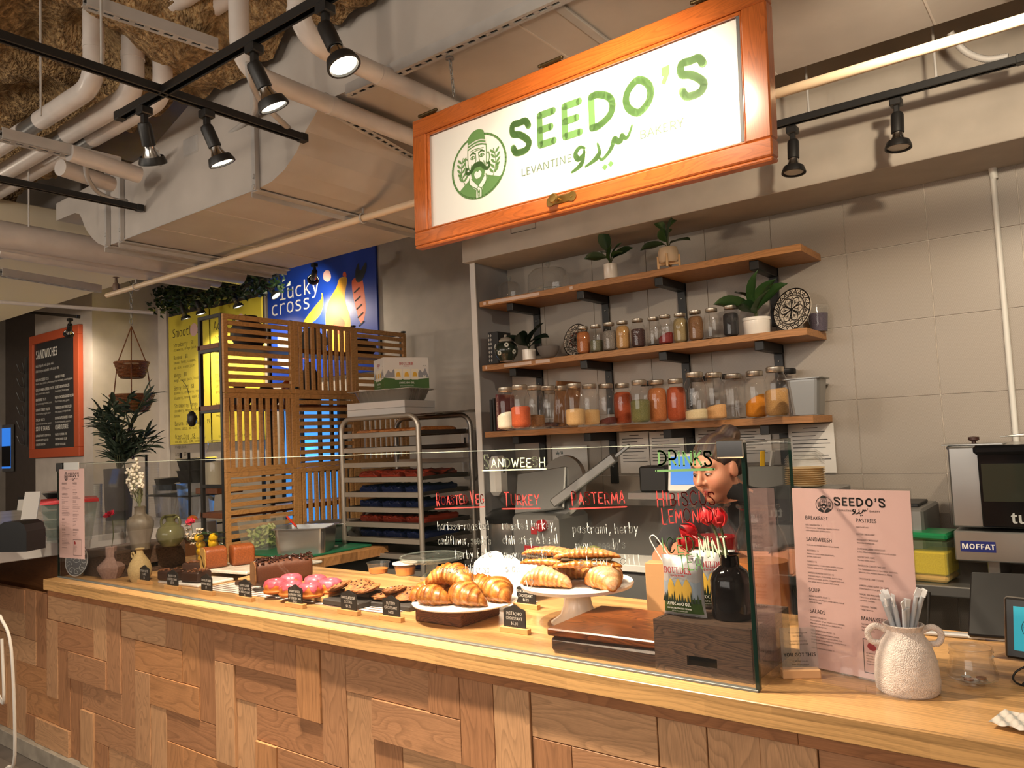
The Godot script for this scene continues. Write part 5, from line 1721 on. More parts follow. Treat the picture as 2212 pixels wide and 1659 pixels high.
	for c in [[V(-1.585, sy + 0.062, -2.275), 0.25, 0.042, 14, 0.08, 14, "long split croissant on top at the left of the cake stand"], [V(-1.435, sy + 0.065, -2.27), 0.24, 0.042, 15, 0.42, 15, "long split croissant on top at the right, gaping open"]]:
		var t := thing("split_croissant", c[6], "croissant", c[0], c[4], "split herb croissants")
		var lo := croissant(c[1], c[2] * 0.9, 0.12, 12, c[3])
		put("lower_half", lo, t, T(V(0, 0, 0), Basis.from_scale(V(1, 0.55, 1))))
		put("upper_half", croissant(c[1] * 0.97, c[2], 0.15, 13, c[5], 0.35), t, T(V(0.0, 0.028, -0.006), Basis(X, -0.16) * Basis.from_scale(V(1, 0.55, 1))))
		s = S()
		box(s, V(0, 0.03, -0.004), V(c[1] * 0.72, 0.012, c[2] * 1.5), 0.005)
		obj("filling", s, mat("za_filling", rgb(70, 50, 24), 0.8), t)
	# glass cake stand at the back
	var gs := thing("glass_stand", "empty clear pressed-glass cake stand behind the cookies", "cake stand", V(-2.578, 0.980, -2.696) + V(0, 0, -0.02))
	s = S()
	lathe(s, [Vector2(0, 0.0), Vector2(0.06, 0.0), Vector2(0.055, 0.01), Vector2(0.03, 0.03), Vector2(0.028, 0.075), Vector2(0.05, 0.088)], 32)
	obj("foot", s, glassy("pressed_glass", Color(0.6, 0.64, 0.6), 0.08, 0.05), gs)
	s = S()
	patch(s, 96, 6, func(u, v):
		var a: float = -u * TAU
		var r: float = [0.0, 0.05, 0.1, 0.135, 0.148, 0.152, 0.146][int(round(v * 6.0))]
		var y: float = [0.09, 0.09, 0.088, 0.088, 0.094, 0.106, 0.108][int(round(v * 6.0))]
		return V(cos(a) * r, y + (0.0015 * sin(u * TAU * 24.0) if v > 0.4 else 0.0), sin(a) * r))
	obj("plate", s, glassy("pressed_glass", Color(0.6, 0.64, 0.6), 0.08, 0.05), gs)
	s = S()
	lathe(s, [Vector2(0.148, 0.104), Vector2(0.153, 0.107), Vector2(0.15, 0.111), Vector2(0.146, 0.107), Vector2(0.148, 0.104)], 48)
	obj("rim", s, glassy("rim_glass", Color(0.5, 0.54, 0.52), 0.3), gs)
	# ring cakes on a live-edge board
	var slab := wood("live_edge_wood", rgb(206, 160, 104), 0, 0.5, 0.16, 0.5, 0)
	var dark := wood("dark_slab_wood", rgb(84, 56, 36), 0, 0.5, 0.12, 0.5, 2)
	board("live_edge_board", "pale wooden board with dark bark edge under the ring cakes", V(-2.821, 0.980, -2.172) + V(0, 0.004, -0.04), V(0.42, 0.022, 0.2), slab, -0.03)
	board("bark_board", "dark board under the chocolate loaf", V(-3.167, 0.980, -2.217) + V(-0.07, 0.002, -0.1), V(0.32, 0.02, 0.2), dark, 0.25)
	board("pale_board", "pale thin board under the chocolate loaf", V(-3.167, 0.980, -2.217) + V(-0.07, 0.023, -0.1), V(0.3, 0.012, 0.18), slab, 0.25)
	var base := S()
	var glz := S()
	var bund := func(u: float, v: float, off: float) -> Vector3:
		var a: float = -(u if u < 1.0 else 0.0) * TAU
		var pr := [[0.05, 0.0], [0.054, 0.008], [0.05, 0.014], [0.049, 0.03], [0.042, 0.047], [0.03, 0.055], [0.018, 0.052], [0.011, 0.04], [0.01, 0.02]]
		var q: float = v * 8.0
		var i: int = mini(int(q), 7)
		var w0: Array = pr[i]
		var w1: Array = pr[i + 1]
		var f: float = q - i
		var r: float = lerpf(w0[0], w1[0], f)
		var y: float = lerpf(w0[1], w1[1], f)
		var fl: float = 1.0 + 0.06 * absf(cos(a * 4.0)) * smoothstep(0.013, 0.03, y) * smoothstep(0.02, 0.04, r)
		r = r * fl + off * (1.0 if r > 0.025 else -1.0)
		return V(cos(a) * r, y + off, sin(a) * r)
	patch(base, 64, 24, func(u, v): return bund.call(u, v, 0.0), func(u, v): return lin(206, 128, 50).lerp(lin(176, 90, 34), clampf(0.5 + noise.get_noise_2d(u * 500.0, v * 200.0), 0, 1)))
	patch(glz, 96, 16, func(u, v):
		var drip: float = 0.36 + 0.1 * noise.get_noise_2d(cos(u * TAU) * 160.0, sin(u * TAU) * 160.0 + 55.0) + 0.07 * sin(u * TAU * 7.0)
		return bund.call(u, lerpf(drip, 0.96, v), 0.0012 if v > 0.0 else -0.001))
	var cake_mesh := mesh_of(base, vcol("cake_crumb", 0.5))
	var gm := mat("pink_glaze", rgb(206, 78, 96), 0.18)
	gm.clearcoat_enabled = true
	var glaze_mesh := mesh_of(glz, gm)
	var by := 1.006
	var pos := [[V(-2.911, 1.006, -2.086), 0.0, "pink glazed ring cake facing the front at the left of the board"], [V(-2.947, 1.006, -2.193), 0.25, "pink glazed ring cake at the back left of the board"], [V(-2.791, 1.006, -2.078), 0.35, "pink glazed ring cake behind its price card"], [V(-2.811, 1.006, -2.220), 0.3, "ring cake with little glaze at the back middle"], [V(-2.687, 1.006, -2.095), 0.55, "ring cake tilted, its glaze running down, at the front middle"], [V(-2.678, 1.006, -2.192), 0.5, "ring cake at the right end of the board, mostly bare"]]
	for i in pos.size():
		var t := thing("ring_cake", pos[i][2], "ring cake", pos[i][0], i * 1.3, "pink glazed ring cakes")
		t.rotation = V(0.0, i * 1.3, 0)
		put("cake", cake_mesh, t)
		put("glaze", glaze_mesh, t, T(Vector3.ZERO, Basis.from_scale(V(1, 1, 1))))
	# chocolate chunk loaf
	var cl := thing("chocolate_loaf", "brown banana loaf topped with dark chocolate chunks", "loaf cake", V(-3.010, 1.015, -2.114) + V(-0.08, 0.0, -0.14), 1.2)
	s = S()
	loaf_shape(s, 0.27, 0.105, 0.09, 0.25, 0.004, 3)
	obj("loaf", s, tri(mat("choc_loaf_crust", rgb(96, 52, 28), 0.6), crust, Vector3.ONE * 20.0), cl)
	s = S()
	var pf := PackedVector2Array(spline(at2([-0.046, 0.003, 0.046, 0.003, 0.051, 0.06, 0.046, 0.085, 0.02, 0.1, -0.02, 0.1, -0.046, 0.085, -0.051, 0.06]), 3, true))
	prism(s, pf, 0.004, T(V(-0.134, 0, 0), Basis(Y, -PI / 2)))
	obj("cut_face", s, tri(mat("banana_crumb", rgb(160, 112, 62), 0.8), ntex(0.08, Color(0.55, 0.5, 0.42), Color(1, 1, 1), 51, 128), Vector3.ONE * 18.0), cl)
	s = S()
	for i in 130:
		var x := rng.randf_range(-0.13, 0.13)
		var z := rng.randf_range(-0.045, 0.045)
		var y := 0.09 + 0.022 * (1.0 - pow(z / 0.05, 2.0)) - 0.006 + rng.randf() * 0.006
		box(s, V(x, y, z), V(rng.randf_range(0.008, 0.018), rng.randf_range(0.004, 0.01), rng.randf_range(0.006, 0.014)), 0.0015, Basis.from_euler(V(rng.randf() - 0.5, rng.randf() * 3.0, rng.randf() - 0.5)))
	var ch := mat("dark_chocolate", rgb(52, 28, 22), 0.25)
	obj("chocolate_chunks", s, ch, cl).set_meta("kind", "stuff")
	# marbled loaf, two pieces
	board("wooden_riser", "small wooden riser under the marble slab", V(-3.733, 0.980, -2.321) + V(0, 0, -0.14), V(0.3, 0.035, 0.16), dark, 0.12, "riser")
	board("marble_slab", "white marble slab under the marbled loaf", V(-3.571, 1.015, -2.221) + V(-0.01, 0, -0.12), V(0.36, 0.016, 0.2), tri(mat("marble", rgb(230, 222, 208), 0.25), ntex(0.02, Color(0.86, 0.85, 0.84), Color(1, 1, 1), 61), Vector3.ONE * 3.0), 0.12, "slab")
	for i in 2:
		var t := thing("marbled_loaf", ["front piece of marbled loaf showing a yellow face with a chocolate swirl", "rear piece of marbled loaf, brown crust all over"][i], "loaf cake", [V(-3.633, 1.031, -2.209), V(-3.578, 1.031, -2.303)][i] + V(-0.06 if i == 0 else -0.06, 0, -0.07 if i == 0 else -0.1), 1.25)
		s = S()
		loaf_shape(s, 0.115, 0.11, 0.1, 0.12, 0.004, 8 + i, 0.94)
		obj("loaf", s, tri(mat("golden_crust", rgb(166, 88, 40), 0.5), crust, Vector3.ONE * 14.0), t)
		if i == 0:
			s = S()
			var ff := PackedVector2Array(spline(at2([-0.05, 0.003, 0.05, 0.003, 0.053, 0.06, 0.05, 0.096, 0.0, 0.105, -0.05, 0.096, -0.053, 0.06]), 3, true))
			prism(s, ff, 0.004, T(V(-0.056, 0, 0), Basis(Y, -PI / 2)))
			obj("cut_face", s, tri(mat("yellow_crumb", rgb(214, 170, 92), 0.8), ntex(0.09, Color(0.75, 0.7, 0.6), Color(1, 1, 1), 53, 128), Vector3.ONE * 16.0), t)
			s = S()
			ribbon(s, spline(at2([-0.035, 0.062, -0.01, 0.05, 0.004, 0.03, 0.03, 0.012, 0.036, 0.03]), 5), 0.014, 0.0, T(V(-0.0586, 0, 0), Basis(Y, -PI / 2)), 0.4)
			obj("chocolate_swirl", s, ch, t)
	# date slabs
	board("white_tray", "low white tray under the dark date slabs", V(-3.618, 0.980, -2.040) + V(-0.05, 0, -0.12), V(0.34, 0.014, 0.2), mats.ceramic_white, 0.05, "tray")
	for i in 3:
		var t := thing("date_cake", ["dark date cake slab at the left of the white tray", "dark date cake slab in the middle of the white tray", "dark date cake slab at the back of the white tray"][i], "cake slab", [V(-3.753, 0.995, -2.021), V(-3.589, 0.995, -2.054), V(-3.865, 0.995, -2.218)][i] + V(-0.01, 0, -0.07), [0.1, 0.2, 0.4][i], "date cake slabs")
		s = S()
		box(s, V(0, 0.026, 0), V(0.12, 0.05, 0.09), 0.008)
		obj("slab", s, tri(mat("date_crumb", rgb(66, 38, 24), 0.6), crust, Vector3.ONE * 20.0), t)
		s = S()
		for k in 26:
			box(s, V(rng.randf_range(-0.055, 0.055), 0.052, rng.randf_range(-0.04, 0.04)), V(0.016, 0.006, 0.009), 0.002, Basis.from_euler(V(rng.randf() - 0.5, rng.randf() * 3.0, rng.randf() - 0.5)))
		obj("pecan_topping", s, mat("pecan", rgb(112, 66, 36), 0.5), t).set_meta("kind", "stuff")
	# white board with chopped nuts behind the loaves
	var wb := board("marble_slab", "white marble slab with a heap of chopped nuts behind the chocolate loaf", V(-3.714, 0.980, -2.648) + V(0, 0, -0.06), V(0.42, 0.014, 0.2), mats.marble, 0.1, "slab")
	s = S()
	for k in 260:
		var a := rng.randf() * TAU
		var r := sqrt(rng.randf())
		box(s, V(cos(a) * r * 0.12 - 0.02, 0.016 + 0.025 * (1.0 - r) * rng.randf(), sin(a) * r * 0.07), V(rng.randf_range(0.004, 0.012), 0.005, rng.randf_range(0.004, 0.01)), 0.001, Basis.from_euler(V(rng.randf() - 0.5, rng.randf() * 3.0, rng.randf() - 0.5)))
	var nuts := obj("chopped_nuts", s, mat("nut_pale", rgb(206, 166, 104), 0.7), self, T(wb.position))
	nuts.set_meta("kind", "stuff")
	tag(nuts, "heap of pale chopped nuts on the white marble slab", "nuts")
	# striped cloth under the boards
	s = S()
	patch(s, 40, 10, func(u, v): return V(lerpf(-3.46, -2.2, u), 0.9815 + 0.001 * sin(u * 40.0 + v * 5.0), lerpf(-2.06, -2.28, v) - 0.03 * u))
	var cm := mat("striped_cloth", Color.WHITE, 0.9)
	tri(cm, bake(64, 8, func(x, _y): return Color(0.86, 0.82, 0.78) if x % 16 < 11 else Color(0.36, 0.22, 0.18)), V(1.0, 1.0, 10.0))
	cm.uv1_scale = V(0.2, 1, 0.2)
	cm.albedo_texture = bake(8, 64, func(_x, y): return Color(0.86, 0.82, 0.78) if y % 16 < 11 else Color(0.36, 0.22, 0.18))
	cm.uv1_scale = V(4, 4, 9)
	tag(obj("striped_cloth", s, cm), "white cloth with brown stripes under the cake boards", "cloth")
	# cookies
	var co := S()
	blob(co, T(Vector3.ZERO, Basis.from_scale(V(0.052, 0.013, 0.05))), 30, 16, 0.28, 2.2, 4, func(u, v): return lin(186, 122, 66).lerp(lin(132, 78, 38), clampf(0.5 + 1.4 * noise.get_noise_2d(u * 700.0, v * 500.0), 0, 1)))
	var cookie := mesh_of(co, vcol("cookie_dough", 0.75, crust, Vector3.ONE * 20.0))
	var cc := S()
	for k in 9:
		var a := k * 2.4
		var r := 0.012 + 0.003 * k
		box(cc, V(cos(a) * r, 0.0115 - r * r * 1.2, sin(a) * r), V(0.009, 0.005, 0.007), 0.0015, Basis.from_euler(V(0.2 * sin(k), k, 0.2)))
	var chips := mesh_of(cc, ch)
	board("dark_block", "dark slate block under the left cookie stack", V(-2.499, 0.980, -2.105) + V(0, 0, -0.06), V(0.22, 0.024, 0.15), mat("slate", rgb(52, 47, 44), 0.6), 0.0, "slate")
	board("dark_block", "dark slate block under the right cookies", V(-2.301, 0.980, -2.145) + V(0.01, 0, -0.09), V(0.24, 0.02, 0.16), mats.slate, 0.0, "slate")
	board("cookie_riser", "brown wooden riser between the two cookie stacks", V(-2.513, 0.980, -2.155) + V(0.0, 0.025, -0.07), V(0.18, 0.022, 0.1), dark, 0.0, "riser")
	var ck := [[0.0, 0.052], [0.03, 0.07], [-0.03, 0.07], [0.005, 0.088]]
	var b0: Vector3 = V(-2.557, 0.980, -2.125) + V(0.02, 0.0, -0.065)
	var b1: Vector3 = V(-2.346, 0.980, -2.150) + V(0.0, 0.0, -0.09)
	var spots := [[b0 + V(-0.055, 0.062, 0.02), 0.3, "chocolate chip cookie at the left of the stack"], [b0 + V(0.035, 0.068, 0.0), 0.25, "chocolate chip cookie lying on top of the left stack"], [b0 + V(0.02, 0.062, -0.04), 0.1, "chocolate chip cookie at the back of the left stack"], [b0 + V(0.105, 0.062, 0.01), -0.2, "chocolate chip cookie at the right of the left stack"],
		[b1 + V(-0.02, 0.034, 0.03), 0.0, "oat cookie lowest at the front of the right stack"], [b1 + V(0.02, 0.058, 0.01), 0.15, "oat cookie leaning in the middle of the right stack"], [b1 + V(0.0, 0.034, -0.05), 0.0, "oat cookie at the back of the right stack"], [b1 + V(0.085, 0.045, 0.0), 0.3, "oat cookie at the right, beside the croissants"]]
	for i in spots.size():
		var t := thing("cookie", spots[i][2], "cookie", spots[i][0], i * 1.1, "cookies before the croissants")
		t.rotation = V(spots[i][1] * 0.6, i * 1.1, spots[i][1])
		put("biscuit", cookie, t)
		put("chocolate_chips", chips, t).set_meta("kind", "stuff")
	s = S()
	bar(s, Vector3.ZERO, V(0.16, 0.012, -0.05), 0.03, 0.008, 0.003)
	tag(obj("wooden_stick", s, slab, self, T(V(-2.662, 0.980, -2.375) + V(0, 0.006, 0))), "short pale wooden stick lying behind the cookies", "stick")
	# two sauce tubs at the back
	for i in 2:
		var t := thing("sauce_tub", ["open clear tub of orange sauce at the back of the counter", "closed tub of orange sauce half under the glass stand"][i], "tub", [V(-2.958, 0.980, -2.747), V(-2.786, 0.980, -2.764)][i] + V(0, 0, 0.02), 0.0, "sauce tubs")
		s = S()
		lathe(s, [Vector2(0, 0), Vector2(0.046, 0.0), Vector2(0.056, 0.05), Vector2(0.06, 0.052), Vector2(0.06, 0.055)], 28)
		obj("tub", s, mats.clear_plastic, t)
		s = S()
		lathe(s, [Vector2(0, 0.002), Vector2(0.044, 0.002), Vector2(0.049, 0.022 if i == 0 else 0.04), Vector2(0, 0.022 if i == 0 else 0.04)], 28)
		obj("sauce", s, mat("sauce", rgb(206, 126, 44), 0.3), t)
		if i == 1:
			s = S()
			lathe(s, [Vector2(0, 0.058), Vector2(0.05, 0.058), Vector2(0.061, 0.06), Vector2(0.062, 0.054)], 28)
			obj("lid", s, mat("lid_milky", rgb(222, 218, 208), 0.4), t)
	# dark boards and crate at the right end
	board("board_riser", "dark wooden block under the tilted looking brown board", V(-1.2, 0.98, -2.09), V(0.36, 0.05, 0.28), wood("riser_wood", rgb(78, 52, 36), 0, 0.6, 0.14, 0.5, 2), 0.02, "block", 0.012)
	board("brown_board", "empty reddish-brown wooden board at the right end of the display", V(-1.21, 1.031, -2.12), V(0.36, 0.022, 0.34), wood("brown_board_wood", rgb(130, 70, 30), 0, 0.6, 0.2, 0.3, 2), 0.04, "serving board", 0.004)
	crate(V(-0.893, 0.98, -2.1), V(0.272, 0.135, 0.3), 0.0, "grey-brown wooden crate with a slot handle behind the glass corner", false)
	crate(V(-4.38, 0.98, -2.22), V(0.3, 0.14, 0.42), 0.12, "dark wooden crate with a slot handle at the left end of the display", true)
	var bag := chip_bag("standing snack bag with mountains and yellow crisps printed on it, on the right crate", V(-0.965, 1.116, -2.02), -0.05)
	chip_bag("second snack bag in the shade behind the first one", V(-0.93, 1.116, -2.14), 0.3)

func crate(at: Vector3, e: Vector3, turn: float, label: String, side: bool) -> void:
	var t := thing("wooden_crate", label, "crate", at, turn)
	var m := wood("crate_wood", rgb(94, 70, 54), 0, 0.5, 0.1, 0.7, 2)
	var m2 := wood("crate_wood_side", rgb(94, 70, 54), 2, 0.5, 0.1, 0.7, 2)
	for k in 4:
		var zdir := k < 2
		var sg := -1.0 if k % 2 else 1.0
		var front := (k == 0 and not side) or (k == 2 and side)
		var w := e.x if zdir else e.z - 0.024
		var xf := T(V(0, 0, sg * (e.z / 2 - 0.006))) if zdir else T(V(sg * (e.x / 2 - 0.006), 0, 0), ry(PI / 2))
		var s := S()
		if front:
			# panel with a slot cut through
			var sw := 0.042
			var y0 := 0.024
			var y1 := 0.05
			for b in [[-w / 2, -sw, 0.0, e.y], [sw, w / 2, 0.0, e.y], [-sw, sw, 0.0, y0], [-sw, sw, y1, e.y]]:
				var c := xf * V((b[0] + b[1]) / 2, (b[2] + b[3]) / 2, 0)
				box(s, c, V(b[1] - b[0], b[3] - b[2], 0.012), 0.0, xf.basis)
		else:
			box(s, xf * V(0, e.y / 2, 0), V(w, e.y, 0.012), 0.001, xf.basis)
		obj("front_panel" if front else "side_panel", s, m if zdir else m2, t)
	var s := S()
	box(s, V(0, e.y - 0.005, 0), V(e.x - 0.024, 0.008, e.z - 0.024))
	obj("top_panel", s, m, t)

func chip_bag(label: String, at: Vector3, turn: float) -> Node3D:
	var t := thing("snack_bag", label, "snack bag", at, turn)
	var W := 0.13
	var H := 0.165
	var front := func(u: float, v: float) -> Vector3:
		var q: float = u * 2.0 - 1.0
		var e: float = clampf(minf(v, 1.0 - v) * 4.0, 0.0, 1.0)
		var bul: float = 0.03 * pow(e, 0.6) * pow(maxf(1.0 - q * q, 0.0), 0.6)
		var w: float = W * 0.5 * (1.0 - 0.08 * e)
		return V(q * w, v * H, bul + 0.001 + 0.002 * sin(u * 23.0) * (1.0 - e))
	var s := S()
	patch(s, 24, 30, front)
	patch(s, 24, 30, func(u, v):
		var p: Vector3 = front.call(1.0 - u, v)
		return V(p.x, p.y, -p.z))
	var m := mat("bag_silver", rgb(190, 190, 192), 0.35, 0.35)
	obj("bag", s, m, t)
	# print that follows the bulge
	var lay := func(a: float, b: float, c: float, d: float, col: Color, key: String, nm: String, shape: Callable, off: float):
		var q := S()
		patch(q, 24, 14, func(u, v):
			var uu: float = lerpf(a, b, u)
			var vv: float = lerpf(c, shape.call(uu, d), v)
			var p: Vector3 = front.call(uu, vv)
			return p + V(0, 0, off))
		obj(nm, q, mat(key, col, 0.4), t)
	lay.call(0.03, 0.97, 0.06, 0.3, rgb(62, 92, 36), "bag_green", "green_band", func(u, d): return d + 0.035 * absf(fposmod(u * 11.0, 1.0) - 0.5), 0.0008)
	lay.call(0.03, 0.97, 0.3, 0.6, rgb(150, 164, 178), "bag_snow", "printed_mountains", func(u, d): return d + 0.12 * (absf(fposmod(u * 2.6 + 0.2, 1.0) - 0.5) - 0.25), 0.0004)
	for k in 3:
		lay.call(0.2 + k * 0.2, 0.4 + k * 0.2, 0.27, 0.5, rgb(214, 172, 70), "bag_crisp", "printed_crisp", func(u, d): return d + 0.14 - 0.14 * pow(absf((u - 0.3 - k * 0.2) / 0.1), 1.6), 0.0012)
	s = S()
	for k in 14:
		var u := 0.06 + k * 0.066
		var b: Vector3 = front.call(u, 0.24)
		flatp(s, pv([b.x - 0.005, b.y, b.x + 0.005, b.y, b.x, b.y + 0.018 + 0.008 * (k % 3)]), b.z + 0.0025, T(Vector3.ZERO))
	obj("printed_trees", s, mat("bag_dark_green", rgb(30, 46, 28), 0.5), t).set_meta("kind", "stuff")
	s = S()
	words(s, "BOULDER", 0.0165, Vector2(0, 0.128), 0.0, T(V(0, 0, 0.0325)), "Droid Serif", true, 1, 0.72)
	words(s, "CANYON", 0.005, Vector2(0, 0.114), 0.0, T(V(0, 0, 0.0335)), "Droid Sans", true, 1, 1.5)
	flatp(s, pv([-0.016, 0.14, -0.006, 0.149, 0.0, 0.144, 0.006, 0.149, 0.016, 0.14]), 0.0315, T(Vector3.ZERO))
	obj("brand_lettering", s, mat("bag_red", rgb(176, 34, 36), 0.4), t)
	s = S()
	words(s, "AVOCADO OIL", 0.0085, Vector2(0, 0.038), 0.0, T(V(0, 0, 0.0325)), "Droid Sans", true, 1, 0.9)
	words(s, "SEA SALT & CRACKED PEPPER", 0.0038, Vector2(0, 0.026), 0.0, T(V(0, 0, 0.0325)), "Droid Sans", true, 1)
	words(s, "KETTLE STYLE POTATO CHIPS", 0.0026, Vector2(0, 0.018), 0.0, T(V(0, 0, 0.03)), "Droid Sans", false, 1)
	obj("small_lettering", s, mat("bag_white", rgb(230, 228, 214), 0.5), t)
	return t

func flower_poppy(t: Node3D, at: Vector3, r: float, m: Material, tilt: Basis) -> void:
	for k in 6:
		var s := S()
		var a := TAU * k / 6.0
		patch(s, 8, 8, func(u, v):
			var q: float = v * 2.0 - 1.0
			var w: float = sin(PI * pow(u, 0.6) * 0.86) * 0.75
			return V(q * w * r * 0.9, u * r * 0.55 + 0.1 * r * sin(q * 5.0 + k), u * r * (0.95 - 0.25 * u) + q * q * r * 0.1))
		obj("petal", s, m, t, T(at, tilt * ry(a) * Basis(X, -0.15 * (k % 2))))
	var s2 := S()
	blob(s2, T(at + tilt * V(0, r * 0.16, 0), tilt * Basis.from_scale(V(r * 0.2, r * 0.16, r * 0.2))), 10, 8)
	obj("flower_centre", s2, mat("poppy_centre", rgb(40, 20, 24), 0.7), t)

func stem_to(t: Node3D, p: Array, r: float, m: Material) -> void:
	var s := S()
	tube(s, spline(p, 5), r, 7)
	obj("stem", s, m, t)

func build_left_corner() -> void:
	# hanging menu sheet inside the left end
	var t := thing("menu_sheet", "pink printed menu sheet hanging on the left end of the glass", "menu", V(-4.506, 1.095, -1.875), 0.1)
	var w := 0.235
	var h := 0.47
	var s := S()
	box(s, V(w / 2, h / 2, 0), V(w, h, 0.0016))
	obj("sheet", s, mat("pink_paper", rgb(206, 170, 164), 0.7), t)
	menu_print(t, T(V(0, 0, 0.0013)), w, h, mat("menu_ink", rgb(58, 44, 46), 0.7), mats.pink_paper)
	s = S()
	box(s, V(w / 2, h + 0.014, 0), V(0.14, 0.04, 0.006), 0.001)
	obj("clip", s, mat("clip_clear", rgb(206, 206, 204), 0.3), t)
	# etched glass plate under it
	t = thing("etched_plate", "oval etched glass plate standing below the hanging pink menu", "plate", V(-4.480, 0.980, -1.931) + V(0, 0.004, -0.02), 0.5)
	var b := Basis(X, -0.15)
	var f := T(V(0, 0.085, 0), b)
	s = S()
	prism(s, ellipse(Vector2.ZERO, 0.068, 0.085, 40), 0.006, f, true)
	obj("plate", s, mat("etched_grey", rgb(84, 82, 80), 0.15), t)
	s = S()
	var ring := []
	for i in 41:
		ring.append(Vector2(cos(TAU * i / 40) * 0.065, sin(TAU * i / 40) * 0.082))
	ribbon(s, ring, 0.004, 0.0036, f)
	for i in 9:
		var a := TAU * i / 9.0
		var c := Vector2(cos(a) * 0.042, sin(a) * 0.055)
		ribbon(s, spline([c, c + Vector2(0.014, 0.006).rotated(a), c + Vector2(0.012, -0.012).rotated(a), c + Vector2(-0.006, -0.012).rotated(a), c + Vector2(-0.012, 0.008).rotated(a)], 4), 0.003, 0.0036, f)
	ribbon(s, spline(at2([-0.02, 0.0, 0.0, 0.012, 0.02, 0.0, 0.0, -0.012, -0.02, 0.0]), 4), 0.003, 0.0036, f)
	obj("etching", s, mat("etched_white", rgb(206, 204, 200), 0.3), t)
	# dusky pink faceted vase with a poppy
	var red := mat("poppy_red", rgb(196, 30, 62), 0.55)
	red.backlight_enabled = true
	red.backlight = Color(0.3, 0.03, 0.06)
	t = thing("pink_vase", "dusky pink faceted clay vase with one red poppy at the left end", "vase", V(-4.248, 0.980, -1.974) + V(0, 0, -0.05))
	s = S()
	lathe(s, [Vector2(0, 0), Vector2(0.045, 0.0), Vector2(0.07, 0.05), Vector2(0.07, 0.062), Vector2(0.034, 0.1), Vector2(0.026, 0.112), Vector2(0.03, 0.165), Vector2(0.022, 0.165), Vector2(0.02, 0.12)], 9)
	obj("body", s, tri(mat("clay_pink", rgb(168, 136, 124), 0.8), ntex(0.06, Color(0.8, 0.78, 0.76), Color(1, 1, 1), 71, 128), Vector3.ONE * 8.0), t)
	s = S()
	tube(s, spline([V(-0.026, 0.155, 0), V(-0.052, 0.15, 0), V(-0.054, 0.115, 0), V(-0.045, 0.09, 0)], 5), 0.007, 8)
	obj("handle", s, mats.clay_pink, t)
	stem_to(t, [V(0, 0.15, 0), V(0.022, 0.22, 0), V(0.018, 0.29, 0), V(0.0, 0.33, 0)], 0.0025, mats.stem)
	flower_poppy(t, V(-0.004, 0.325, 0.0), 0.036, red, Basis(Z, 0.5) * Basis(X, 0.4))
	# cream jug with ring handle
	t = thing("cream_jug", "cream clay jug with a small ring handle behind the first price card", "jug", V(-3.993, 0.980, -2.016) + V(0, 0, -0.03))
	s = S()
	lathe(s, [Vector2(0, 0), Vector2(0.042, 0.0), Vector2(0.055, 0.03), Vector2(0.058, 0.06), Vector2(0.048, 0.095), Vector2(0.028, 0.125), Vector2(0.018, 0.14), Vector2(0.016, 0.155), Vector2(0.024, 0.164), Vector2(0.02, 0.166), Vector2(0.012, 0.15)], 28)
	obj("body", s, tri(mat("clay_cream", rgb(206, 180, 128), 0.75), ntex(0.08, Color(0.85, 0.83, 0.8), Color(1, 1, 1), 73, 128), Vector3.ONE * 10.0), t)
	s = S()
	var rg := []
	for i in 16:
		rg.append(V(-0.038 + cos(TAU * i / 16) * 0.014, 0.13 + sin(TAU * i / 16) * 0.014, 0.015))
	tube(s, rg, 0.005, 8, true)
	obj("handle", s, mats.clay_cream, t)
	# on the crate: grey vase with berries, olive jug, orange, poppy, blossom
	var cy := 1.12
	t = thing("grey_vase", "tall grey-brown stoneware vase with white berry branches on the left crate", "vase", V(-4.163, 1.120, -2.118) + V(0, 0, -0.02))
	s = S()
	lathe(s, [Vector2(0, 0), Vector2(0.046, 0.0), Vector2(0.052, 0.05), Vector2(0.068, 0.12), Vector2(0.069, 0.145), Vector2(0.055, 0.17), Vector2(0.032, 0.182), Vector2(0.028, 0.19), Vector2(0.028, 0.22), Vector2(0.032, 0.226), Vector2(0.024, 0.228), Vector2(0.022, 0.19)], 32)
	obj("body", s, tri(mat("stoneware", rgb(112, 102, 88), 0.5), ntex(0.03, Color(0.75, 0.72, 0.68), Color(1, 1, 1), 75, 128), V(9, 3, 9)), t)
	var berry := S()
	blob(berry, T(Vector3.ZERO, Basis.from_scale(Vector3.ONE * 0.0085)), 10, 8, 0.2)
	var bm := mesh_of(berry, mat("berry_white", rgb(226, 218, 200), 0.6))
	for k in 7:
		var tip: Vector3 = [V(-0.13, 0.36, 0.0), V(-0.09, 0.42, 0.02), V(-0.04, 0.47, 0.0), V(-0.02, 0.44, 0.03), V(0.02, 0.4, 0.0), V(0.05, 0.36, 0.02), V(-0.06, 0.38, -0.03)][k]
		var path := spline([V(0, 0.21, 0), V(tip.x * 0.3, 0.28, tip.z * 0.5), V(tip.x * 0.75, lerpf(0.28, tip.y, 0.6), tip.z), tip], 5)
		var st := S()
		tube(st, path, 0.0018, 6)
		obj("branch", st, mat("branch_green", rgb(120, 124, 84), 0.7), t)
		for q in (9 if k < 4 else 5):
			var p: Vector3 = path[path.size() - 1 - q]
			for e in 2:
				put("berry", bm, t, T(p + V(rng.randf_range(-0.013, 0.013), rng.randf_range(-0.008, 0.012), rng.randf_range(-0.012, 0.012))))
		var lm := leaf_mesh(0.06, 0.012, 0.2, 0.9, mats.branch_green, 5)
		for q in 3:
			put("leaf", lm, t, T(path[2 + q * 2], aim(tip + V(rng.randf_range(-0.1, 0.1), -0.15, rng.randf_range(-0.1, 0.1)))))
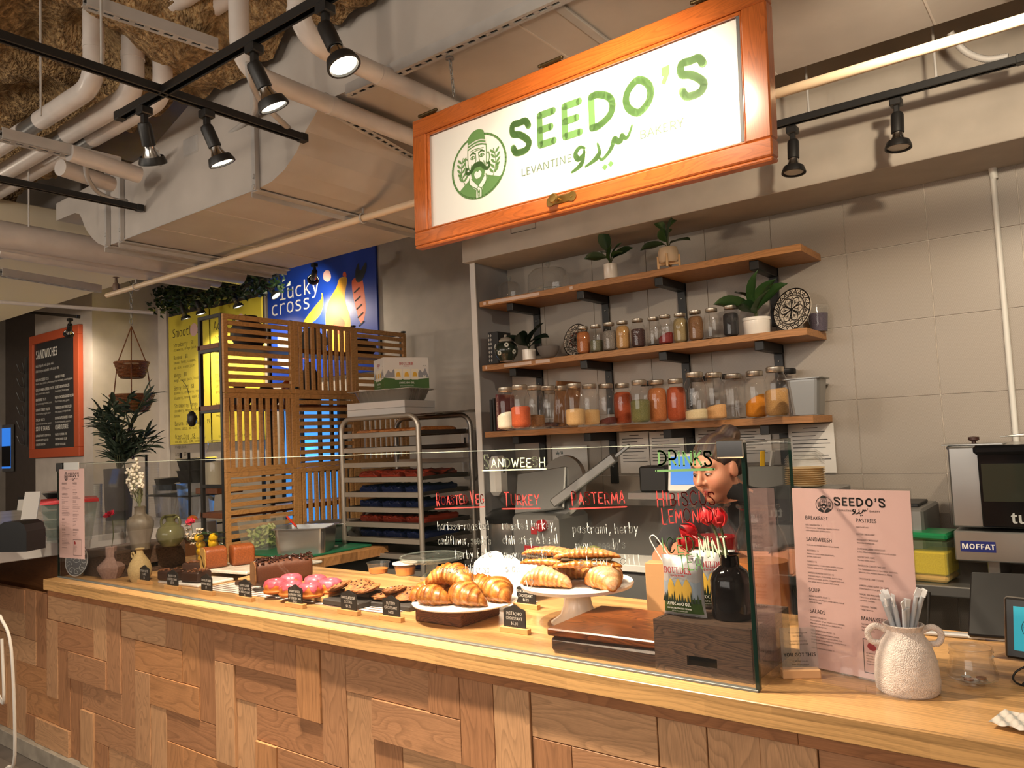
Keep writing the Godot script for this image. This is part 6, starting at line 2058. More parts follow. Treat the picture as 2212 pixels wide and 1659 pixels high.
	t = thing("olive_jug", "round glossy olive green jug with two small handles on the left crate", "jug", V(-4.118, 1.120, -2.223) + V(0, 0, -0.06), 0.4)
	s = S()
	lathe(s, [Vector2(0, 0), Vector2(0.045, 0.0), Vector2(0.068, 0.03), Vector2(0.076, 0.06), Vector2(0.066, 0.095), Vector2(0.035, 0.12), Vector2(0.024, 0.13), Vector2(0.024, 0.155), Vector2(0.034, 0.166), Vector2(0.028, 0.168), Vector2(0.018, 0.15)], 36)
	obj("body", s, mat("glaze_olive", rgb(86, 84, 48), 0.12), t)
	for k in [-1.0, 1.0]:
		s = S()
		tube(s, spline([V(0.024 * k, 0.15, 0), V(0.046 * k, 0.156, 0), V(0.06 * k, 0.13, 0), V(0.054 * k, 0.1, 0)], 5), 0.0075, 8)
		obj("handle", s, mats.glaze_olive, t)
	s = S()
	blob(s, T(Vector3.ZERO, Basis.from_scale(V(0.04, 0.036, 0.04))), 24, 16, 0.02)
	tag(obj("orange_fruit", s, relief(mat("orange_peel", rgb(236, 120, 26), 0.4), ntex(0.2, Color.BLACK, Color.WHITE, 77, 128), 0.1), self, T(V(-5.053, 1.120, -2.829) + V(0.02, 0.036, -0.12))), "whole orange behind the olive green jug", "orange")
	t = thing("blossom_sprig", "sprig of white blossom with a red poppy lying behind the olive jug", "flowers", V(-4.096, 1.120, -2.340) + V(0.0, 0.0, -0.05))
	for k in 11:
		var p := V(-0.05 + 0.014 * k, 0.03 + 0.03 * sin(k * 0.8) + 0.02 * (k % 3), 0.015 * (k % 4) - 0.02)
		stem_to(t, [V(0.02, 0.0, 0), V(p.x * 0.6, p.y * 0.5, p.z), p], 0.0015, mats.stem)
		for q in 5:
			var fs := S()
			blob(fs, T(p + V(cos(q * 1.26) * 0.009, sin(q * 2.1) * 0.004, sin(q * 1.26) * 0.009), Basis.from_scale(V(0.0085, 0.005, 0.0075))), 8, 6)
			obj("blossom", fs, mat("blossom_cream", rgb(226, 206, 180), 0.7), t)
	stem_to(t, [V(0.02, 0.0, 0), V(0.01, 0.08, 0), V(0.0, 0.11, 0)], 0.002, mats.stem)
	flower_poppy(t, V(0.0, 0.11, 0), 0.032, red, Basis(Z, -0.3) * Basis(X, 0.5))
	# glass vase full of lemons
	t = thing("lemon_vase", "clear glass vase filled with lemons and leaves beside the marbled loaf", "vase", V(-3.901, 0.980, -2.294) + V(-0.06, 0, -0.12))
	s = S()
	lathe(s, [Vector2(0, 0.004), Vector2(0.055, 0.004), Vector2(0.06, 0.02), Vector2(0.072, 0.17), Vector2(0.074, 0.17), Vector2(0.063, 0.0), Vector2(0, 0.0)], 32)
	obj("glass", s, mats.jar_glass, t)
	var lemon := S()
	lathe(lemon, [Vector2(0, -0.034), Vector2(0.006, -0.031), Vector2(0.012, -0.024), Vector2(0.021, -0.013), Vector2(0.024, 0.0), Vector2(0.021, 0.013), Vector2(0.012, 0.023), Vector2(0.005, 0.03), Vector2(0, 0.033)], 16)
	var lm1 := mesh_of(lemon, mat("lemon_yellow", rgb(226, 178, 24), 0.45))
	var lf := leaf_mesh(0.07, 0.032, 0.3, 1.0, mats.leaf_dark)
	for k in 14:
		var yy := 0.028 + 0.037 * (k / 3)
		var a := k * 2.1
		var rr := 0.034 + 0.008 * (k / 6)
		put("lemon", lm1, t, T(V(cos(a) * rr, yy, sin(a) * rr), Basis.from_euler(V(1.2 + k, k * 0.7, 1.0))))
		put("leaf", lf, t, T(V(cos(a + 1.0) * 0.02, yy + 0.01, sin(a + 1.0) * 0.02), aim(V(cos(a + 1.0), 0.5, sin(a + 1.0)))))
	for k in 5:
		put("leaf", lf, t, T(V(0.02 * cos(k * 1.3), 0.19, 0.02 * sin(k * 1.3)), aim(V(cos(k * 1.3), 0.3, sin(k * 1.3)))))
	t = thing("leaf_dish", "dark green scalloped dish behind the marbled loaf", "dish", V(-4.578, 0.980, -2.942) + V(0, 0.002, 0.0))
	s = S()
	patch(s, 60, 5, func(u, v):
		var a: float = -u * TAU
		var r: float = 0.13 * v * (1.0 + 0.04 * sin(u * TAU * 14.0) * v)
		return V(cos(a) * r, 0.004 + 0.035 * v * v, sin(a) * r * 0.8))
	obj("dish", s, mat("dish_green", rgb(26, 58, 40), 0.2), t)
	# return counter: cutting board, lettuce box, steel pan, big foil pan
	board("cutting_board", "green plastic cutting board on the side counter", V(-4.05, 0.98, -3.12), V(0.62, 0.014, 0.56), mat("board_green", rgb(20, 104, 72), 0.4), 0.02, "cutting board")
	t = thing("lettuce_box", "milky clear plastic box of torn lettuce on the side counter", "container", V(-4.312, 0.994, -2.960) + V(-0.03, 0, -0.06), 0.45)
	s = S()
	for k in 4:
		var a := k * PI / 2
		var q := ry(a)
		s.set_smooth_group(-1)
		poly(s, [q * V(-0.09, 0.0, 0.09), q * V(0.09, 0.0, 0.09), q * V(0.11, 0.19, 0.11), q * V(-0.11, 0.19, 0.11)], q * Z)
		poly(s, [q * V(-0.11, 0.19, 0.11), q * V(0.11, 0.19, 0.11), q * V(0.12, 0.192, 0.12), q * V(-0.12, 0.192, 0.12)], Y)
	poly(s, [V(-0.09, 0.001, -0.09), V(0.09, 0.001, -0.09), V(0.09, 0.001, 0.09), V(-0.09, 0.001, 0.09)], -Y)
	obj("box", s, glassy("milky_plastic", Color(0.8, 0.82, 0.78), 0.2), t)
	for k in 40:
		s = S()
		var c := V(rng.randf_range(-0.065, 0.065), rng.randf_range(0.02, 0.13), rng.randf_range(-0.065, 0.065))
		var e := Basis.from_euler(V(rng.randf() * 6.0, rng.randf() * 6.0, rng.randf() * 6.0))
		var sd := k
		patch(s, 8, 6, func(u, v): return c + e * V((u - 0.5) * 0.055, 0.009 * sin(u * 9.0 + sd) + 0.01 * sin(v * 7.0), (v - 0.5) * 0.045 * (0.6 + 0.4 * sin(u * PI))))
		obj("lettuce_leaf", s, mat("lettuce%d" % (k % 3), [rgb(176, 184, 110), rgb(150, 170, 84), rgb(196, 198, 140)][k % 3], 0.5), t)
	t = thing("steel_pan", "deep rectangular steel pan with a red handled spoon on the green board", "steam pan", V(-3.894, 0.994, -2.900) + V(-0.02, 0, -0.13), deg_to_rad(32))
	s = S()
	s.set_smooth_group(-1)
	var rect := func(a: float, b2: float, y: float, r: float) -> Array:
		var p := []
		for q in [[-1, -1], [1, -1], [1, 1], [-1, 1]]:
			for k in 5:
				var an: float = atan2(q[1], q[0]) - PI / 4 + k * PI / 8
				p.append(V(q[0] * (a - r) + cos(an) * r, y, q[1] * (b2 - r) + sin(an) * r))
		return p
	var rings := [rect.call(0.145, 0.115, 0.0, 0.03), rect.call(0.156, 0.126, 0.145, 0.03), rect.call(0.17, 0.14, 0.147, 0.02), rect.call(0.17, 0.14, 0.151, 0.02), rect.call(0.154, 0.124, 0.15, 0.03), rect.call(0.14, 0.11, 0.01, 0.03)]
	for k in rings.size() - 1:
		for q in 20:
			var q1 := (q + 1) % 20
			poly(s, [rings[k][q], rings[k][q1], rings[k + 1][q1], rings[k + 1][q]], (V(rings[k][q].x, 0, rings[k][q].z) + (Y if k == 1 or k == 3 else Vector3.ZERO) * 3.0) * (-1.0 if k == 4 else 1.0))
	poly(s, rings[0], -Y)
	obj("pan", s, mats.steel, t)
	s = S()
	tube(s, [V(-0.02, 0.02, -0.05), V(-0.075, 0.155, -0.03)], 0.004, 8)
	obj("spoon_shaft", s, mats.steel, t)
	s = S()
	bar(s, V(-0.07, 0.145, -0.032), V(-0.125, 0.215, -0.012), 0.022, 0.012, 0.004)
	obj("spoon_handle", s, mat("handle_red", rgb(216, 56, 32), 0.4), t)
	t = thing("oval_pan", "wide steel pan with a fluted rim and a wooden spoon on the side counter", "pan", V(-4.123, 0.994, -3.394) + V(0, 0, -0.08), 0.5)
	s = S()
	patch(s, 80, 10, func(u, v):
		var a: float = -u * TAU
		var pr := [[0.0, 0.003], [0.1, 0.003], [0.17, 0.008], [0.2, 0.03], [0.21, 0.11], [0.213, 0.118], [0.245, 0.12], [0.245, 0.126], [0.21, 0.122], [0.19, 0.03], [0.0, 0.012]]
		var e: Array = pr[int(round(v * 10.0))]
		var fl: float = 1.0 + (0.012 * sin(u * TAU * 40.0) if e[0] > 0.19 else 0.0)
		return V(cos(a) * e[0] * fl, e[1], sin(a) * e[0] * fl * 0.72))
	obj("pan", s, mats.steel, t)
	s = S()
	tube(s, [V(0.09, 0.05, 0.0), V(0.2, 0.2, 0.05), V(0.235, 0.245, 0.065)], [0.008, 0.01, 0.012], 8)
	obj("spoon", s, mat("spoon_wood", rgb(112, 44, 34), 0.5), t)
	s = S()
	bar(s, V(0, 0, 0), V(0.14, 0.0, -0.03), 0.02, 0.006, 0.002)
	tag(obj("white_spatula", s, mats.white_plastic, self, T(V(-4.018, 0.994, -3.211) + V(0, 0.004, 0))), "white plastic spatula on the green board beside the wide pan", "spatula")
	build_lattice_unit()
	build_rack()

func build_lattice_unit() -> void:
	var rear := thing("rear_counter", "rear part of the side counter carrying the slatted shelf unit", "counter", V(-4.4, 0, -3.97))
	var s := S()
	boxc(s, V(-0.3, 0.0, -0.55), V(0.3, 0.978, 0.49), 0.003)
	obj("cabinet", s, mats.cabinet_black, rear)
	var o := V(-4.4, 0.98, -2.8)
	var t := thing("slatted_shelf_unit", "tall shelf unit with a checkered screen of wooden slats, standing on the side counter", "shelf unit", o)
	var m := mat("slat_wood", rgb(214, 158, 96), 0.5)
	tri(m, grains[0], V(2, 4, 2), false)
	var P := 0.54
	var R := 0.504
	for i in 3:
		for j in 3:
			var z0 := -P * i
			var y0 := R * (2 - j)
			for e in [[z0 - 0.016, 1], [z0 - P + 0.016, 1]]:
				s = S()
				box(s, V(0, y0 + R / 2, e[0]), V(0.022, R - 0.002, 0.031), 0.0015)
				obj("stile", s, m, t)
			for y in [y0 + 0.016, y0 + R - 0.016]:
				s = S()
				box(s, V(0, y, z0 - P / 2), V(0.022, 0.031, P - 0.063), 0.0015)
				obj("rail", s, m, t)
			for k in 9:
				s = S()
				if (i + j) % 2 == 0:
					box(s, V(0, y0 + 0.031 + (R - 0.062) * (k + 0.5) / 9.0, z0 - P / 2), V(0.016, 0.028, P - 0.06), 0.0015)
				else:
					box(s, V(0, y0 + R / 2, z0 - 0.031 - (P - 0.062) * (k + 0.5) / 9.0), V(0.016, R - 0.06, 0.028), 0.0015)
				obj("slat", s, m, t)
	# black steel posts and plank shelves behind the screen
	for x in [-0.03, -0.27]:
		for z in [-0.012, -P, -2 * P, -3 * P + 0.012]:
			s = S()
			box(s, V(x, 0.76, z), V(0.024, 1.52, 0.024), 0.002)
			obj("post", s, mats.black_metal, t)
	for z in [-0.012, -3 * P + 0.012]:
		for y in [1.508, 1.29, 0.9, 0.42]:
			s = S()
			box(s, V(-0.15, y, z), V(0.22, 0.024, 0.022), 0.002)
			obj("crossbar", s, mats.black_metal, t)
	var plank := wood("unit_plank", rgb(132, 76, 44), 2, 0.7, 0.2, 0.5, 0)
	for y in [1.3, 0.905, 0.22]:
		s = S()
		boxc(s, V(-0.29, y, -3 * P), V(-0.045, y + 0.032, 0.0), 0.002)
		obj("plank", s, plank, t)
	for e in [[-0.55, 1.05, 0], [-1.08, 1.52, 0], [-1.6, 1.52, 0]]:
		s = S()
		box(s, V(0.004, e[1], e[0]), V(0.03, 0.014, 0.03), 0.003)
		obj("fastener", s, mats.black_plastic, t)
	# pots on the unit
	var clay := mat("pot_dark", rgb(46, 38, 34), 0.5)
	var pots := [[V(-0.16, 1.3 + 0.032, -0.3), 0.12, 0.2, "big dark lidded pot rising above the screen at the left"], [V(-0.16, 0.937, -0.22), 0.085, 0.12, "dark round pot with herbs behind the second row of slats"], [V(-0.16, 0.937, -0.43), 0.095, 0.13, "dark round pot behind the slats, right of the herb pot"],
		[V(-0.16, 0.937, -0.8), 0.08, 0.3, "tall dark pitcher behind the upright slats"], [V(-0.16, 1.332, -0.82), 0.12, 0.16, "wide grey bowl on top behind the upright slats"], [V(-0.16, 1.332, -1.3), 0.12, 0.12, "dark pan on top behind the far slats"]]
	for i in pots.size():
		var p: Array = pots[i]
		var q := thing("clay_pot", p[3], "pot", o + p[0])
		var r: float = p[1]
		var h: float = p[2]
		s = S()
		lathe(s, [Vector2(0, 0), Vector2(r * 0.7, 0), Vector2(r, h * 0.35), Vector2(r * 0.95, h * 0.65), Vector2(r * 0.5, h * 0.9), Vector2(r * 0.42, h), Vector2(r * 0.5, h * 1.05), Vector2(r * 0.3, h * 1.06)], 24)
		obj("body", s, clay if i != 4 else mat("pot_grey", rgb(120, 118, 116), 0.5), q)
		if i == 1:
			var lf := leaf_mesh(0.05, 0.02, 0.3, 1.0, mats.leaf_dark, 4)
			for k in 16:
				put("leaf", lf, q, T(V(0, h, 0), aim(V(cos(k * 2.4), 0.6 + 0.4 * (k % 3), sin(k * 2.4)))))
	s = S()
	lathe(s, [Vector2(0, 0), Vector2(0.05, 0), Vector2(0.055, 0.12), Vector2(0.05, 0.16), Vector2(0.03, 0.18), Vector2(0.03, 0.2)], 20)
	tag(obj("amber_bottle", s, mat("amber", rgb(150, 60, 16), 0.15), self, T(o + V(-0.16, 0.937, -0.62))), "amber bottle behind the slats beside the pitcher", "bottle")
	# glass jar of rice and black wire lamp at the unit's left side
	t = thing("rice_jar", "big glass jar of rice at the left foot of the slatted unit", "jar", V(-4.885, 1.377, -3.050))
	s = S()
	lathe(s, [Vector2(0, 0), Vector2(0.08, 0.0), Vector2(0.085, 0.02), Vector2(0.085, 0.22), Vector2(0.06, 0.27), Vector2(0.055, 0.3)], 28)
	obj("glass", s, mats.jar_glass, t)
	s = S()
	lathe(s, [Vector2(0, 0.004), Vector2(0.076, 0.004), Vector2(0.081, 0.02), Vector2(0.081, 0.17), Vector2(0, 0.18)], 24)
	obj("rice", s, speck("fill_rice", rgb(190, 178, 150), rgb(220, 210, 186), 30.0), t)
	s = S()
	lathe(s, [Vector2(0.056, 0.29), Vector2(0.06, 0.295), Vector2(0.06, 0.315), Vector2(0.03, 0.325), Vector2(0, 0.325)], 24)
	obj("lid", s, mats.clear_plastic, t)
	board("side_ledge", "small brown ledge carrying the rice jar", V(-4.885, 1.377, -3.050) + V(0.02, -0.041, 0), V(0.26, 0.04, 0.2), plank, 0.0, "ledge")
	s = S()
	tube(s, spline([V(0, 0, 0), V(-0.05, 0.14, 0.0), V(-0.08, 0.2, 0.02)], 5), 0.002, 6)
	blob(s, T(V(0, -0.06, 0), Basis.from_scale(V(0.03, 0.05, 0.03))), 14, 12, 0.3, 3.0)
	tag(obj("wire_figure", s, mats.black_metal, self, T(V(-4.73, 1.9, -2.78))), "small black wire ornament hanging at the slatted unit's left post", "ornament")

func build_rack() -> void:
	var o := V(-3.66, 0, -3.66)
	var t := thing("baking_rack", "tall aluminium baking rack with trays, right of the slatted unit", "baking rack", o, deg_to_rad(3))
	var al := mat("aluminium", rgb(178, 170, 160), 0.35, 0.7)
	var H := 1.79
	for k in 2:
		var z: float = [0.26, -0.26][k]
		var s := S()
		var p := [V(-0.33, 0.1, z)]
		for i in 9:
			var a := PI - i * PI / 16
			p.append(V(-0.25 + cos(a) * 0.08, H - 0.08 + sin(a) * 0.08, z))
		for i in 9:
			var a := PI / 2 - i * PI / 16
			p.append(V(0.25 + cos(a) * 0.08, H - 0.08 + sin(a) * 0.08, z))
		p.append(V(0.33, 0.1, z))
		tube(s, p, 0.0165, 8)
		obj("side_frame", s, al, t)
		for i in 17:
			s = S()
			var y := 1.68 - i * 0.094
			box(s, V(0, y, z), V(0.63, 0.03, 0.006), 0.001)
			box(s, V(0, y - 0.014, z - signf(z) * 0.02), V(0.63, 0.004, 0.04), 0.001)
			obj("runner", s, al, t)
	for e in [[0.33, 0.12], [-0.33, 0.12]]:
		var s := S()
		bar(s, V(e[0], e[1], 0.26), V(e[0], e[1], -0.26), 0.03, 0.03, 0.003)
		obj("base_bar", s, al, t)
	for x in [-0.33, 0.33]:
		for z in [-0.26, 0.26]:
			var s := S()
			lathe(s, [Vector2(0, -0.015), Vector2(0.045, -0.015), Vector2(0.045, 0.015), Vector2(0, 0.015)], 16, T(V(x, 0.047, z), Basis(Z, PI / 2)))
			obj("caster", s, mats.black_plastic, t)
	var lv := [[0, "bread"], [1, ""], [3, "red"], [4, "blue"], [5, "blue"], [6, "red"], [7, "blue"], [8, ""], [9, "blue"], [10, ""], [11, "blue"]]
	var names := {"bread": "tray of flat loaves in the rack", "red": "tray of red packs in the rack", "blue": "tray of dark blue packs in the rack", "": "bare dark tray in the rack"}
	for l in lv:
		var i: int = l[0]
		var y := 1.68 - i * 0.094 - 0.008
		var ty := thing("baking_tray", "%s, on runner %s from the top" % [names[l[1]], ["one", "two", "three", "four", "five", "six", "seven", "eight", "nine", "ten", "eleven", "twelve"][i]], "tray", o + V(0.0, y, 0), deg_to_rad(3), "trays in the baking rack")
		var s := S()
		box(s, V(0, 0.004, 0), V(0.64, 0.004, 0.45), 0.001)
		for z in [-0.225, 0.225]:
			box(s, V(0, 0.014, z), V(0.64, 0.022, 0.004), 0.001)
		for x in [-0.32, 0.32]:
			box(s, V(x, 0.014, 0), V(0.004, 0.022, 0.45), 0.001)
		obj("tray", s, mat("tray_dark", rgb(92, 84, 78), 0.4, 0.7), ty)
		for k in (3 if l[1] else 0):
			s = S()
			if l[1] == "bread":
				loaf_shape(s, 0.2, 0.36, 0.035, 0.2, 0.01, k)
				obj("loaf", s, tri(mat("flat_loaf", rgb(196, 124, 66), 0.6), mats.golden_crust.albedo_texture, Vector3.ONE * 8.0), ty, T(V(-0.2 + 0.2 * k, 0.007, 0)))
			else:
				loaf_shape(s, 0.18, 0.36, 0.045, 0.1, 0.02, k + i)
				obj("pack", s, mat("pack_" + l[1], rgb(150, 52, 34) if l[1] == "red" else rgb(34, 44, 84), 0.35), ty, T(V(-0.2 + 0.2 * k, 0.007, 0)))
	# on top of the rack
	var y := H + 0.012
	for i in 2:
		var s := S()
		box(s, V(0, 0.0225, 0), V(0.46, 0.044, 0.34), 0.002)
		var cb := obj("cake_box", s, mat("box_grey_white", rgb(196, 192, 190), 0.7), self, T(V(-3.73, y + 0.045 * i, -3.6), ry(0.16)))
		tag(cb, ["lower flat white cake box on the baking rack", "upper flat white cake box on the baking rack"][i], "cake box")
	t = thing("foil_tray", "ribbed aluminium foil tray on the white cake boxes", "foil tray", V(-3.72, y + 0.091, -3.6), 0.16)
	var s := S()
	patch(s, 80, 4, func(u, v):
		var a: float = -u * TAU
		var c := Vector2(cos(a), sin(a))
		var k: float = pow(pow(absf(c.x), 6.0) + pow(absf(c.y), 6.0), -1.0 / 6.0)
		var e: Array = [[0.0, 0.0], [0.82, 0.001], [0.95, 0.07], [1.06, 0.072], [1.07, 0.068]][int(round(v * 4.0))]
		var fl: float = 1.0 + (0.012 * sin(u * TAU * 44.0) if v > 0.2 and v < 0.8 else 0.0)
		return V(c.x * k * 0.24 * e[0] * fl, e[1], c.y * k * 0.15 * e[0] * fl))
	obj("tray", s, mat("foil", rgb(206, 202, 194), 0.25, 0.85), t)
	s = S()
	box(s, V(0, 0.074, 0), V(0.5, 0.003, 0.31), 0.001)
	obj("lid", s, mat("lid_board", rgb(206, 198, 188), 0.5, 0.2), t)
	carton(V(-3.65, y + 0.168, -3.62))
	s = S()
	patch(s, 20, 12, func(u, v): return V((u - 0.5) * 0.62, 0.006 * noise.get_noise_2d(u * 900.0, v * 900.0) + 0.004, (v - 0.5) * 0.4))
	tag(obj("foil_sheet", s, mats.foil, self, T(V(-3.42, y + 0.002, -3.83), ry(0.05))), "crumpled foil sheet lying over the rack's right end", "foil")

# printed snack carton standing cornerwise
func carton(at: Vector3) -> void:
	var t := thing("snack_carton", "white and green snack carton with printed mountains, on the foil tray", "carton", at, deg_to_rad(62))
	var W := 0.3
	var D := 0.24
	var H := 0.2
	var s := S()
	boxc(s, V(-W / 2, 0, -D / 2), V(W / 2, H, D / 2), 0.001)
	obj("box", s, mat("carton_white", rgb(214, 210, 206), 0.6), t)
	var faces := [[T(V(0, 0, D / 2 + 0.0004)), W], [T(V(-W / 2 - 0.0004, 0, 0), ry(-PI / 2)), D], [T(V(W / 2 + 0.0004, 0, 0), ry(PI / 2)), D]]
	for f in faces:
		var xf: Transform3D = f[0]
		var w: float = f[1]
		var k := w / 0.3
		s = S()
		flatp(s, pv([-w / 2, 0, w / 2, 0, w / 2, 0.066, w * 0.2, 0.058, -w * 0.2, 0.062, -w / 2, 0.07]), 0.0, xf)
		obj("green_print", s, mat("carton_green", rgb(62, 96, 44), 0.6), t)
		s = S()
		flatp(s, pv([-w / 2, 0.07, -w * 0.4, 0.12, -w * 0.34, 0.1, -w * 0.28, 0.125, -w * 0.2, 0.07]), 0.0002, xf)
		flatp(s, pv([w / 2, 0.07, w * 0.42, 0.13, w * 0.36, 0.1, w * 0.3, 0.12, w * 0.2, 0.07]), 0.0002, xf)
		obj("mountain_print", s, mat("carton_grey", rgb(140, 140, 146), 0.6), t)
		for q in 3:
			s = S()
			var x := (q - 1) * 0.055 * k
			flatp(s, pv([x - 0.022 * k, 0.055, x + 0.022 * k, 0.055, x + 0.024 * k, 0.125, x - 0.024 * k, 0.125]), 0.0004, xf)
			obj("packet_print", s, mat("carton_packet", rgb(226, 218, 200), 0.6), t)
			s = S()
			flatp(s, pv([x - 0.016 * k, 0.075, x + 0.016 * k, 0.075, x + 0.012 * k, 0.1, x, 0.107, x - 0.012 * k, 0.1]), 0.0006, xf)
			obj("crisp_print", s, mat("carton_yellow", rgb(216, 166, 50), 0.6), t)
		s = S()
		words(s, "BOULDER", 0.016, Vector2(0, 0.158), 0.0006, xf, "Droid Serif", true, 1, 0.85 * k)
		words(s, "CANYON", 0.0055, Vector2(0, 0.143), 0.0006, xf, "Droid Sans", true, 1, 1.3 * k)
		flatp(s, ellipse(Vector2(w * 0.4, 0.075), 0.019, 0.019, 20), 0.0006, xf)
		obj("red_print", s, mat("carton_red", rgb(176, 36, 36), 0.6), t)
		s = S()
		words(s, "36", 0.017, Vector2(w * 0.4, 0.075), 0.0009, xf, "Droid Sans", true, 1)
		words(s, "AVOCADO OIL", 0.011, Vector2(0, 0.036), 0.0006, xf, "Droid Sans", true, 1, k)
		words(s, "KETTLE STYLE POTATO CHIPS", 0.005, Vector2(0, 0.016), 0.0006, xf, "Droid Sans", false, 1, k)
		obj("white_lettering", s, mat("carton_letter", rgb(232, 228, 216), 0.6), t)
		s = S()
		var rg := []
		for i in 21:
			rg.append(Vector2(-w * 0.4 + cos(TAU * i / 20) * 0.014, 0.168 + sin(TAU * i / 20) * 0.014))
		flatp(s, PackedVector2Array(rg.slice(0, 20)), 0.0004, xf)
		flatp(s, pv([w * 0.36, 0.158, w * 0.44, 0.158, w * 0.44, 0.182, w * 0.36, 0.182]), 0.0004, xf)
		words(s, "16 - 0", 0.006, Vector2(w * 0.4, 0.145), 0.0006, xf, "Droid Sans", true, 1, k)
		obj("black_print", s, mats.ink, t)

func build_neighbours() -> void:
	# sandwich board
	var a: Vector3 = V(-9.914, 1.631, -3.820)
	var b: Vector3 = V(-8.660, 3.041, -3.820)
	var w := b.x - a.x
	var h := b.y - a.y
	var t := thing("sandwich_board", "big blackboard sandwich menu in an orange-red frame on the white pier", "menu board", a)
	var of := mat("frame_orange", rgb(190, 84, 48), 0.5)
	var s := S()
	for e in [[V(0, 0, -0.03), V(w, 0.1, 0.02)], [V(0, h - 0.1, -0.03), V(w, h, 0.02)], [V(0, 0.1, -0.03), V(0.1, h - 0.1, 0.02)], [V(w - 0.12, 0.1, -0.03), V(w, h - 0.1, 0.02)]]:
		s = S()
		boxc(s, e[0], e[1], 0.004)
		obj("frame_bar", s, of, t)
	s = S()
	boxc(s, V(0.09, 0.09, -0.03), V(w - 0.11, h - 0.09, 0.0))
	obj("blackboard", s, mat("board_black", rgb(44, 44, 46), 0.3), t)
	s = S()
	var xf := T(V(0.12, 0, 0.002))
	words(s, "SANDWICHES", 0.1, Vector2(0.03, h - 0.23), 0, xf, "Droid Sans", true, 0, 0.62)
	for q in [[0.55, h - 0.2, 0.07, 0.035], [0.72, h - 0.19, 0.04, 0.05]]:
		flatp(s, ellipse(Vector2(q[0], q[1]), q[2], q[3], 14), 0, xf)
	var ct := [["GRILLED CHEESE  $7.75", "Havarti, Swiss, cheddar, yellow mustard"], ["GRILLED HAM & CHEESE  $10.75", "Ham, Havarti, Swiss, cheddar"], ["BRATWURST  $9.75", "Our own sausage, mustard, onion"], ["SMOKED TURKEY  $12.75", "Smoked turkey, arugula, bacon"], ["ITALIAN  $12.75", "Salami, ham, provolone, peppers"]]
	var cr := [["THE VEG  $11.50", "Fresh mozzarella, roasted peppers"], ["SECRET SMOKED  $12.75", "Smoked beef, house spread"], ["PESTO CHICKEN SALAD  $12.50", "Roast chicken, pesto, greens"], ["TARRAGON BUTTER  $12.50", "Ham, gruyere, tarragon butter"], ["BURRATA PISTACHIO  $14.75", "Burrata, mortadella, pistachio"]]
	words(s, "Add chips & soft drink +$4", 0.028, Vector2(0.02, h - 0.36), 0, xf)
	words(s, "Add soup or salad & soft drink +$6", 0.028, Vector2(0.02, h - 0.42), 0, xf)
	for i in 5:
		var y := h - 0.52 - 0.115 * i
		for k in 2:
			var e: Array = [ct[i], cr[i]][k]
			words(s, e[0], 0.03, Vector2(0.02 + 0.5 * k, y), 0, xf, "Droid Sans", true, 0, 0.75)
			words(s, e[1], 0.02, Vector2(0.02 + 0.5 * k, y - 0.045), 0, xf)
	words(s, "SOUP & SALADS", 0.05, Vector2(0.02, 0.33), 0, xf, "Droid Sans", true, 0, 0.7)
	words(s, "CHARCUTERIE", 0.05, Vector2(0.52, 0.33), 0, xf, "Droid Sans", true, 0, 0.7)
	for q in [[0.25, "SMOKED TOMATO SOUP  $7.00"], [0.2, "FARMER'S BEET SALAD  $9"], [0.15, "CHICKEN SALAD  $9"]]:
		words(s, q[1], 0.024, Vector2(0.02, q[0]), 0, xf, "Droid Sans", true, 0, 0.8)
	for q in [[0.25, "PLATE OF 3 ITEMS  $15"], [0.2, "TASTING BOARD  $5.50"], [0.14, "WINE BY THE GLASS"]]:
		words(s, q[1], 0.024, Vector2(0.52, q[0]), 0, xf, "Droid Sans", true, 0, 0.8)
	bar(s, V(0.13, h - 0.3, 0.002), V(w - 0.16, h - 0.3, 0.002), 0.006, 0.006)
	bar(s, V(0.13, 0.39, 0.002), V(w - 0.16, 0.39, 0.002), 0.006, 0.006)
	bar(s, V(0.6, 0.12, 0.002), V(0.6, 0.38, 0.002), 0.005, 0.005)
	obj("chalk_text", s, mat("chalk", rgb(226, 222, 214), 0.8), t).set_meta("kind", "stuff")
	# lamp over the board
	track_rail(V(-10.467, 3.430, -3.600), V(-7.754, 2.964, -3.400), "black lamp track above the sandwich board")
	track_lamp(V(-8.037, 2.996, -3.450), V(-9.339, 2.083, -3.850), 0.7, 60.0, "black spotlight above the sandwich board")
	# yellow smoothie boards
	var yb := mat("smoothie_yellow", rgb(226, 208, 76), 0.25)
	var ys := [[V(-8.230, 1.709, -4.585), V(-7.400, 3.130, -4.585)], [V(-7.426, 1.710, -4.585), V(-6.508, 3.119, -4.585)]]
	for i in 2:
		var lo: Vector3 = ys[i][0]
		var hi: Vector3 = ys[i][1]
		t = thing("smoothie_board", ["yellow smoothie menu board, left panel", "yellow juice menu board, right panel behind the slats"][i], "menu board", lo)
		var bw := hi.x - lo.x
		var bh := hi.y - lo.y
		s = S()
		boxc(s, V(0, 0, -0.012), V(bw, bh, 0.012), 0.002)
		obj("panel", s, yb, t)
		s = S()
		xf = T(V(0, 0, 0.0125))
		words(s, ["Smoothies", "Acai bowls"][i], 0.09, Vector2(0.08, bh - 0.2), 0, xf, "Droid Sans Mono", true, 0, 0.9)
		var items := [["Strawberry  $8", "strawberry, orange juice, honey"], ["Banana  $8", "banana, honey, cinnamon,", "oat milk, orange juice"], ["Mango  $8", "mango, orange juice, banana"], ["Berry Good  $8", "blueberry, strawberry, raspberry,", "blueberry, banana, apple juice"], ["Strawberry Mango  $8", "strawberry, mango, orange juice", "banana"], ["Banana, Date & Mango  $9", "banana, dates, oat milk, honey"], ["Green Zing  $8", "avocado, kiwi, lime, banana,", "orange juice"], ["Acai  $9", "banana, acai, oat milk"]]
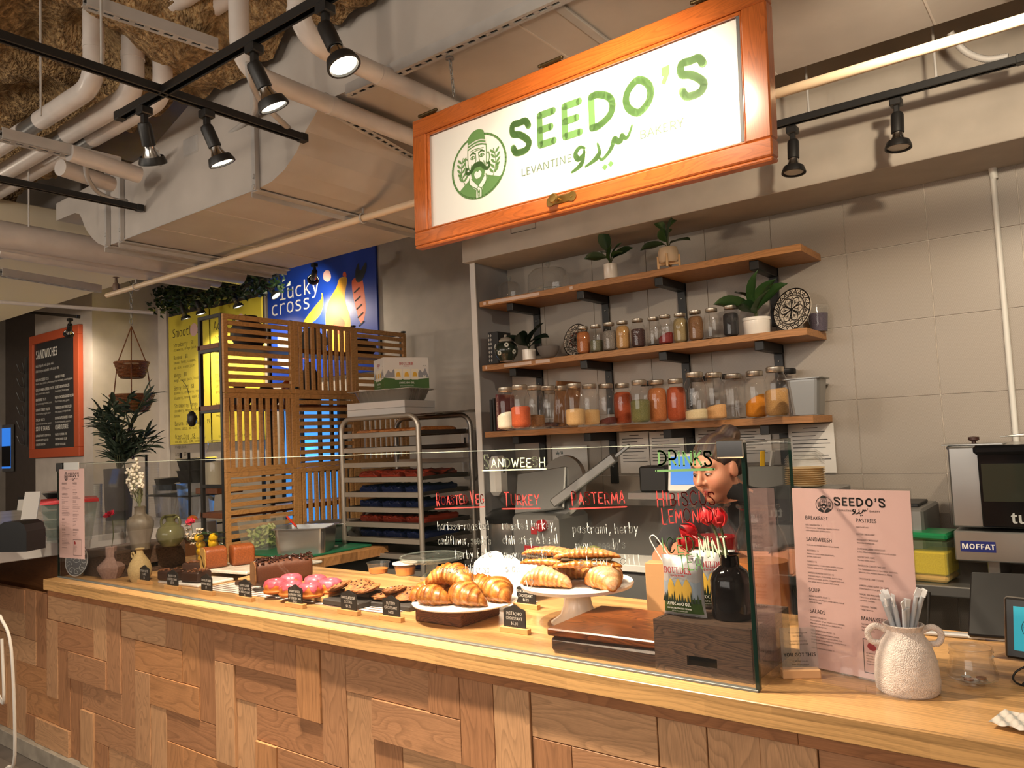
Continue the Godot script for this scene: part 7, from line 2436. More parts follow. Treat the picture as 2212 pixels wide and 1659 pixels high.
		if i == 1:
			items = [["Oats  $9", "oats, banana, honey"], ["Sweet & Nutty  $9", "almond butter, cacao"], ["Drinks", "orange juice  $6", "carrot juice  $6", "ginger shot  $3"], ["Add protein", "pea protein  $2", "hemp seeds  $1"]]
		var y := bh - 0.33
		for e in items:
			words(s, e[0], 0.043, Vector2(0.1, y), 0, xf, "Droid Sans Mono", false, 0, 0.8)
			for k in range(1, e.size()):
				y -= 0.055
				words(s, e[k], 0.028, Vector2(0.1, y), 0, xf, "Droid Sans Mono", false, 0, 0.8)
			y -= 0.085 if i == 0 else 0.14
		words(s, "Please inform us if you have any allergies", 0.02, Vector2(0.14, 0.06), 0, xf, "Droid Sans Mono", false, 0, 0.8)
		obj("menu_text", s, mat("menu_brown", rgb(66, 58, 20), 0.6), t).set_meta("kind", "stuff")
		s = S()
		flatp(s, ellipse(Vector2(bw * 0.62, bh - 0.2), 0.075, 0.07, 20), 0.001, xf)
		obj("pink_dot", s, mat("dot_pink", rgb(226, 186, 180), 0.5), t)
	s = S()
	var d0: Vector3 = V(-8.251, 3.112, -4.597)
	for i in 16:
		s = S()
		boxc(s, V(-8.25 + i * 0.11, 2.7, -4.6), V(-8.142 + i * 0.11, 3.5, -4.59), 0.002)
		var p := obj("panel_board", s, mat("panel_dark", rgb(62, 58, 56), 0.6), self)
		tag(p, "dark upright wall board above the yellow menus", "wall board", "dark wall boards")
	s = S()
	boxc(s, V(-8.592, 1.569, -4.570) - V(0, 1.8, 0), V(V(-8.275, 1.563, -4.570).x, 3.4, -4.6), 0.004)
	struct("trim_4", s, mats.white_wall, "white column at the left edge of the smoothie board", "column")
	# blue poster
	var lo: Vector3 = V(-6.415, 2.243, -4.590)
	var hi: Vector3 = V(-4.876, 3.364, -4.590)
	hi.y += 0.25
	t = thing("juice_poster", "blue poster with white lettering, a banana, a squash and a carrot", "poster", V(lo.x, lo.y, -4.59))
	var pw := hi.x - lo.x
	var ph := hi.y - lo.y
	s = S()
	boxc(s, V(0, 0, -0.01), V(pw, ph, 0.01), 0.002)
	obj("panel", s, mat("poster_blue", rgb(24, 62, 168), 0.35), t)
	var P := func(px: Vector3) -> Vector2: return Vector2(px.x - lo.x, px.y - lo.y)
	xf = T(V(0, 0, 0.0105))
	s = S()
	for e in [["lucky", V(-6.237, 3.043, -4.580), V(-5.630, 3.054, -4.580), 0.135], ["cross", V(-6.367, 2.907, -4.580), V(-5.762, 2.905, -4.580), 0.135]]:
		var c: Vector2 = P.call(e[1])
		var c2: Vector2 = P.call(e[2])
		words(s, e[0], e[3], Vector2(c.x, c.y + 0.055), 0, xf * Transform3D(Basis.IDENTITY, Vector3.ZERO), "Droid Sans Mono", true, 0, (c2.x - c.x) / (e[3] / 23.0 * 96.0))
	obj("lettering", s, mat("poster_white", rgb(232, 232, 228), 0.5), t)
	var shape := func(pts: Array, key: String, c: Color, nm: String, z: float, n := 4):
		var q := []
		for v in pts:
			q.append(P.call(v))
		var st := S()
		flatp(st, PackedVector2Array(spline(q, n, true)), z, xf)
		obj(nm, st, mat(key, c, 0.5), t)
	shape.call([V(-5.283, 3.114, -4.580), V(-5.352, 3.108, -4.580), V(-5.393, 3.039, -4.580), V(-5.506, 2.921, -4.580), V(-5.558, 2.767, -4.580), V(-5.510, 2.529, -4.580), V(-5.371, 2.411, -4.580), V(-5.242, 2.521, -4.580), V(-5.221, 2.724, -4.580), V(-5.286, 2.919, -4.580), V(-5.248, 3.079, -4.580)], "squash_yellow", rgb(216, 160, 44), "printed_squash", 0.0)
	shape.call([V(-5.301, 3.125, -4.580), V(-5.293, 3.157, -4.580), V(-5.263, 3.152, -4.580), V(-5.258, 3.110, -4.580)], "poster_orange", rgb(226, 92, 40), "printed_stalk", 0.001)
	shape.call([V(-5.379, 2.774, -4.580), V(-5.450, 2.732, -4.580), V(-5.441, 2.660, -4.580), V(-5.374, 2.610, -4.580), V(-5.316, 2.653, -4.580), V(-5.301, 2.718, -4.580)], "poster_orange", rgb(226, 92, 40), "printed_flower", 0.001)
	shape.call([V(-5.162, 3.078, -4.580), V(-5.189, 3.029, -4.580), V(-5.160, 2.860, -4.580), V(-5.085, 2.670, -4.580), V(-5.021, 2.779, -4.580), V(-5.035, 2.984, -4.580), V(-5.066, 3.071, -4.580)], "poster_orange", rgb(226, 92, 40), "printed_carrot", 0.0)
	shape.call([V(-5.127, 3.048, -4.580), V(-5.135, 3.144, -4.580), V(-5.090, 3.206, -4.580), V(-5.075, 3.134, -4.580), V(-5.001, 3.199, -4.580), V(-4.992, 3.140, -4.580), V(-5.056, 3.045, -4.580)], "poster_dark", rgb(30, 34, 44), "printed_leaves", 0.001)
	shape.call([V(-5.599, 3.019, -4.580), V(-5.607, 2.965, -4.580), V(-5.702, 2.906, -4.580), V(-5.876, 2.777, -4.580), V(-5.762, 2.759, -4.580), V(-5.640, 2.812, -4.580), V(-5.584, 2.898, -4.580), V(-5.581, 2.983, -4.580)], "banana_yellow", rgb(226, 206, 50), "printed_banana", 0.0)
	shape.call([V(-5.565, 3.194, -4.580), V(-5.567, 3.139, -4.580), V(-5.511, 3.104, -4.580), V(-5.464, 3.135, -4.580), V(-5.481, 3.197, -4.580), V(-5.525, 3.213, -4.580)], "dot_pink", rgb(226, 186, 180), "printed_berry", 0.0)
	shape.call([V(-6.265, 2.723, -4.580), V(-6.277, 2.411, -4.580), V(-5.997, 2.341, -4.580), V(-5.985, 2.624, -4.580)], "poster_white", rgb(232, 232, 228), "printed_bottle", 0.0, 1)
	shape.call([V(-5.884, 2.574, -4.580), V(-5.890, 2.440, -4.580), V(-5.696, 2.443, -4.580), V(-5.691, 2.553, -4.580)], "poster_orange", rgb(226, 92, 40), "printed_block", 0.0, 1)
	s = S()
	for i in 5:
		ribbon(s, [P.call(V(-5.156, 2.954, -4.580)) + Vector2(0.012 * i, -0.075 * i), P.call(V(-5.094, 2.985, -4.580)) + Vector2(0.012 * i, -0.075 * i)], 0.014, 0.002, xf)
	obj("printed_marks", s, mats.ink, t)
	# lit drinks cooler below the poster
	var c0: Vector3 = V(-6.177, 0.740, -4.300)
	var c1: Vector3 = V(-5.324, 2.080, -4.300)
	t = thing("drinks_cooler", "black drinks cooler glowing pale blue behind the slats", "drinks cooler", V((c0.x + c1.x) / 2, 0, -4.3))
	var cw := (c1.x - c0.x) / 2
	s = S()
	boxc(s, V(-cw, 0, -0.28), V(cw, c1.y, -0.22), 0.003)
	obj("back", s, mats.black_plastic, t)
	s = S()
	boxc(s, V(-cw + 0.04, 0.5, -0.22), V(cw - 0.04, c1.y - 0.04, -0.2))
	obj("lit_panel", s, glow("cooler_blue", Color(0.32, 0.66, 1.0), 0.9), t)
	for y in [0.42, 0.85, 1.12, 1.4, c1.y - 0.03]:
		s = S()
		boxc(s, V(-cw, y, -0.22), V(cw, y + 0.035, 0.0), 0.003)
		obj("shelf", s, mats.black_plastic, t)
	for x in [-cw, -cw * 0.3, cw * 0.35, cw - 0.04]:
		s = S()
		boxc(s, V(x, 0, -0.02), V(x + 0.04, c1.y, 0.0), 0.003)
		obj("door_frame", s, mats.black_plastic, t)
	var ol := OmniLight3D.new()
	ol.name = "cooler_light"
	ol.light_color = Color(0.4, 0.7, 1.0)
	ol.light_energy = 0.12
	ol.light_size = 0.1
	ol.shadow_enabled = true
	ol.position = V(0, 1.6, -0.12)
	t.add_child(ol, true)
	# leafy garland with lamps
	var g0: Vector3 = V(-7.909, 3.234, -4.250)
	var g1: Vector3 = V(-5.792, 3.176, -4.250)
	t = thing("garland", "dark green leafy garland along the lamp track above the yellow boards", "garland", g0)
	s = S()
	bar(s, Vector3.ZERO, g1 - g0, 0.03, 0.03)
	obj("rail", s, mats.black_metal, t)
	s = S()
	for i in 900:
		var f := rng.randf()
		var c := (g1 - g0) * f + V(rng.randf_range(-0.06, 0.06), rng.randf_range(-0.12, 0.11) - 0.02, rng.randf_range(-0.1, 0.1))
		var e := Basis.from_euler(V(rng.randf() * 6.0, rng.randf() * 6.0, rng.randf() * 6.0))
		s.set_smooth_group(-1)
		poly(s, [c, c + e * V(0.03, 0.012, 0.02), c + e * V(0.065, 0.0, 0), c + e * V(0.03, 0.012, -0.02)], e * Y)
	obj("foliage", s, mats.leaf_dark, t).set_meta("kind", "stuff")
	for i in 4:
		var p: Vector3 = [V(-7.304, 3.166, -4.200), V(-7.025, 3.176, -4.200), V(-6.410, 3.160, -4.200), V(-5.880, 3.158, -4.200)][i]
		track_lamp(p, p + [V(0.1, -1, -0.3), V(0.15, -1, -0.25), V(0.2, -1, -0.3), V(0.5, -0.7, -0.25)][i], 1.6, 62.0, ["lit lamp at the left end of the leafy garland", "second lit lamp under the leafy garland", "third lit lamp under the leafy garland", "lit lamp at the garland's right end by the blue poster"][i])
	track_lamp(V(-5.095, 3.137, -4.100), V(-5.852, 2.849, -4.590), 1.6, 50.0, "black spotlight before the blue poster")
	# two-tier hanging basket
	var wick := tri(mat("wicker", rgb(150, 88, 36), 0.6), ntex(0.06, Color(0.6, 0.56, 0.5), Color(1, 1, 1), 91, 128), Vector3.ONE * 9.0)
	var b0: Vector3 = V(-6.257, 2.914, -3.160)
	t = thing("hanging_basket", "two-tier wicker basket with fruit hanging on a chain at left", "hanging basket", b0)
	var kk := 0.0
	var by := [V(-6.272, 2.307, -3.160).y - b0.y, V(-6.278, 2.036, -3.160).y - b0.y]
	for i in 2:
		var r: float = [0.125, 0.16][i]
		var hh: float = [0.12, 0.13][i]
		for k in 13:
			s = S()
			var ring := []
			var f := k / 12.0
			for q in 24:
				ring.append(V(cos(TAU * q / 24) * r * (0.68 + 0.34 * pow(f, 0.6)), by[i] + hh * f - hh * 0.5, sin(TAU * q / 24) * r * (0.68 + 0.34 * pow(f, 0.6))))
			tube(s, ring, 0.0045 if k < 12 else 0.009, 6, true)
			obj("hoop", s, wick, t)
		s = S()
		for q in 12:
			var a2 := TAU * q / 12
			tube(s, [V(cos(a2) * r * 1.02, by[i] + hh * 0.5, sin(a2) * r * 1.02), V(cos(a2) * r * 0.68, by[i] - hh * 0.5, sin(a2) * r * 0.68)], 0.004, 5)
		obj("rib", s, wick, t).set_meta("kind", "stuff")
		s = S()
		lathe(s, [Vector2(0, by[i] - hh * 0.5), Vector2(r * 0.68, by[i] - hh * 0.5)], 20)
		obj("bottom", s, wick, t)
		for q in 3:
			var a3 := TAU * q / 3 + 0.5
			s = S()
			var e0 := V(cos(a3) * r, by[i] + hh * 0.5, sin(a3) * r)
			tube(s, [e0, V(0, by[0] + 0.36, 0) if i == 0 else V(cos(a3) * 0.125, by[0] + 0.06, sin(a3) * 0.125)], 0.005, 6)
			obj("rope", s, wick, t)
	s = S()
	for k in 12:
		var ring := []
		for q in 10:
			var p := V(cos(TAU * q / 10) * 0.012, by[0] + 0.4 + k * 0.042 + sin(TAU * q / 10) * 0.026, 0)
			ring.append(p if k % 2 else V(0, p.y, p.x))
		tube(s, ring, 0.003, 5, true)
	obj("chain", s, mats.dull_steel, t).set_meta("kind", "stuff")
	for i in 8:
		var r: float = 0.042 if i > 3 else 0.036
		s = S()
		blob(s, T(Vector3.ZERO, Basis.from_scale(Vector3.ONE * r)), 14, 10, 0.03)
		var q := i % 4
		var fo := obj("basket_fruit", s, mat("fruit_green" if i > 3 else "fruit_orange", rgb(110, 116, 40) if i > 3 else rgb(196, 96, 34), 0.4), self, T(b0 + V(cos(q * 1.57) * 0.06, by[0 if i < 4 else 1] - 0.02, sin(q * 1.57) * 0.06)))
		tag(fo, "orange in the upper tier of the hanging basket" if i < 4 else "green avocado in the lower tier of the hanging basket", "fruit", "oranges in the upper basket" if i < 4 else "avocados in the lower basket")
	# neighbour's white counter and what stands on it
	t = thing("white_counter", "white stone bar counter of the neighbouring stall at left", "counter", V(-6.2, 1.06, -2.2))
	s = S()
	boxc(s, V(-1.8, 0.02, -0.75), V(1.46, 0.105, 1.2), 0.004)
	obj("top", s, tri(mat("white_stone", rgb(226, 222, 220), 0.15), ntex(0.01, Color(0.9, 0.9, 0.9), Color(1, 1, 1), 95), Vector3.ONE), t)
	s = S()
	boxc(s, V(-1.75, -1.06, -0.7), V(1.4, 0.02, 0.2), 0.003)
	obj("base", s, wood("neighbour_wood", rgb(150, 96, 56), 0, 0.8, 0.2), t)
	var top := 1.165
	t = thing("napkin_dispenser", "black and chrome napkin dispenser at the left edge", "napkin dispenser", V(-4.435, 1.165, -1.650) + V(-0.02, 0, -0.02), 0.5)
	s = S()
	prism(s, PackedVector2Array([Vector2(-0.085, 0), Vector2(0.085, 0), Vector2(0.085, 0.1), Vector2(0.07, 0.135), Vector2(0.04, 0.15), Vector2(-0.04, 0.15), Vector2(-0.07, 0.135), Vector2(-0.085, 0.1)]), 0.13, T(V(0, 0, 0)))
	obj("body", s, mats.black_plastic, t)
	s = S()
	box(s, V(-0.087, 0.06, 0), V(0.004, 0.1, 0.11), 0.001)
	obj("faceplate", s, mats.chrome, t)
	for i in 5:
		t = thing("takeaway_bowl", "black takeaway bowl, number %s up in the stack by the red bin" % ["one", "two", "three", "four", "five"][i], "takeaway bowl", V(-4.912, 1.165, -1.938) + V(0, 0.055 * i, -0.12))
		s = S()
		lathe(s, [Vector2(0, 0), Vector2(0.07, 0.0), Vector2(0.1, 0.035), Vector2(0.104, 0.037)], 24)
		obj("bowl", s, mats.black_plastic, t)
		s = S()
		lathe(s, [Vector2(0.105, 0.037), Vector2(0.1, 0.046), Vector2(0, 0.05)], 24)
		obj("lid", s, mats.clear_plastic, t)
	t = thing("red_lid_bin", "tall clear plastic bin with a red lid behind the left end of the glass", "bin", V(-4.675, 1.165, -1.997))
	s = S()
	lathe(s, [Vector2(0.15, 0), Vector2(0.19, 0.21)], 4, T(Vector3.ZERO, ry(0.4)))
	obj("bin", s, glassy("bin_plastic", Color(0.6, 0.66, 0.62), 0.35), t)
	s = S()
	lathe(s, [Vector2(0, 0.235), Vector2(0.195, 0.23), Vector2(0.2, 0.21), Vector2(0.19, 0.21)], 4, T(Vector3.ZERO, ry(0.4)))
	obj("lid", s, mat("lid_red", rgb(200, 32, 40), 0.4), t)
	t = thing("card_stand", "white printed card leaning at the far left edge", "card", V(-6.247, 1.165, -2.242) + V(-0.1, 0, -0.2), 0.4)
	s = S()
	box(s, V(0, 0.11, 0), V(0.14, 0.22, 0.004), 0.0, Basis(X, -0.2))
	obj("card", s, mats.paper_white, t)
	t = thing("framed_picture", "small dark framed picture on the white counter at far left", "picture", V(-8.999, 1.059, -3.400), 0.3)
	s = S()
	box(s, V(0, 0.08, 0), V(0.19, 0.19, 0.02), 0.003, Basis(X, -0.15))
	obj("frame", s, mats.cabinet_black, t)
	s = S()
	box(s, V(-0.02, 0.08, 0.011), V(0.12, 0.14, 0.002), 0.0, Basis(X, -0.15))
	obj("print", s, mats.paper_white, t)
	# planter with olive branches, cup stacks, dark pans behind the glass
	t = thing("olive_planter", "tall dark grey planter with an olive plant behind the left end of the display", "potted plant", V(-5.657, 1.060, -2.750) + V(0, -0.02, 0))
	var ph2: float = V(-5.646, 1.530, -2.750).y - t.position.y
	s = S()
	lathe(s, [Vector2(0, 0), Vector2(0.075, 0.0), Vector2(0.09, ph2 * 0.5), Vector2(0.095, ph2), Vector2(0.085, ph2), Vector2(0.08, ph2 - 0.05), Vector2(0, ph2 - 0.05)], 28)
	obj("planter", s, mat("planter_grey", rgb(74, 70, 70), 0.6), t)
	var ol3 := [leaf_mesh(0.14, 0.034, 0.25, 0.9, mat("olive_leaf", rgb(50, 66, 50), 0.5), 6), leaf_mesh(0.115, 0.028, 0.1, 0.9, mat("olive_leaf_light", rgb(78, 92, 74), 0.5), 6)]
	var tips := []
	for k in 19:
		var a4 := k * 2.4
		var rr := 0.08 + 0.27 * fposmod(k * 0.37, 1.0)
		tips.append(V(cos(a4) * rr, ph2 + 0.14 + 0.38 * fposmod(k * 0.61, 1.0), sin(a4) * rr * 0.7))
	for tip in tips:
		var path := spline([V(0, ph2 - 0.03, 0), V(tip.x * 0.35, lerpf(ph2, tip.y, 0.5), tip.z * 0.35), tip], 6)
		s = S()
		tube(s, path, 0.003, 5)
		obj("branch", s, mats.stem, t)
		for q in range(3, path.size()):
			for e in 2:
				var dir: Vector3 = (path[q] - path[q - 1]).normalized() * 0.6 + V(rng.randf_range(-1, 1), rng.randf_range(-0.4, 0.6), rng.randf_range(-1, 1))
				put("leaf", ol3[rng.randi() % 2], t, T(path[q], aim(dir, rng.randf() - 0.5)))
		if rng.randf() < 0.6:
			s = S()
			blob(s, T(path[7] + V(0.012, -0.02, 0.01), Basis.from_scale(V(0.011, 0.014, 0.011))), 10, 8)
			obj("olive", s, mat("olive_fruit", rgb(38, 24, 30), 0.3), t)
	for i in 3:
		var p: Array = [[V(-6.078, 1.054, -2.800), 0.032, 0.36, "ribbed stack of white paper cups left of the dark planter"], [V(-5.710, 1.151, -2.950), 0.045, 0.38, "stack of clear plastic cups right of the dark planter"], [V(-5.732, 1.139, -3.050), 0.042, 0.42, "taller stack of clear cups beside the black pans"]][i]
		t = thing("cup_stack", p[3], "cup stack", p[0])
		for k in 22:
			s = S()
			var y0: float = p[2] * k / 22.0
			lathe(s, [Vector2(p[1] * 0.86, y0), Vector2(p[1], y0 + p[2] / 22.0), Vector2(p[1] * 1.07, y0 + p[2] / 22.0), Vector2(p[1] * 0.86, y0 + p[2] / 22.0 + 0.001)], 18)
			obj("cup", s, mat("cup_paper", rgb(200, 196, 186), 0.6) if i == 0 else mats.clear_plastic, t)
	s = S()
	boxc(s, V(-5.35, 0.0, -3.9), V(-4.75, 1.02, -3.0), 0.004)
	boxc(s, V(-5.0, 1.02, -2.97), V(-4.99, 1.021, -2.96))
	tag(obj("back_cabinet", s, mats.cabinet_black), "low dark cabinet behind the left end of the display", "cabinet")
	for i in 5:
		var p: Vector3 = [V(-5.721, 1.341, -3.200), V(-5.312, 1.401, -3.150), V(-5.310, 1.482, -3.150), V(-5.747, 1.122, -3.200), V(-5.321, 1.139, -3.150)][i]
		t = thing("storage_tub", ["black rectangular tub left of the rice jar", "dark lidded tub beside the rice jar, lower of two", "dark lidded tub beside the rice jar, upper of two", "clear plastic crate under the black tub", "clear plastic crate below the rice jar"][i], "tub", p)
		s = S()
		lathe(s, [Vector2(0, 0), Vector2(0.11, 0), Vector2(0.135, 0.09 if i < 3 else 0.26), Vector2(0.145, 0.093 if i < 3 else 0.263)], 4, T(Vector3.ZERO, ry(PI / 4 + 0.25)))
		obj("tub", s, mats.black_plastic if i < 3 else glassy("blue_plastic", Color(0.5, 0.58, 0.66), 0.3), t)
		s = S()
		lathe(s, [Vector2(0.15, 0.092 if i < 3 else 0.262), Vector2(0.13, 0.1 if i < 3 else 0.27), Vector2(0, 0.1 if i < 3 else 0.27)], 4, T(Vector3.ZERO, ry(PI / 4 + 0.25)))
		obj("lid", s, mats.clear_plastic, t)
	board("tub_shelf", "black wire shelf carrying the tubs behind the display", V(-5.557, 1.321, -3.200) + V(0, -0.02, 0), V(0.62, 0.012, 0.3), mats.black_metal, 0.0, "shelf")
	board("crate_shelf", "lower shelf carrying the clear crates behind the display", V(-5.564, 1.107, -3.200) + V(0, -0.02, 0), V(0.62, 0.012, 0.3), mats.black_metal, 0.0, "shelf")
	s = S()
	for x in [-0.3, 0.3]:
		for z in [-0.14, 0.14]:
			bar(s, V(x, -1.2, z), V(x, 0.3, z), 0.014, 0.014)
	tag(obj("shelf_posts", s, mats.black_metal, self, T(V(-5.557, 1.321, -3.200))), "four thin black posts of the tub shelves", "shelf posts")
	# far left wall items
	t = thing("hook_rail", "upright metal rail with pairs of hooks on the dark wall at far left", "hook rail", V(-12.317, 1.800, -4.680))
	var hh2: float = V(-12.310, 3.085, -4.680).y - t.position.y
	s = S()
	bar(s, Vector3.ZERO, V(0, hh2, 0), 0.025, 0.02)
	obj("rail", s, mats.dull_steel, t)
	for i in 6:
		for k in [-1.0, 1.0]:
			s = S()
			var y := hh2 * (0.02 + i * 0.16)
			tube(s, spline([V(0, y, 0.02), V(0.07 * k, y + 0.03, 0.05), V(0.1 * k, y + 0.14, 0.08)], 4), 0.008, 6)
			obj("hook", s, mats.dull_steel, t)
	var q0: Vector3 = V(-13.727, 1.449, -4.660)
	var q1: Vector3 = V(-12.733, 2.143, -4.660)
	t = thing("wall_screen", "wall screen with a bright blue picture at the far left edge", "screen", V((q0.x + q1.x) / 2, (q0.y + q1.y) / 2, -4.67))
	s = S()
	box(s, Vector3.ZERO, V(q1.x - q0.x, q1.y - q0.y, 0.03), 0.004)
	obj("bezel", s, mats.dull_steel, t)
	s = S()
	box(s, V(0, 0.0, 0.016), V(q1.x - q0.x - 0.1, q1.y - q0.y - 0.1, 0.003))
	obj("display", s, glow("screen_blue", Color(0.2, 0.5, 0.9), 0.9), t)
	s = S()
	box(s, V(0, -0.12, 0.018), V(q1.x - q0.x - 0.1, 0.3, 0.003))
	obj("dark_picture", s, mats.ink, t)
	s = S()
	box(s, Vector3.ZERO, V(0.3, 0.1, 0.2), 0.02)
	box(s, V(-0.05, -0.3, 0), V(0.1, 0.5, 0.1), 0.01)
	tag(obj("orange_bracket", s, of, self, T(V(-13.266, 2.894, -4.600))), "orange painted bracket cut by the left edge of the view", "bracket")
	# white wire stool leg
	t = thing("bar_stool", "white wire legs of a bar stool at the lower left edge", "stool", V(-4.35, 0, -1.18))
	var wl := mat("white_wire", rgb(220, 214, 206), 0.4)
	for q in [[V(-3.539, 1.015, -1.250), V(-3.431, 0.902, -1.250), V(-3.398, 0.509, -1.250), V(-3.472, 0.444, -1.250)], [V(-3.700, 0.670, -1.300), V(-3.643, 0.657, -1.300), V(-3.662, 0.899, -1.300)]]:
		s = S()
		var pp := []
		for v in spline(q, 5):
			pp.append(v - t.position)
		tube(s, pp, 0.006, 8)
		obj("leg", s, wl, t)

func build_kitchen() -> void:
	var st: Material = mats.steel
	var t := thing("prep_table", "long stainless steel table along the tiled back wall", "table", V(-0.4, 0, -3.69))
	var s := S()
	boxc(s, V(-1.2, 0.945, -0.3), V(2.4, 0.985, 0.29), 0.004)
	obj("top", s, st, t)
	for x in [-1.15, 0.0, 1.2, 2.35]:
		s = S()
		boxc(s, V(x, 0, 0.2), V(x + 0.04, 0.945, 0.24))
		obj("leg", s, st, t)
	s = S()
	boxc(s, V(-1.18, 0.3, -0.28), V(2.38, 0.33, 0.24), 0.003)
	obj("undershelf", s, mats.dull_steel, t)
	t = thing("prep_fridge", "low stainless prep fridge with a white cutting ledge and slanted lid, behind the cake stand", "prep fridge", V(-2.02, 0, -3.6))
	s = S()
	boxc(s, V(-0.4, 0.05, -0.34), V(0.4, 0.96, 0.28), 0.006)
	obj("body", s, mats.dull_steel, t)
	s = S()
	boxc(s, V(-0.4, 0.965, 0.02), V(0.42, 1.0, 0.3), 0.004)
	obj("ledge", s, mat("ledge_white", rgb(196, 194, 188), 0.5), t)
	s = S()
	box(s, V(0.0, 1.1, -0.13), V(0.8, 0.03, 0.34), 0.006, Basis(X, 0.75))
	obj("lid", s, st, t)
	s = S()
	boxc(s, V(-0.05, 0.55, 0.28), V(0.0, 0.7, 0.3), 0.004)
	obj("handle", s, mats.black_plastic, t)
	s = S()
	blob(s, T(Vector3.ZERO, Basis.from_scale(V(0.09, 0.03, 0.05))), 20, 12, 0.5, 2.5, 3)
	tag(obj("kitchen_towel", s, mat("towel_green", rgb(142, 146, 84), 0.9), self, T(V(-2.14, 1.025, -3.42))), "crumpled olive green towel on the prep fridge ledge", "towel")
	# meat slicer
	t = thing("meat_slicer", "grey meat slicer with a tilted round blade and red dial, left of the prep fridge", "slicer", V(-2.5, 0, -3.62))
	s = S()
	boxc(s, V(-0.28, 0.0, -0.3), V(0.05, 0.93, 0.2), 0.004)
	obj("stand", s, mats.cabinet_black, t)
	s = S()
	boxc(s, V(-0.16, 0.93, -0.15), V(0.15, 1.2, 0.18), 0.02)
	obj("housing", s, mats.dull_steel, t)
	s = S()
	lathe(s, [Vector2(0, 0.02), Vector2(0.17, 0.02), Vector2(0.18, 0.0), Vector2(0, -0.02)], 40, T(V(0.06, 1.34, -0.02), Basis(Z, 0.5) * Basis(X, 1.25)))
	obj("blade_guard", s, mats.steel, t)
	s = S()
	box(s, V(-0.06, 1.32, 0.02), V(0.34, 0.24, 0.02), 0.006, Basis(Z, 0.12) * Basis(X, -0.35))
	obj("gauge_plate", s, mats.dull_steel, t)
	s = S()
	bar(s, V(0.08, 1.26, 0.1), V(0.42, 1.5, 0.0), 0.07, 0.05, 0.006)
	bar(s, V(0.42, 1.5, 0.0), V(0.5, 1.56, -0.02), 0.02, 0.02, 0.004)
	obj("pusher_arm", s, mats.dull_steel, t)
	s = S()
	lathe(s, [Vector2(0, 0.03), Vector2(0.03, 0.03), Vector2(0.032, 0.0)], 20, T(V(0.06, 1.15, 0.18), Basis(X, PI / 2)))
	obj("dial", s, mat("dial_red", rgb(140, 28, 34), 0.3), t)
	s = S()
	box(s, V(-0.02, 1.01, 0.181), V(0.1, 0.055, 0.002))
	box(s, V(0.0, 1.12, 0.181), V(0.04, 0.04, 0.004))
	obj("red_label", s, mat("label_red", rgb(150, 36, 40), 0.5), t)
	s = S()
	words(s, "UNPLUG", 0.014, Vector2(-0.02, 1.015), 0.1825, T(Vector3.ZERO), "Droid Sans", true, 1)
	words(s, "WHEN NOT IN USE", 0.006, Vector2(-0.02, 0.995), 0.1825, T(Vector3.ZERO), "Droid Sans", true, 1)
	box(s, V(0.1, 1.03, 0.1815), V(0.05, 0.08, 0.002))
	obj("white_label", s, mats.paper_white, t)
	t = thing("pressure_cooker", "round black and steel electric cooker left of the slicer", "cooker", V(-2.86, 0.93, -3.72))
	s = S()
	lathe(s, [Vector2(0, 0), Vector2(0.14, 0), Vector2(0.15, 0.03), Vector2(0.15, 0.2)], 32)
	obj("body", s, mats.steel, t)
	s = S()
	lathe(s, [Vector2(0.16, 0.2), Vector2(0.165, 0.23), Vector2(0.12, 0.27), Vector2(0.03, 0.285), Vector2(0, 0.3)], 32)
	obj("lid", s, mats.black_plastic, t)
	s = S()
	boxc(s, V(-3.02, 0.0, -3.98), V(-2.7, 0.928, -3.45), 0.004)
	tag(obj("cooker_cabinet", s, mats.cabinet_black), "dark cabinet under the electric cooker", "cabinet")
	# wall sheets, soap dispensers
	var sh := [[V(-2.255, 1.392, -3.985), V(-2.062, 1.626, -3.985), "recipe sheet on the tiles under the shelf, left of its twin"], [V(-2.067, 1.396, -3.985), V(-1.853, 1.622, -3.985), "recipe sheet on the tiles under the shelf, right of its twin"], [V(-1.784, 1.419, -3.985), V(-1.585, 1.631, -3.985), "paper sheet on the tiles behind the woman's hair"], [V(-1.585, 1.441, -3.985), V(-1.372, 1.615, -3.985), "paper sheet on the tiles right of the woman's hair"], [V(-1.284, 1.385, -3.985), V(-1.061, 1.627, -3.985), "big paper sheet on the tiles behind the paper bowls"], [V(-2.728, 1.401, -3.985), V(-2.478, 1.559, -3.985), "whiteboard note in coloured pen behind the slicer"]]
	for i in sh.size():
		var e: Array = sh[i]
		var d: Vector3 = e[1] - e[0]
		t = thing("wall_sheet", e[2], "paper sheet", e[0])
		s = S()
		boxc(s, V(0, 0, -0.001), V(d.x, d.y, 0.001))
		obj("sheet", s, mats.paper_white, t)
		s = S()
		if i == 5:
			pen(s, "July 14", 0.016, Vector2(0.02, d.y * 0.7), 0.002, T(Vector3.ZERO), 0.003)
			pen(s, "Bagel in", 0.018, Vector2(0.02, d.y * 0.25), 0.002, T(Vector3.ZERO), 0.003)
		else:
			for k in 9:
				ribbon(s, [Vector2(d.x * (0.35 if k == 0 else 0.1), d.y * (0.92 - k * 0.08)), Vector2(d.x * (0.65 if k == 0 else [0.9, 0.8, 0.6, 0.85][k % 4]), d.y * (0.92 - k * 0.08))], 0.0035, 0.002, T(Vector3.ZERO))
		obj("writing", s, mat("pen_teal", rgb(30, 90, 96), 0.7) if i == 5 else mats.ink, t).set_meta("kind", "stuff")
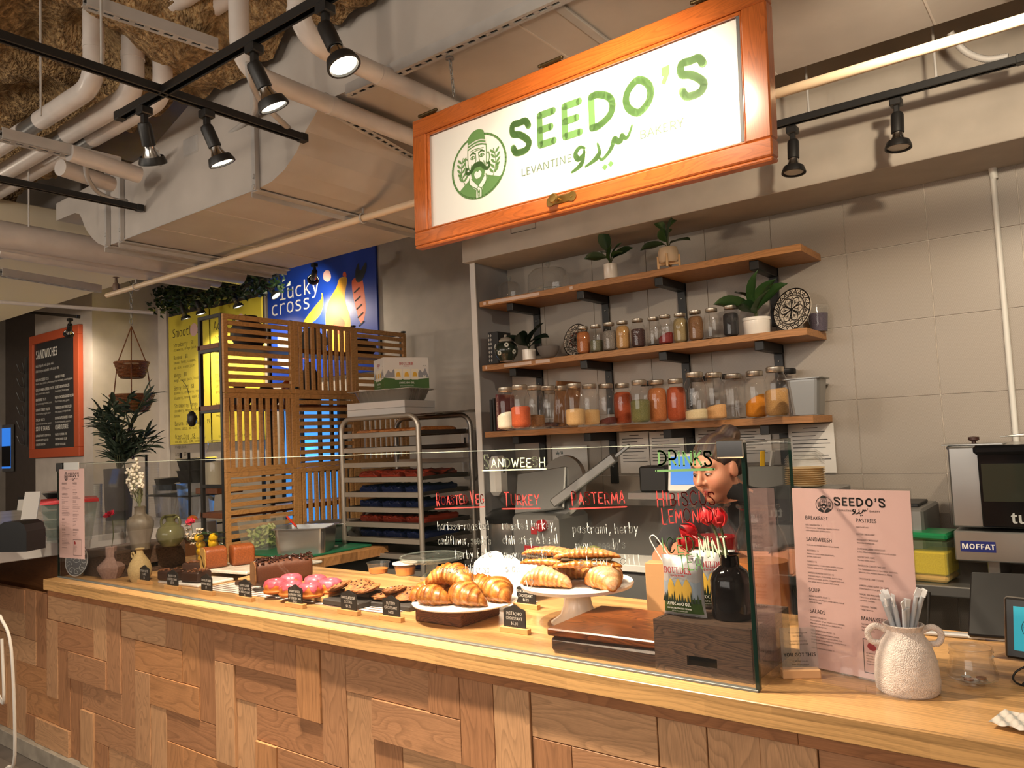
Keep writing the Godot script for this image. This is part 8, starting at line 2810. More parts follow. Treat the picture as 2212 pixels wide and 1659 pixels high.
	for i in 2:
		t = thing("soap_dispenser", ["tall white dispenser on the wall left of the niche edge", "white soap dispenser inside the niche, left of the slicer"][i], "dispenser", [V(-3.886, 1.319, -4.550), V(-2.985, 1.277, -3.759)][i], [0.0, PI / 2][i])
		s = S()
		var hh: float = [0.4, 0.24][i]
		box(s, V(0, hh / 2, 0), V(0.11, hh, 0.09), 0.025)
		obj("case", s, mats.white_plastic, t)
		s = S()
		box(s, V(0, hh * 0.72, 0.046), V(0.016, 0.07, 0.003), 0.001)
		obj("window_slot", s, mats.black_plastic, t)
	# order printers and till screen on a wall ledge
	s = S()
	boxc(s, V(-1.98, 1.285, -3.98), V(-1.2, 1.32, -3.55), 0.003)
	tag(obj("wall_ledge", s, st), "steel ledge on the back wall carrying the printer and till screen", "ledge")
	s = S()
	box(s, V(0, 0.065, 0), V(0.14, 0.13, 0.15), 0.008)
	tag(obj("receipt_printer", s, mats.black_plastic, self, T(V(-1.86, 1.32, -3.65), ry(0.2))), "black box printer on the ledge left of the blue screen", "printer")
	t = thing("till_screen", "till tablet with a bright blue screen beside the woman's face", "screen", V(-1.66, 1.32, -3.62), 0.15)
	s = S()
	box(s, V(0, 0.095, 0), V(0.22, 0.19, 0.015), 0.005, Basis(X, -0.25))
	obj("tablet", s, mats.white_plastic, t)
	s = S()
	box(s, V(0, 0.105, 0.0085), V(0.19, 0.14, 0.002), 0.0, Basis(X, -0.25))
	obj("display", s, glow("till_blue", Color(0.25, 0.55, 0.92), 0.8), t)
	# grey bin with scoops, paper bowls, toaster, green lidded box, oven
	t = thing("grey_bin", "grey plastic bin with a yellow and a white scoop handle, behind the glass", "bin", V(-1.252, 1.324, -3.600))
	s = S()
	boxc(s, V(-0.08, -0.25, -0.07), V(0.08, 0.12, 0.07), 0.004)
	obj("bin", s, mat("bin_grey", rgb(104, 102, 100), 0.5), t)
	for k in 2:
		s = S()
		bar(s, V(-0.03 + 0.04 * k, 0.11, 0.02), V(-0.02 + 0.05 * k, 0.19, 0.03), 0.024, 0.01, 0.004)
		obj("scoop_handle", s, mat("scoop_yellow", rgb(226, 176, 30), 0.4) if k == 0 else mats.white_plastic, t)
	var pb: Vector3 = V(-1.005, 1.373, -3.300)
	s = S()
	boxc(s, V(-0.14, -pb.y + 0.985, -0.14), V(0.14, -0.002, 0.14), 0.005)
	tag(obj("grey_cabinet", s, mats.dull_steel, self, T(pb)), "grey steel box on the back table carrying the paper bowls", "box")
	for k in 9:
		s = S()
		lathe(s, [Vector2(0, 0.001), Vector2(0.066, 0.001), Vector2(0.078, 0.0085), Vector2(0.08, 0.0085), Vector2(0.08, 0.0095), Vector2(0.066, 0.0025), Vector2(0, 0.0025)], 28)
		tag(obj("paper_bowl", s, mat("kraft_pale", rgb(206, 180, 140), 0.7), self, T(pb + V(0, 0.0085 * k, 0))), "pale paper bowl in the stack above the pink menu stand", "bowl", "stacked paper bowls")
	for k in 5:
		s = S()
		lathe(s, [Vector2(0, 0.03), Vector2(0.05, 0.03), Vector2(0.076, 0.004), Vector2(0.08, 0.0)], 28)
		tag(obj("bowl_cover", s, mats.clear_plastic, self, T(pb + V(0.0, 0.082 + 0.009 * k, 0), Basis(Z, 0.12))), "clear lid tilted on the stack of paper bowls", "lid", "clear lids on the paper bowls")
	t = thing("toaster", "grey steel toaster half hidden behind the pink menu stand", "toaster", V(-0.706, 1.114, -3.720))
	s = S()
	boxc(s, V(-0.2, -0.12, -0.18), V(0.09, 0.15, 0.2), 0.01)
	obj("case", s, mats.dull_steel, t)
	s = S()
	boxc(s, V(-0.16, 0.15, -0.1), V(0.06, 0.165, 0.12), 0.003)
	obj("slot_frame", s, mats.black_plastic, t)
	t = thing("green_lid_box", "clear food box with yellow batter and a green lid before the oven", "food box", V(-0.605, 0.996, -3.500) + V(0, -0.02, -0.03), -0.12)
	t.position.y = 0.985
	s = S()
	boxc(s, V(-0.085, 0, -0.085), V(0.085, 0.17, 0.085), 0.012)
	obj("box", s, glassy("green_plastic", Color(0.5, 0.6, 0.45), 0.22), t)
	s = S()
	boxc(s, V(-0.081, 0.003, -0.081), V(0.081, 0.03, 0.081), 0.01)
	obj("lower_batter", s, mat("batter_tan", rgb(196, 150, 80), 0.6), t)
	s = S()
	boxc(s, V(-0.081, 0.0305, -0.081), V(0.081, 0.12, 0.081), 0.006)
	obj("batter", s, speck("batter_yellow", rgb(196, 164, 10), rgb(222, 190, 30), 12.0), t)
	s = S()
	boxc(s, V(-0.092, 0.168, -0.092), V(0.092, 0.195, 0.092), 0.008)
	obj("lid", s, mat("lid_green", rgb(20, 112, 66), 0.35), t)
	t = thing("oven", "stainless countertop oven with a black glass door at the right edge", "oven", V(-0.497, 1.085, -3.42))
	s = S()
	boxc(s, V(0.0, 0.125, -0.5), V(0.8, 0.43, 0.0), 0.006)
	obj("cabinet", s, st, t)
	s = S()
	boxc(s, V(0.0, 0.0, -0.5), V(0.8, 0.112, 0.012), 0.004)
	obj("base_panel", s, st, t)
	s = S()
	boxc(s, V(0.1, 0.13, 0.0), V(0.78, 0.42, 0.02), 0.004)
	obj("door", s, mat("oven_black", rgb(16, 16, 17), 0.12), t)
	s = S()
	boxc(s, V(0.11, 0.225, 0.0195), V(0.76, 0.365, 0.0215))
	obj("door_window", s, mat("oven_glass", rgb(48, 50, 42), 0.06), t)
	s = S()
	boxc(s, V(0.09, 0.4, 0.0), V(0.79, 0.435, 0.05), 0.01)
	obj("handle_bar", s, mat("oven_black", rgb(16, 16, 17), 0.12), t)
	s = S()
	words(s, "turbofan", 0.04, Vector2(0.19, 0.165), 0.0225, T(Vector3.ZERO), "Droid Sans", true)
	obj("lettering", s, mat("oven_grey_print", rgb(170, 172, 170), 0.5), t)
	s = S()
	boxc(s, V(0.02, 0.035, 0.012), V(0.135, 0.075, 0.0135))
	obj("badge", s, mat("badge_blue", rgb(26, 36, 104), 0.4), t)
	s = S()
	words(s, "MOFFAT", 0.019, Vector2(0.078, 0.055), 0.0145, T(Vector3.ZERO), "Droid Sans", true, 1, 1.05)
	obj("badge_lettering", s, mats.paper_white, t)
	for x in [0.1, 0.7]:
		s = S()
		boxc(s, V(x, -0.1, -0.4), V(x + 0.04, 0.0, -0.02), 0.003)
		obj("foot", s, mats.steel, t)
	t = thing("serving_pan", "small steel pan with a dark knob lid on top of the oven", "pan", V(-0.427, 1.495, -3.600))
	s = S()
	boxc(s, V(-0.09, 0.0, -0.07), V(0.09, 0.024, 0.07), 0.008)
	boxc(s, V(-0.105, 0.022, -0.082), V(0.105, 0.027, 0.082), 0.001)
	obj("pan", s, st, t)
	s = S()
	lathe(s, [Vector2(0.008, 0.026), Vector2(0.008, 0.034), Vector2(0.02, 0.04), Vector2(0.02, 0.052), Vector2(0, 0.055)], 16)
	obj("knob", s, mat("knob_brown", rgb(58, 32, 26), 0.4), t)
	s = S()
	tube(s, [V(0, 0, 0), V(0.1, 0.006, -0.01), V(0.3, 0.0, -0.02)], [0.002, 0.008, 0.008], 8)
	tag(obj("steel_knife", s, st, self, T(V(-0.337, 1.545, -3.600))), "long steel tool lying across the oven's top", "tool")

func build_right_counter() -> void:
	# pink menu stand
	var t := thing("menu_stand", "tall pink printed menu in a clear acrylic stand beside the glass guard", "menu stand", V(-0.705, 0.984, -2.153), deg_to_rad(-12.9))
	var lean := Basis(X, -0.035)
	var s := S()
	box(s, lean * V(0.16, 0.2375, 0), V(0.314, 0.469, 0.0012), 0.0, lean)
	obj("sheet", s, mats.pink_paper, t)
	menu_print(t, T(lean * V(0.003, 0, 0.0012), lean), 0.314, 0.472, mats.ink, mats.pink_paper)
	s = S()
	box(s, lean * V(0.16, 0.239, 0.0055), V(0.324, 0.478, 0.003), 0.0, lean)
	box(s, V(0.16, -0.001, 0.03), V(0.324, 0.004, 0.12))
	obj("acrylic", s, mats.pane_glass, t)
	# small clear sign on a wooden foot
	t = thing("acrylic_sign", "small clear acrylic sign reading you got this, on a pale wooden foot", "sign", V(-0.675, 0.980, -2.035) + V(0, 0, -0.03), 0.55)
	s = S()
	box(s, V(0, 0.011, 0), V(0.095, 0.022, 0.03), 0.002)
	obj("wooden_foot", s, mat("foot_wood", rgb(214, 168, 122), 0.6), t)
	s = S()
	box(s, V(0, 0.07, 0), V(0.09, 0.11, 0.003), 0.0, Basis(X, -0.12))
	obj("plate", s, glassy("acrylic_pane", Color(0.6, 0.62, 0.62), 0.16), t)
	s = S()
	var xf := T(V(0, 0.07, 0.0022), Basis(X, -0.12))
	words(s, "YOU GOT THIS", 0.0085, Vector2(0, -0.012), 0, xf, "Droid Sans", true, 1)
	var ls := ["To our amazing staff", "you make...", "us smile every day", "and we are so proud", "of all that you do", "with all our hearts"]
	for i in 6:
		words(s, ls[i], 0.0035, Vector2(0, [0.042, 0.034, 0.022, 0.014, -0.028, -0.036][i]), 0, xf, "Droid Serif", false, 1)
	obj("lettering", s, mats.ink, t)
	# white vase of wrapped straws
	t = thing("straw_vase", "rough white two-handled vase full of paper wrapped straws", "vase", V(-0.427, 0.980, -2.083), 0.35)
	s = S()
	lathe(s, [Vector2(0, 0), Vector2(0.064, 0.0), Vector2(0.07, 0.006), Vector2(0.072, 0.03), Vector2(0.068, 0.075), Vector2(0.056, 0.115), Vector2(0.042, 0.135), Vector2(0.039, 0.145), Vector2(0.046, 0.158), Vector2(0.042, 0.159), Vector2(0.034, 0.145), Vector2(0.04, 0.1), Vector2(0, 0.04)], 40)
	var rw := relief(mat("rough_white", rgb(232, 218, 210), 0.85), ntex(0.12, Color.BLACK, Color.WHITE, 99, 256), 0.25)
	tri(rw, ntex(0.05, Color(0.92, 0.92, 0.92), Color(1, 1, 1), 98, 128), Vector3.ONE * 9.0, false)
	obj("body", s, rw, t)
	for k in [-1.0, 1.0]:
		s = S()
		tube(s, spline([V(0.038 * k, 0.142, 0), V(0.062 * k, 0.152, 0), V(0.08 * k, 0.138, 0), V(0.074 * k, 0.116, 0), V(0.052 * k, 0.112, 0)], 6), 0.0075, 10)
		obj("handle", s, rw, t)
	for k in 16:
		var st := thing("paper_straw", "straw in a grey-white paper wrapper standing in the white vase", "straw", t.position + V(0, 0.05, 0), 0.0, "wrapped straws in the white vase")
		var a := k * 2.4
		var r := 0.006 + 0.02 * sqrt(k / 16.0)
		var top := V(cos(a) * r * 1.9, 0.15 + 0.03 * fposmod(k * 0.37, 1.0), sin(a) * r * 1.9)
		var bot := V(-cos(a) * r * 0.3, 0.0, -sin(a) * r * 0.3)
		s = S()
		tube(s, [bot, top], 0.0052, 10)
		obj("straw", s, mat("straw_paper", rgb(186, 190, 196), 0.75), st)
		s = S()
		bar(s, top, top + (top - bot).normalized() * 0.02 + V(0.004 * sin(k), 0, 0.004 * cos(k)), 0.014, 0.0025, 0.0008, V(sin(a), 0, cos(a)))
		obj("wrapper_end", s, mat("straw_white", rgb(226, 226, 228), 0.75), st)
	# tip jar
	t = thing("tip_jar", "squat clear glass jar with a few coins beside the straw vase", "jar", V(-0.306, 0.980, -2.207))
	s = S()
	lathe(s, [Vector2(0, 0.006), Vector2(0.04, 0.004), Vector2(0.055, 0.018), Vector2(0.056, 0.03), Vector2(0.049, 0.055), Vector2(0.046, 0.068), Vector2(0.049, 0.071), Vector2(0.046, 0.076), Vector2(0.049, 0.081), Vector2(0.048, 0.09), Vector2(0.045, 0.09), Vector2(0.043, 0.068), Vector2(0.053, 0.03), Vector2(0.05, 0.016), Vector2(0.038, 0.01), Vector2(0, 0.01)], 40)
	obj("glass", s, glassy("tip_glass", Color(0.2, 0.22, 0.2), 0.02), t)
	for k in 5:
		s = S()
		lathe(s, [Vector2(0, 0.0), Vector2(0.011, 0.0), Vector2(0.011, 0.002), Vector2(0, 0.002)], 16)
		tag(obj("coin", s, mat("coin_copper", rgb(150, 92, 56), 0.35, 0.8) if k % 2 else mats.steel, self, T(t.position + V(cos(k * 1.9) * 0.02, 0.012 + 0.0022 * (k % 2), sin(k * 1.9) * 0.018))), "coin lying in the clear tip jar", "coin", "coins in the tip jar")
	# till screens
	t = thing("customer_display", "small payment screen showing an emblem on turquoise at the right edge", "screen", V(-0.165, 0.98, -2.27), -0.18)
	var tb := Basis(X, -0.2)
	s = S()
	box(s, tb * V(0.02, 0.125, 0), V(0.2, 0.145, 0.014), 0.005, tb)
	obj("bezel", s, mats.black_plastic, t)
	s = S()
	box(s, tb * V(0.02, 0.125, -0.004), V(0.206, 0.151, 0.014), 0.006, tb)
	obj("rim", s, mats.steel, t)
	s = S()
	box(s, tb * V(0.024, 0.125, 0.0075), V(0.168, 0.105, 0.001), 0.0, tb)
	obj("display", s, glow("teal_screen", Color(0.1, 0.62, 0.68), 0.75), t)
	var e1 := S()
	var e2 := S()
	emblem(e1, e2, T(tb * V(-0.022, 0.128, 0.0085), tb * Basis.from_scale(V(0.021, 0.024, 1))), 0.0002, 2)
	obj("emblem", e1, mats.ink, t)
	obj("emblem_ground", e2, mats.teal_screen, t)
	s = S()
	box(s, V(0.03, 0.03, -0.04), V(0.06, 0.06, 0.05), 0.01)
	box(s, V(0.03, 0.004, -0.03), V(0.14, 0.008, 0.12), 0.003)
	obj("foot", s, mats.black_plastic, t)
	s = S()
	tube(s, spline([V(-0.02, 0.05, -0.01), V(-0.06, 0.02, 0.0), V(-0.05, 0.004, 0.03), V(0.02, 0.004, 0.05)], 6), 0.0025, 6)
	obj("cable", s, mats.black_plastic, t)
	t = thing("till_tablet", "black tablet seen from behind, tilted on its stand at the right edge", "tablet", V(-0.24, 0.98, -2.5), -0.1)
	s = S()
	box(s, V(0.07, 0.14, 0.0), V(0.34, 0.2, 0.014), 0.004, Basis(X, -0.75) * Basis(Z, 0.06))
	obj("back_shell", s, mats.black_plastic, t)
	s = S()
	box(s, V(0.07, 0.14, 0.0) + Basis(X, -0.75) * V(0, 0.001, -0.009), V(0.345, 0.204, 0.006), 0.003, Basis(X, -0.75) * Basis(Z, 0.06))
	obj("white_front", s, mats.white_plastic, t)
	s = S()
	box(s, V(0.08, 0.05, -0.02), V(0.1, 0.1, 0.1), 0.01)
	obj("stand", s, mats.black_plastic, t)
	s = S()
	box(s, Vector3.ZERO, V(0.17, 0.012, 0.03), 0.004)
	tag(obj("card_reader", s, mat("silver", rgb(190, 190, 192), 0.35, 0.4), self, T(V(-0.409, 0.980, -2.650) + V(0, 0.007, 0), ry(0.1))), "flat silver bar lying on the counter behind the tip jar", "bar")
	for k in 2:
		s = S()
		tube(s, [Vector3.ZERO, [V(0.09, 0.002, -0.01), V(0.01, 0.12, -0.02)][k]], 0.0045, 10)
		tag(obj("marker_pen", s, mat("pen_blue", rgb(48, 64, 140), 0.4) if k == 0 else mats.black_plastic, self, T([V(-0.347, 0.980, -2.647) + V(0, 0.005, 0), V(-0.476, 0.980, -2.639) + V(0, 0.005, 0)][k])), ["blue pen lying beside the silver bar", "dark pen standing behind the straw vase"][k], "pen")
	s = S()
	patch(s, 14, 10, func(u, v): return V((u - 0.5) * 0.09, 0.012 + 0.006 * sin(u * 17.0) * sin(v * 13.0), (v - 0.5) * 0.1))
	tag(obj("clear_wrap", s, mat("wrap_white", rgb(214, 206, 198), 0.2), self, T(V(-0.191, 0.980, -1.953), ry(-0.2))), "crumpled clear wrap at the counter's right edge", "wrap")
	# drink jars, kraft bag, black vase with tulips
	for i in 2:
		t = thing("drink_jar", ["wide glass jar of red hibiscus drink behind the tulips", "wide glass jar of amber drink right of the glass corner"][i], "drink jar", [V(-1.135, 0.98, -2.62), V(-0.955, 0.98, -2.6)][i], 0.0, "drink jars")
		s = S()
		lathe(s, [Vector2(0, 0.004), Vector2(0.085, 0.004), Vector2(0.09, 0.02), Vector2(0.09, 0.25), Vector2(0.08, 0.29), Vector2(0.064, 0.32), Vector2(0.062, 0.37), Vector2(0.072, 0.378), Vector2(0.072, 0.386), Vector2(0.066, 0.388)], 36)
		obj("glass", s, mats.jar_glass, t)
		s = S()
		lathe(s, [Vector2(0, 0.008), Vector2(0.082, 0.008), Vector2(0.086, 0.02), Vector2(0.086, 0.27 if i == 0 else 0.2), Vector2(0, 0.27 if i == 0 else 0.2)], 32)
		obj("drink", s, mat("hibiscus", rgb(126, 14, 20), 0.15) if i == 0 else mat("amber_drink", rgb(150, 92, 50), 0.15), t)
	t = thing("kraft_bag", "brown paper bag with white twisted handles before the hibiscus jar", "paper bag", V(-1.2, 0.98, -2.46), 0.2)
	s = S()
	boxc(s, V(-0.1, 0, -0.03), V(0.08, 0.2, 0.03), 0.002)
	obj("bag", s, mat("kraft_paper", rgb(176, 134, 90), 0.8), t)
	s = S()
	tube(s, spline([V(-0.02, 0.18, 0.032), V(-0.06, 0.25, 0.033), V(-0.075, 0.285, 0.034), V(-0.055, 0.29, 0.034), V(-0.01, 0.22, 0.033), V(0.02, 0.17, 0.032)], 6), 0.002, 6)
	obj("handle", s, mats.paper_white, t)
	t = thing("tulip_vase", "black glass vase of red tulips on the right crate", "vase", V(-0.845, 1.116, -2.06))
	s = S()
	lathe(s, [Vector2(0, 0), Vector2(0.052, 0.0), Vector2(0.055, 0.01), Vector2(0.055, 0.1), Vector2(0.045, 0.125), Vector2(0.026, 0.14), Vector2(0.025, 0.165), Vector2(0.03, 0.17), Vector2(0.024, 0.17), Vector2(0.022, 0.14)], 32)
	obj("body", s, mat("vase_black", rgb(20, 17, 18), 0.08), t)
	var tr := mat("tulip_red", rgb(190, 12, 26), 0.45)
	tr.backlight_enabled = true
	tr.backlight = Color(0.25, 0.02, 0.03)
	for k in 4:
		var p: Vector3 = [V(-0.075, 0.225, 0.03), V(-0.05, 0.255, -0.01), V(-0.02, 0.25, 0.0), V(-0.085, 0.19, 0.05)][k]
		stem_to(t, [V(0, 0.15, 0), V(p.x * 0.4, 0.18, p.z * 0.4), p], 0.004, mats.stem)
		for q in 6:
			s = S()
			var a := q * TAU / 6 + k
			patch(s, 8, 6, func(u, v):
				var w: float = sin(PI * pow(u, 0.75)) * 0.024
				var aa: float = a + (v - 0.5) * 2.2 * w / 0.024 * 0.5
				var r: float = 0.022 * sin(PI * minf(u * 0.85 + 0.05, 1.0)) + 0.003 * (q % 2)
				return V(cos(aa) * r, u * 0.058, sin(aa) * r))
			obj("petal", s, tr, t, T(p - V(0, 0.012, 0), aim(V(p.x, 0.06 + 0.05 * k, p.z)) * Basis(Z, -PI / 2)))

# ---------- person ----------
func smin(a: float, b: float, k: float) -> float:
	var h := clampf(0.5 + 0.5 * (b - a) / k, 0.0, 1.0)
	return lerpf(b, a, h) - k * h * (1.0 - h)

func cap(p: Vector3, a: Vector3, b: Vector3, ra: float, rb: float) -> float:
	var d := b - a
	var h := clampf((p - a).dot(d) / d.length_squared(), 0.0, 1.0)
	return p.distance_to(a + d * h) - lerpf(ra, rb, h)

func ell(p: Vector3, c: Vector3, r: Vector3) -> float:
	var q := (p - c) / r
	var l := q.length()
	return (l - 1.0) * minf(r.x, minf(r.y, r.z)) if l < 0.3 else l * (l - 1.0) / (q / r).length()

# surface nets over a box; fn is the distance, col (if given) a linear colour
func nets(s: SurfaceTool, lo: Vector3, hi: Vector3, cell: float, fn: Callable, col = null) -> void:
	var n := Vector3i(((hi - lo) / cell).ceil()) + Vector3i.ONE
	var v := PackedFloat32Array()
	v.resize(n.x * n.y * n.z)
	var i := 0
	for z in n.z:
		for y in n.y:
			for x in n.x:
				v[i] = fn.call(lo + V(x, y, z) * cell)
				i += 1
	var sy := n.x
	var sz := n.x * n.y
	var off := [0, 1, sy, sy + 1, sz, sz + 1, sz + sy, sz + sy + 1]
	var cr := [V(0, 0, 0), V(1, 0, 0), V(0, 1, 0), V(1, 1, 0), V(0, 0, 1), V(1, 0, 1), V(0, 1, 1), V(1, 1, 1)]
	var eg := [[0, 1], [2, 3], [4, 5], [6, 7], [0, 2], [1, 3], [4, 6], [5, 7], [0, 4], [1, 5], [2, 6], [3, 7]]
	var pt := {}
	for z in n.z - 1:
		for y in n.y - 1:
			for x in n.x - 1:
				var b := x + y * sy + z * sz
				var neg := 0
				for o in off:
					if v[b + o] < 0.0:
						neg += 1
				if neg == 0 or neg == 8:
					continue
				var sum := Vector3.ZERO
				var c := 0
				for e in eg:
					var a0 := v[b + off[e[0]]]
					var a1 := v[b + off[e[1]]]
					if (a0 < 0.0) != (a1 < 0.0):
						sum += (cr[e[0]] as Vector3).lerp(cr[e[1]], a0 / (a0 - a1))
						c += 1
				pt[b] = lo + (V(x, y, z) + sum / c) * cell
	s.set_smooth_group(1)
	var emit := func(q: Array, flip: bool):
		for k in ([0, 1, 2, 0, 2, 3] if flip else [0, 2, 1, 0, 3, 2]):
			var p: Vector3 = pt[q[k]]
			if col != null:
				s.set_color(col.call(p))
			s.add_vertex(p)
	for b in pt:
		var a := v[b] < 0.0
		for e in [[1, sy, sz], [sy, sz, 1], [sz, 1, sy]]:
			if b + e[0] < v.size() and (v[b + e[0]] < 0.0) != a:
				var q := [b, b - e[1], b - e[1] - e[2], b - e[2]]
				if pt.has(q[1]) and pt.has(q[2]) and pt.has(q[3]):
					emit.call(q, a)

func build_person() -> void:
	var o := V(-1.17, 0, -3.05)
	var t := thing("person", "woman in a black t-shirt, dark hair tied back, looking down behind the glass", "person", o)
	var skin := vcol("skin", 0.5)
	skin.subsurf_scatter_enabled = true
	skin.subsurf_scatter_strength = 0.15
	var tone := lin(178, 122, 96)
	# joints
	var hip := V(-0.02, 0.93, -0.1)
	var chest := V(0.0, 1.2, 0.0)
	var nb := V(0.02, 1.345, 0.06)
	var shl := V(-0.165, 1.315, 0.07)
	var shr := V(0.185, 1.315, 0.0)
	var ell_ := V(-0.262, 1.125, 0.215)
	var elr := V(0.225, 1.12, 0.14)
	var wl := V(-0.09, 1.2, 0.29)
	var wr := V(0.06, 1.15, 0.27)
	var hc: Vector3 = V(-1.199, 1.475, -2.840) - V(-1.17, 0, -3.05)
	var hf := V(-0.3, -0.22, 0.92).normalized()
	var hr := Y.cross(hf).normalized()
	hr = (hr + Y * 0.06).normalized()
	var hu := hf.cross(hr).normalized()
	var hb := Basis(hr, hu, hf)
	var body := func(p: Vector3) -> float:
		var d := cap(p, hip, chest, 0.13, 0.125)
		d = smin(d, cap(p, shl, shr, 0.062, 0.062), 0.07)
		d = smin(d, cap(p, nb - V(0, 0.03, 0.01), hc + hb * V(0, -0.06, -0.02), 0.06, 0.054), 0.03)
		d = smin(d, cap(p, shl, ell_, 0.052, 0.043), 0.03)
		d = smin(d, cap(p, shr, elr, 0.052, 0.043), 0.03)
		d = smin(d, cap(p, ell_, wl, 0.045, 0.028), 0.015)
		return smin(d, cap(p, elr, wr, 0.045, 0.028), 0.015)
	var s := S()
	nets(s, V(-0.34, 0.85, -0.27), V(0.33, 1.5, 0.36), 0.013, body, func(_p): return tone)
	# head, with its own finer grid
	var face := func(p: Vector3) -> float:
		var m := V(absf(p.x), p.y, p.z)
		var d := ell(p, V(0, 0.03, -0.015), V(0.074, 0.088, 0.093))
		d = smin(d, ell(p, V(0, -0.038, 0.022), V(0.064, 0.078, 0.062)), 0.03)
		d = smin(d, m.distance_to(V(0.036, -0.032, 0.045)) - 0.032, 0.025)
		d = smin(d, p.distance_to(V(0, -0.1, 0.052)) - 0.022, 0.03)
		d = smin(d, cap(m, V(0.0, 0.03, 0.082), V(0.042, 0.027, 0.065), 0.011, 0.012), 0.014)
		d = -smin(-d, m.distance_to(V(0.031, 0.004, 0.1)) - 0.017, 0.012)
		d = smin(d, m.distance_to(V(0.031, 0.002, 0.069)) - 0.0145, 0.004)
		d = smin(d, cap(p, V(0, 0.015, 0.082), V(0, -0.028, 0.104), 0.007, 0.0125), 0.01)
		d = smin(d, m.distance_to(V(0.0125, -0.033, 0.09)) - 0.0085, 0.006)
		d = smin(d, cap(m, V(0, -0.06, 0.0875), V(0.021, -0.064, 0.077), 0.006, 0.003), 0.006)
		d = smin(d, cap(m, V(0, -0.072, 0.0855), V(0.018, -0.068, 0.077), 0.0075, 0.003), 0.006)
		d = smin(d, ell(m, V(0.077, -0.008, -0.012), V(0.011, 0.033, 0.02)), 0.008)
		return smin(d, cap(p, V(0, -0.06, -0.02), V(0, -0.13, -0.04), 0.056, 0.056), 0.02)
	var hs := S()
	nets(hs, V(-0.1, -0.135, -0.12), V(0.1, 0.13, 0.125), 0.0045, face, func(p):
		var c := tone
		var lip := clampf(1.0 - absf(p.y + 0.066) / 0.012, 0.0, 1.0) * clampf(1.0 - absf(p.x) / 0.026, 0.0, 1.0) * smoothstep(0.074, 0.082, p.z)
		c = c.lerp(lin(150, 78, 70), clampf(lip * 2.0, 0.0, 1.0))
		c = c.lerp(lin(190, 112, 92), 0.4 * clampf(1.0 - (V(absf(p.x), p.y, p.z) - V(0.036, -0.03, 0.07)).length() / 0.03, 0.0, 1.0))
		return c.lerp(lin(120, 70, 56), 0.7 * clampf(1.0 - (V(absf(p.x), p.y, p.z) - V(0.031, 0.004, 0.083)).length() / 0.012, 0.0, 1.0)))
	hs.generate_normals()
	s.append_from(hs.commit(), 0, T(hc, hb))
	# hands
	for k in 2:
		var w: Vector3 = [wl, wr][k]
		var dir: Vector3 = (w - [ell_, elr][k]).normalized()
		var sd: float = [1.0, -1.0][k]
		var nx := (V(0, -1, 0.2) - dir * dir.dot(V(0, -1, 0.2))).normalized()
		var fb := Basis(dir.cross(nx) * -sd, nx * -1.0, dir)
		var hand := func(p: Vector3) -> float:
			var d := cap(p, V(0, 0, -0.02), V(0, 0, 0.04), 0.026, 0.024)
			d = smin(d, ell(p, V(0, 0, 0.055), V(0.042, 0.016, 0.045)), 0.02)
			for f in 4:
				var x := -0.03 + 0.02 * f
				var ln: float = [0.06, 0.075, 0.08, 0.07][f]
				d = smin(d, cap(p, V(x, 0, 0.085), V(x * 1.1, -0.012, 0.085 + ln * 0.5), 0.0095, 0.009), 0.006)
				d = smin(d, cap(p, V(x * 1.1, -0.012, 0.085 + ln * 0.5), V(x * 1.1, -0.04, 0.085 + ln * 0.8), 0.009, 0.0075), 0.004)
			d = smin(d, cap(p, V(0.035, -0.005, 0.03), V(0.058, -0.02, 0.06), 0.012, 0.0105), 0.008)
			return smin(d, cap(p, V(0.058, -0.02, 0.06), V(0.055, -0.035, 0.088), 0.0105, 0.008), 0.004)
		var fs := S()
		nets(fs, V(-0.06, -0.06, -0.03), V(0.08, 0.04, 0.17), 0.0045, hand, func(_p): return tone)
		fs.generate_normals()
		s.append_from(fs.commit(), 0, T(w, fb))
	s.set_material(skin)
	var bm := put("body", s.commit(), t)
	# t-shirt and trousers
	var shirt := func(p: Vector3) -> float:
		var d := body.call(p) as float
		d -= 0.014 + 0.004 * sin(p.y * 60.0 + p.x * 40.0)
		d = smin(d, cap(p, shl, shl.lerp(ell_, 0.72), 0.068, 0.07), 0.03)
		d = smin(d, cap(p, shr, shr.lerp(elr, 0.72), 0.068, 0.07), 0.03)
		d = maxf(d, -cap(p, nb + V(0, 0.07, 0.03), nb + V(0.0, 0.16, 0.05), 0.06, 0.1))
		d = maxf(d, p.y - 1.42)
		for e in [[shl, ell_], [shr, elr]]:
			d = maxf(d, -(ell(p, (e[0] as Vector3).lerp(e[1], 1.35), Vector3.ONE * 0.14)))
		return maxf(d, -cap(p, wl, wr, 0.11, 0.11))
	s = S()
	nets(s, V(-0.34, 0.86, -0.28), V(0.33, 1.45, 0.3), 0.014, shirt)
	var cloth := mat("black_cloth", rgb(30, 29, 32), 0.9)
	cloth.rim_enabled = true
	cloth.rim = 0.3
	obj("t_shirt", s, cloth, t)
	s = S()
	nets(s, V(-0.24, 0.0, -0.32), V(0.2, 1.0, 0.14), 0.022, func(p):
		var d := cap(p, hip - V(0, 0.02, 0), hip + V(0, 0.04, 0), 0.15, 0.14)
		for k in [-1.0, 1.0]:
			d = smin(d, cap(p, hip + V(0.09 * k, -0.06, 0), V(0.09 * k, 0.48, -0.06), 0.088, 0.062), 0.05)
			d = smin(d, cap(p, V(0.09 * k, 0.48, -0.06), V(0.09 * k, 0.06, -0.1), 0.06, 0.045), 0.03)
			d = smin(d, cap(p, V(0.09 * k, 0.035, -0.11), V(0.1 * k, 0.03, 0.04), 0.034, 0.03), 0.02)
		return d)
	obj("trousers", s, mat("dark_denim", rgb(34, 36, 44), 0.85), t)
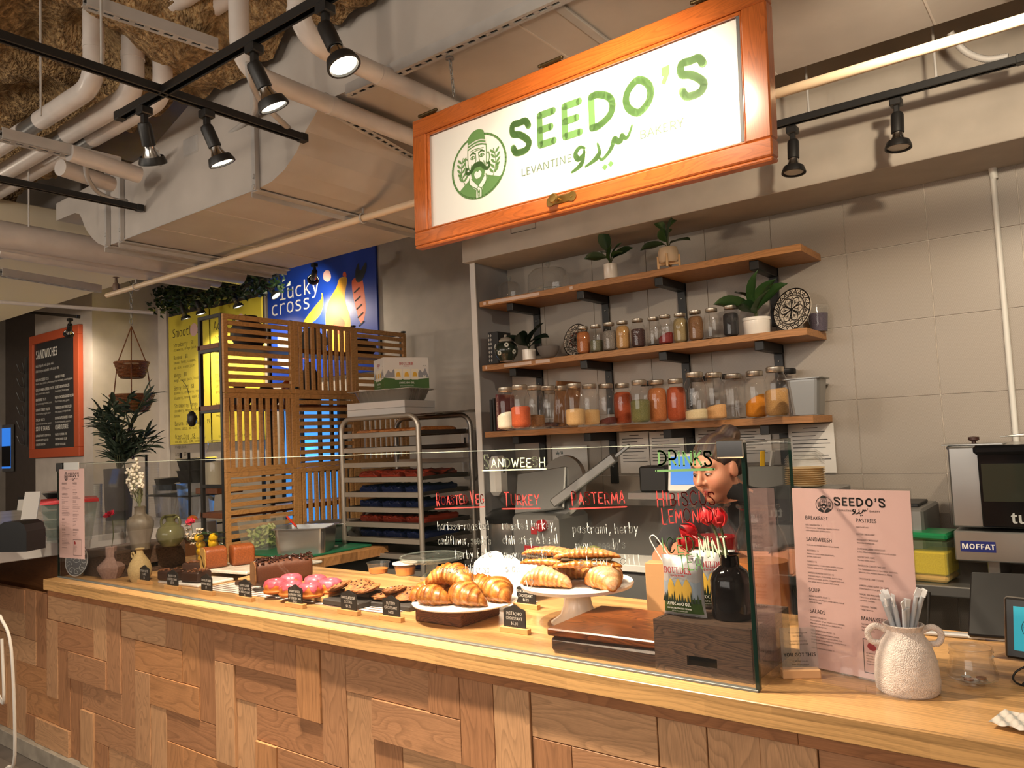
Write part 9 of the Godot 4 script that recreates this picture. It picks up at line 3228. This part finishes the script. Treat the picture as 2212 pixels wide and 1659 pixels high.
	# hair pulled back into a loose knot
	s = S()
	nets(s, V(-0.11, -0.08, -0.19), V(0.11, 0.17, 0.11), 0.0055, func(p):
		var d := ell(p, V(0, 0.038, -0.024), V(0.083, 0.092, 0.099))
		d = smin(d, ell(p, V(0.01, 0.1, -0.1), V(0.05, 0.045, 0.05)), 0.02)
		d = smin(d, ell(p, V(0, -0.02, -0.1), V(0.05, 0.04, 0.03)), 0.02)
		d += 0.0022 * sin(p.x * 520.0 + p.z * 90.0 + 2.0 * sin(p.y * 60.0))
		d = maxf(d, (p - V(0, 0.068, 0.068)).dot(V(0, -0.62, 0.78)))
		return maxf(d, -ell(p, V(signf(p.x) * 0.085, -0.03, 0.012), V(0.03, 0.055, 0.036))), func(p):
			var n := noise.get_noise_2d(p.x * 2600.0, p.z * 250.0 + p.y * 180.0)
			return lin(40, 28, 22).lerp(lin(96, 70, 48), clampf(n * 1.4, 0.0, 0.6)))
	obj("hair", s, vcol("hair", 0.65), t, T(hc, hb))
	for k in [-1.0, 1.0]:
		s = S()
		tube(s, spline([V(0.013 * k, 0.026, 0.0915), V(0.032 * k, 0.034, 0.085), V(0.052 * k, 0.026, 0.066)], 5), [0.0018, 0.0032, 0.0034, 0.0036, 0.0038, 0.0036, 0.003, 0.0026, 0.002, 0.0016, 0.001], 6)
		obj("eyebrow", s, mat("brow_dark", rgb(42, 30, 24), 0.7), t, T(hc, hb))
		s = S()
		blob(s, T(V(0.031 * k, 0.0, 0.073), Basis.from_scale(V(0.0125, 0.0072, 0.0118))), 16, 12)
		var ey := obj("eye", s, mat("eye_white", rgb(206, 196, 188), 0.2), t, T(hc, hb))
		s = S()
		blob(s, T(V(0.0295 * k - 0.002, -0.0025, 0.0832), Basis.from_scale(V(0.0052, 0.0045, 0.0022))), 12, 8)
		obj("iris", s, mat("iris_dark", rgb(34, 20, 14), 0.15), ey)
		s = S()
		tube(s, spline([V(0.018 * k, 0.0, 0.0815), V(0.031 * k, 0.0055, 0.086), V(0.045 * k, -0.001, 0.075)], 5), 0.0013, 5)
		obj("lashes", s, mats.brow_dark, ey)
	s = S()
	var rg := []
	var wd := (wl - ell_).normalized()
	var w1 := wd.cross(Y).normalized()
	for i in 16:
		rg.append(wl - wd * 0.02 + (w1 * cos(TAU * i / 16) + w1.cross(wd) * sin(TAU * i / 16)) * 0.0325)
	tube(s, rg, 0.0065, 8, true)
	obj("watch_strap", s, mats.black_plastic, t)
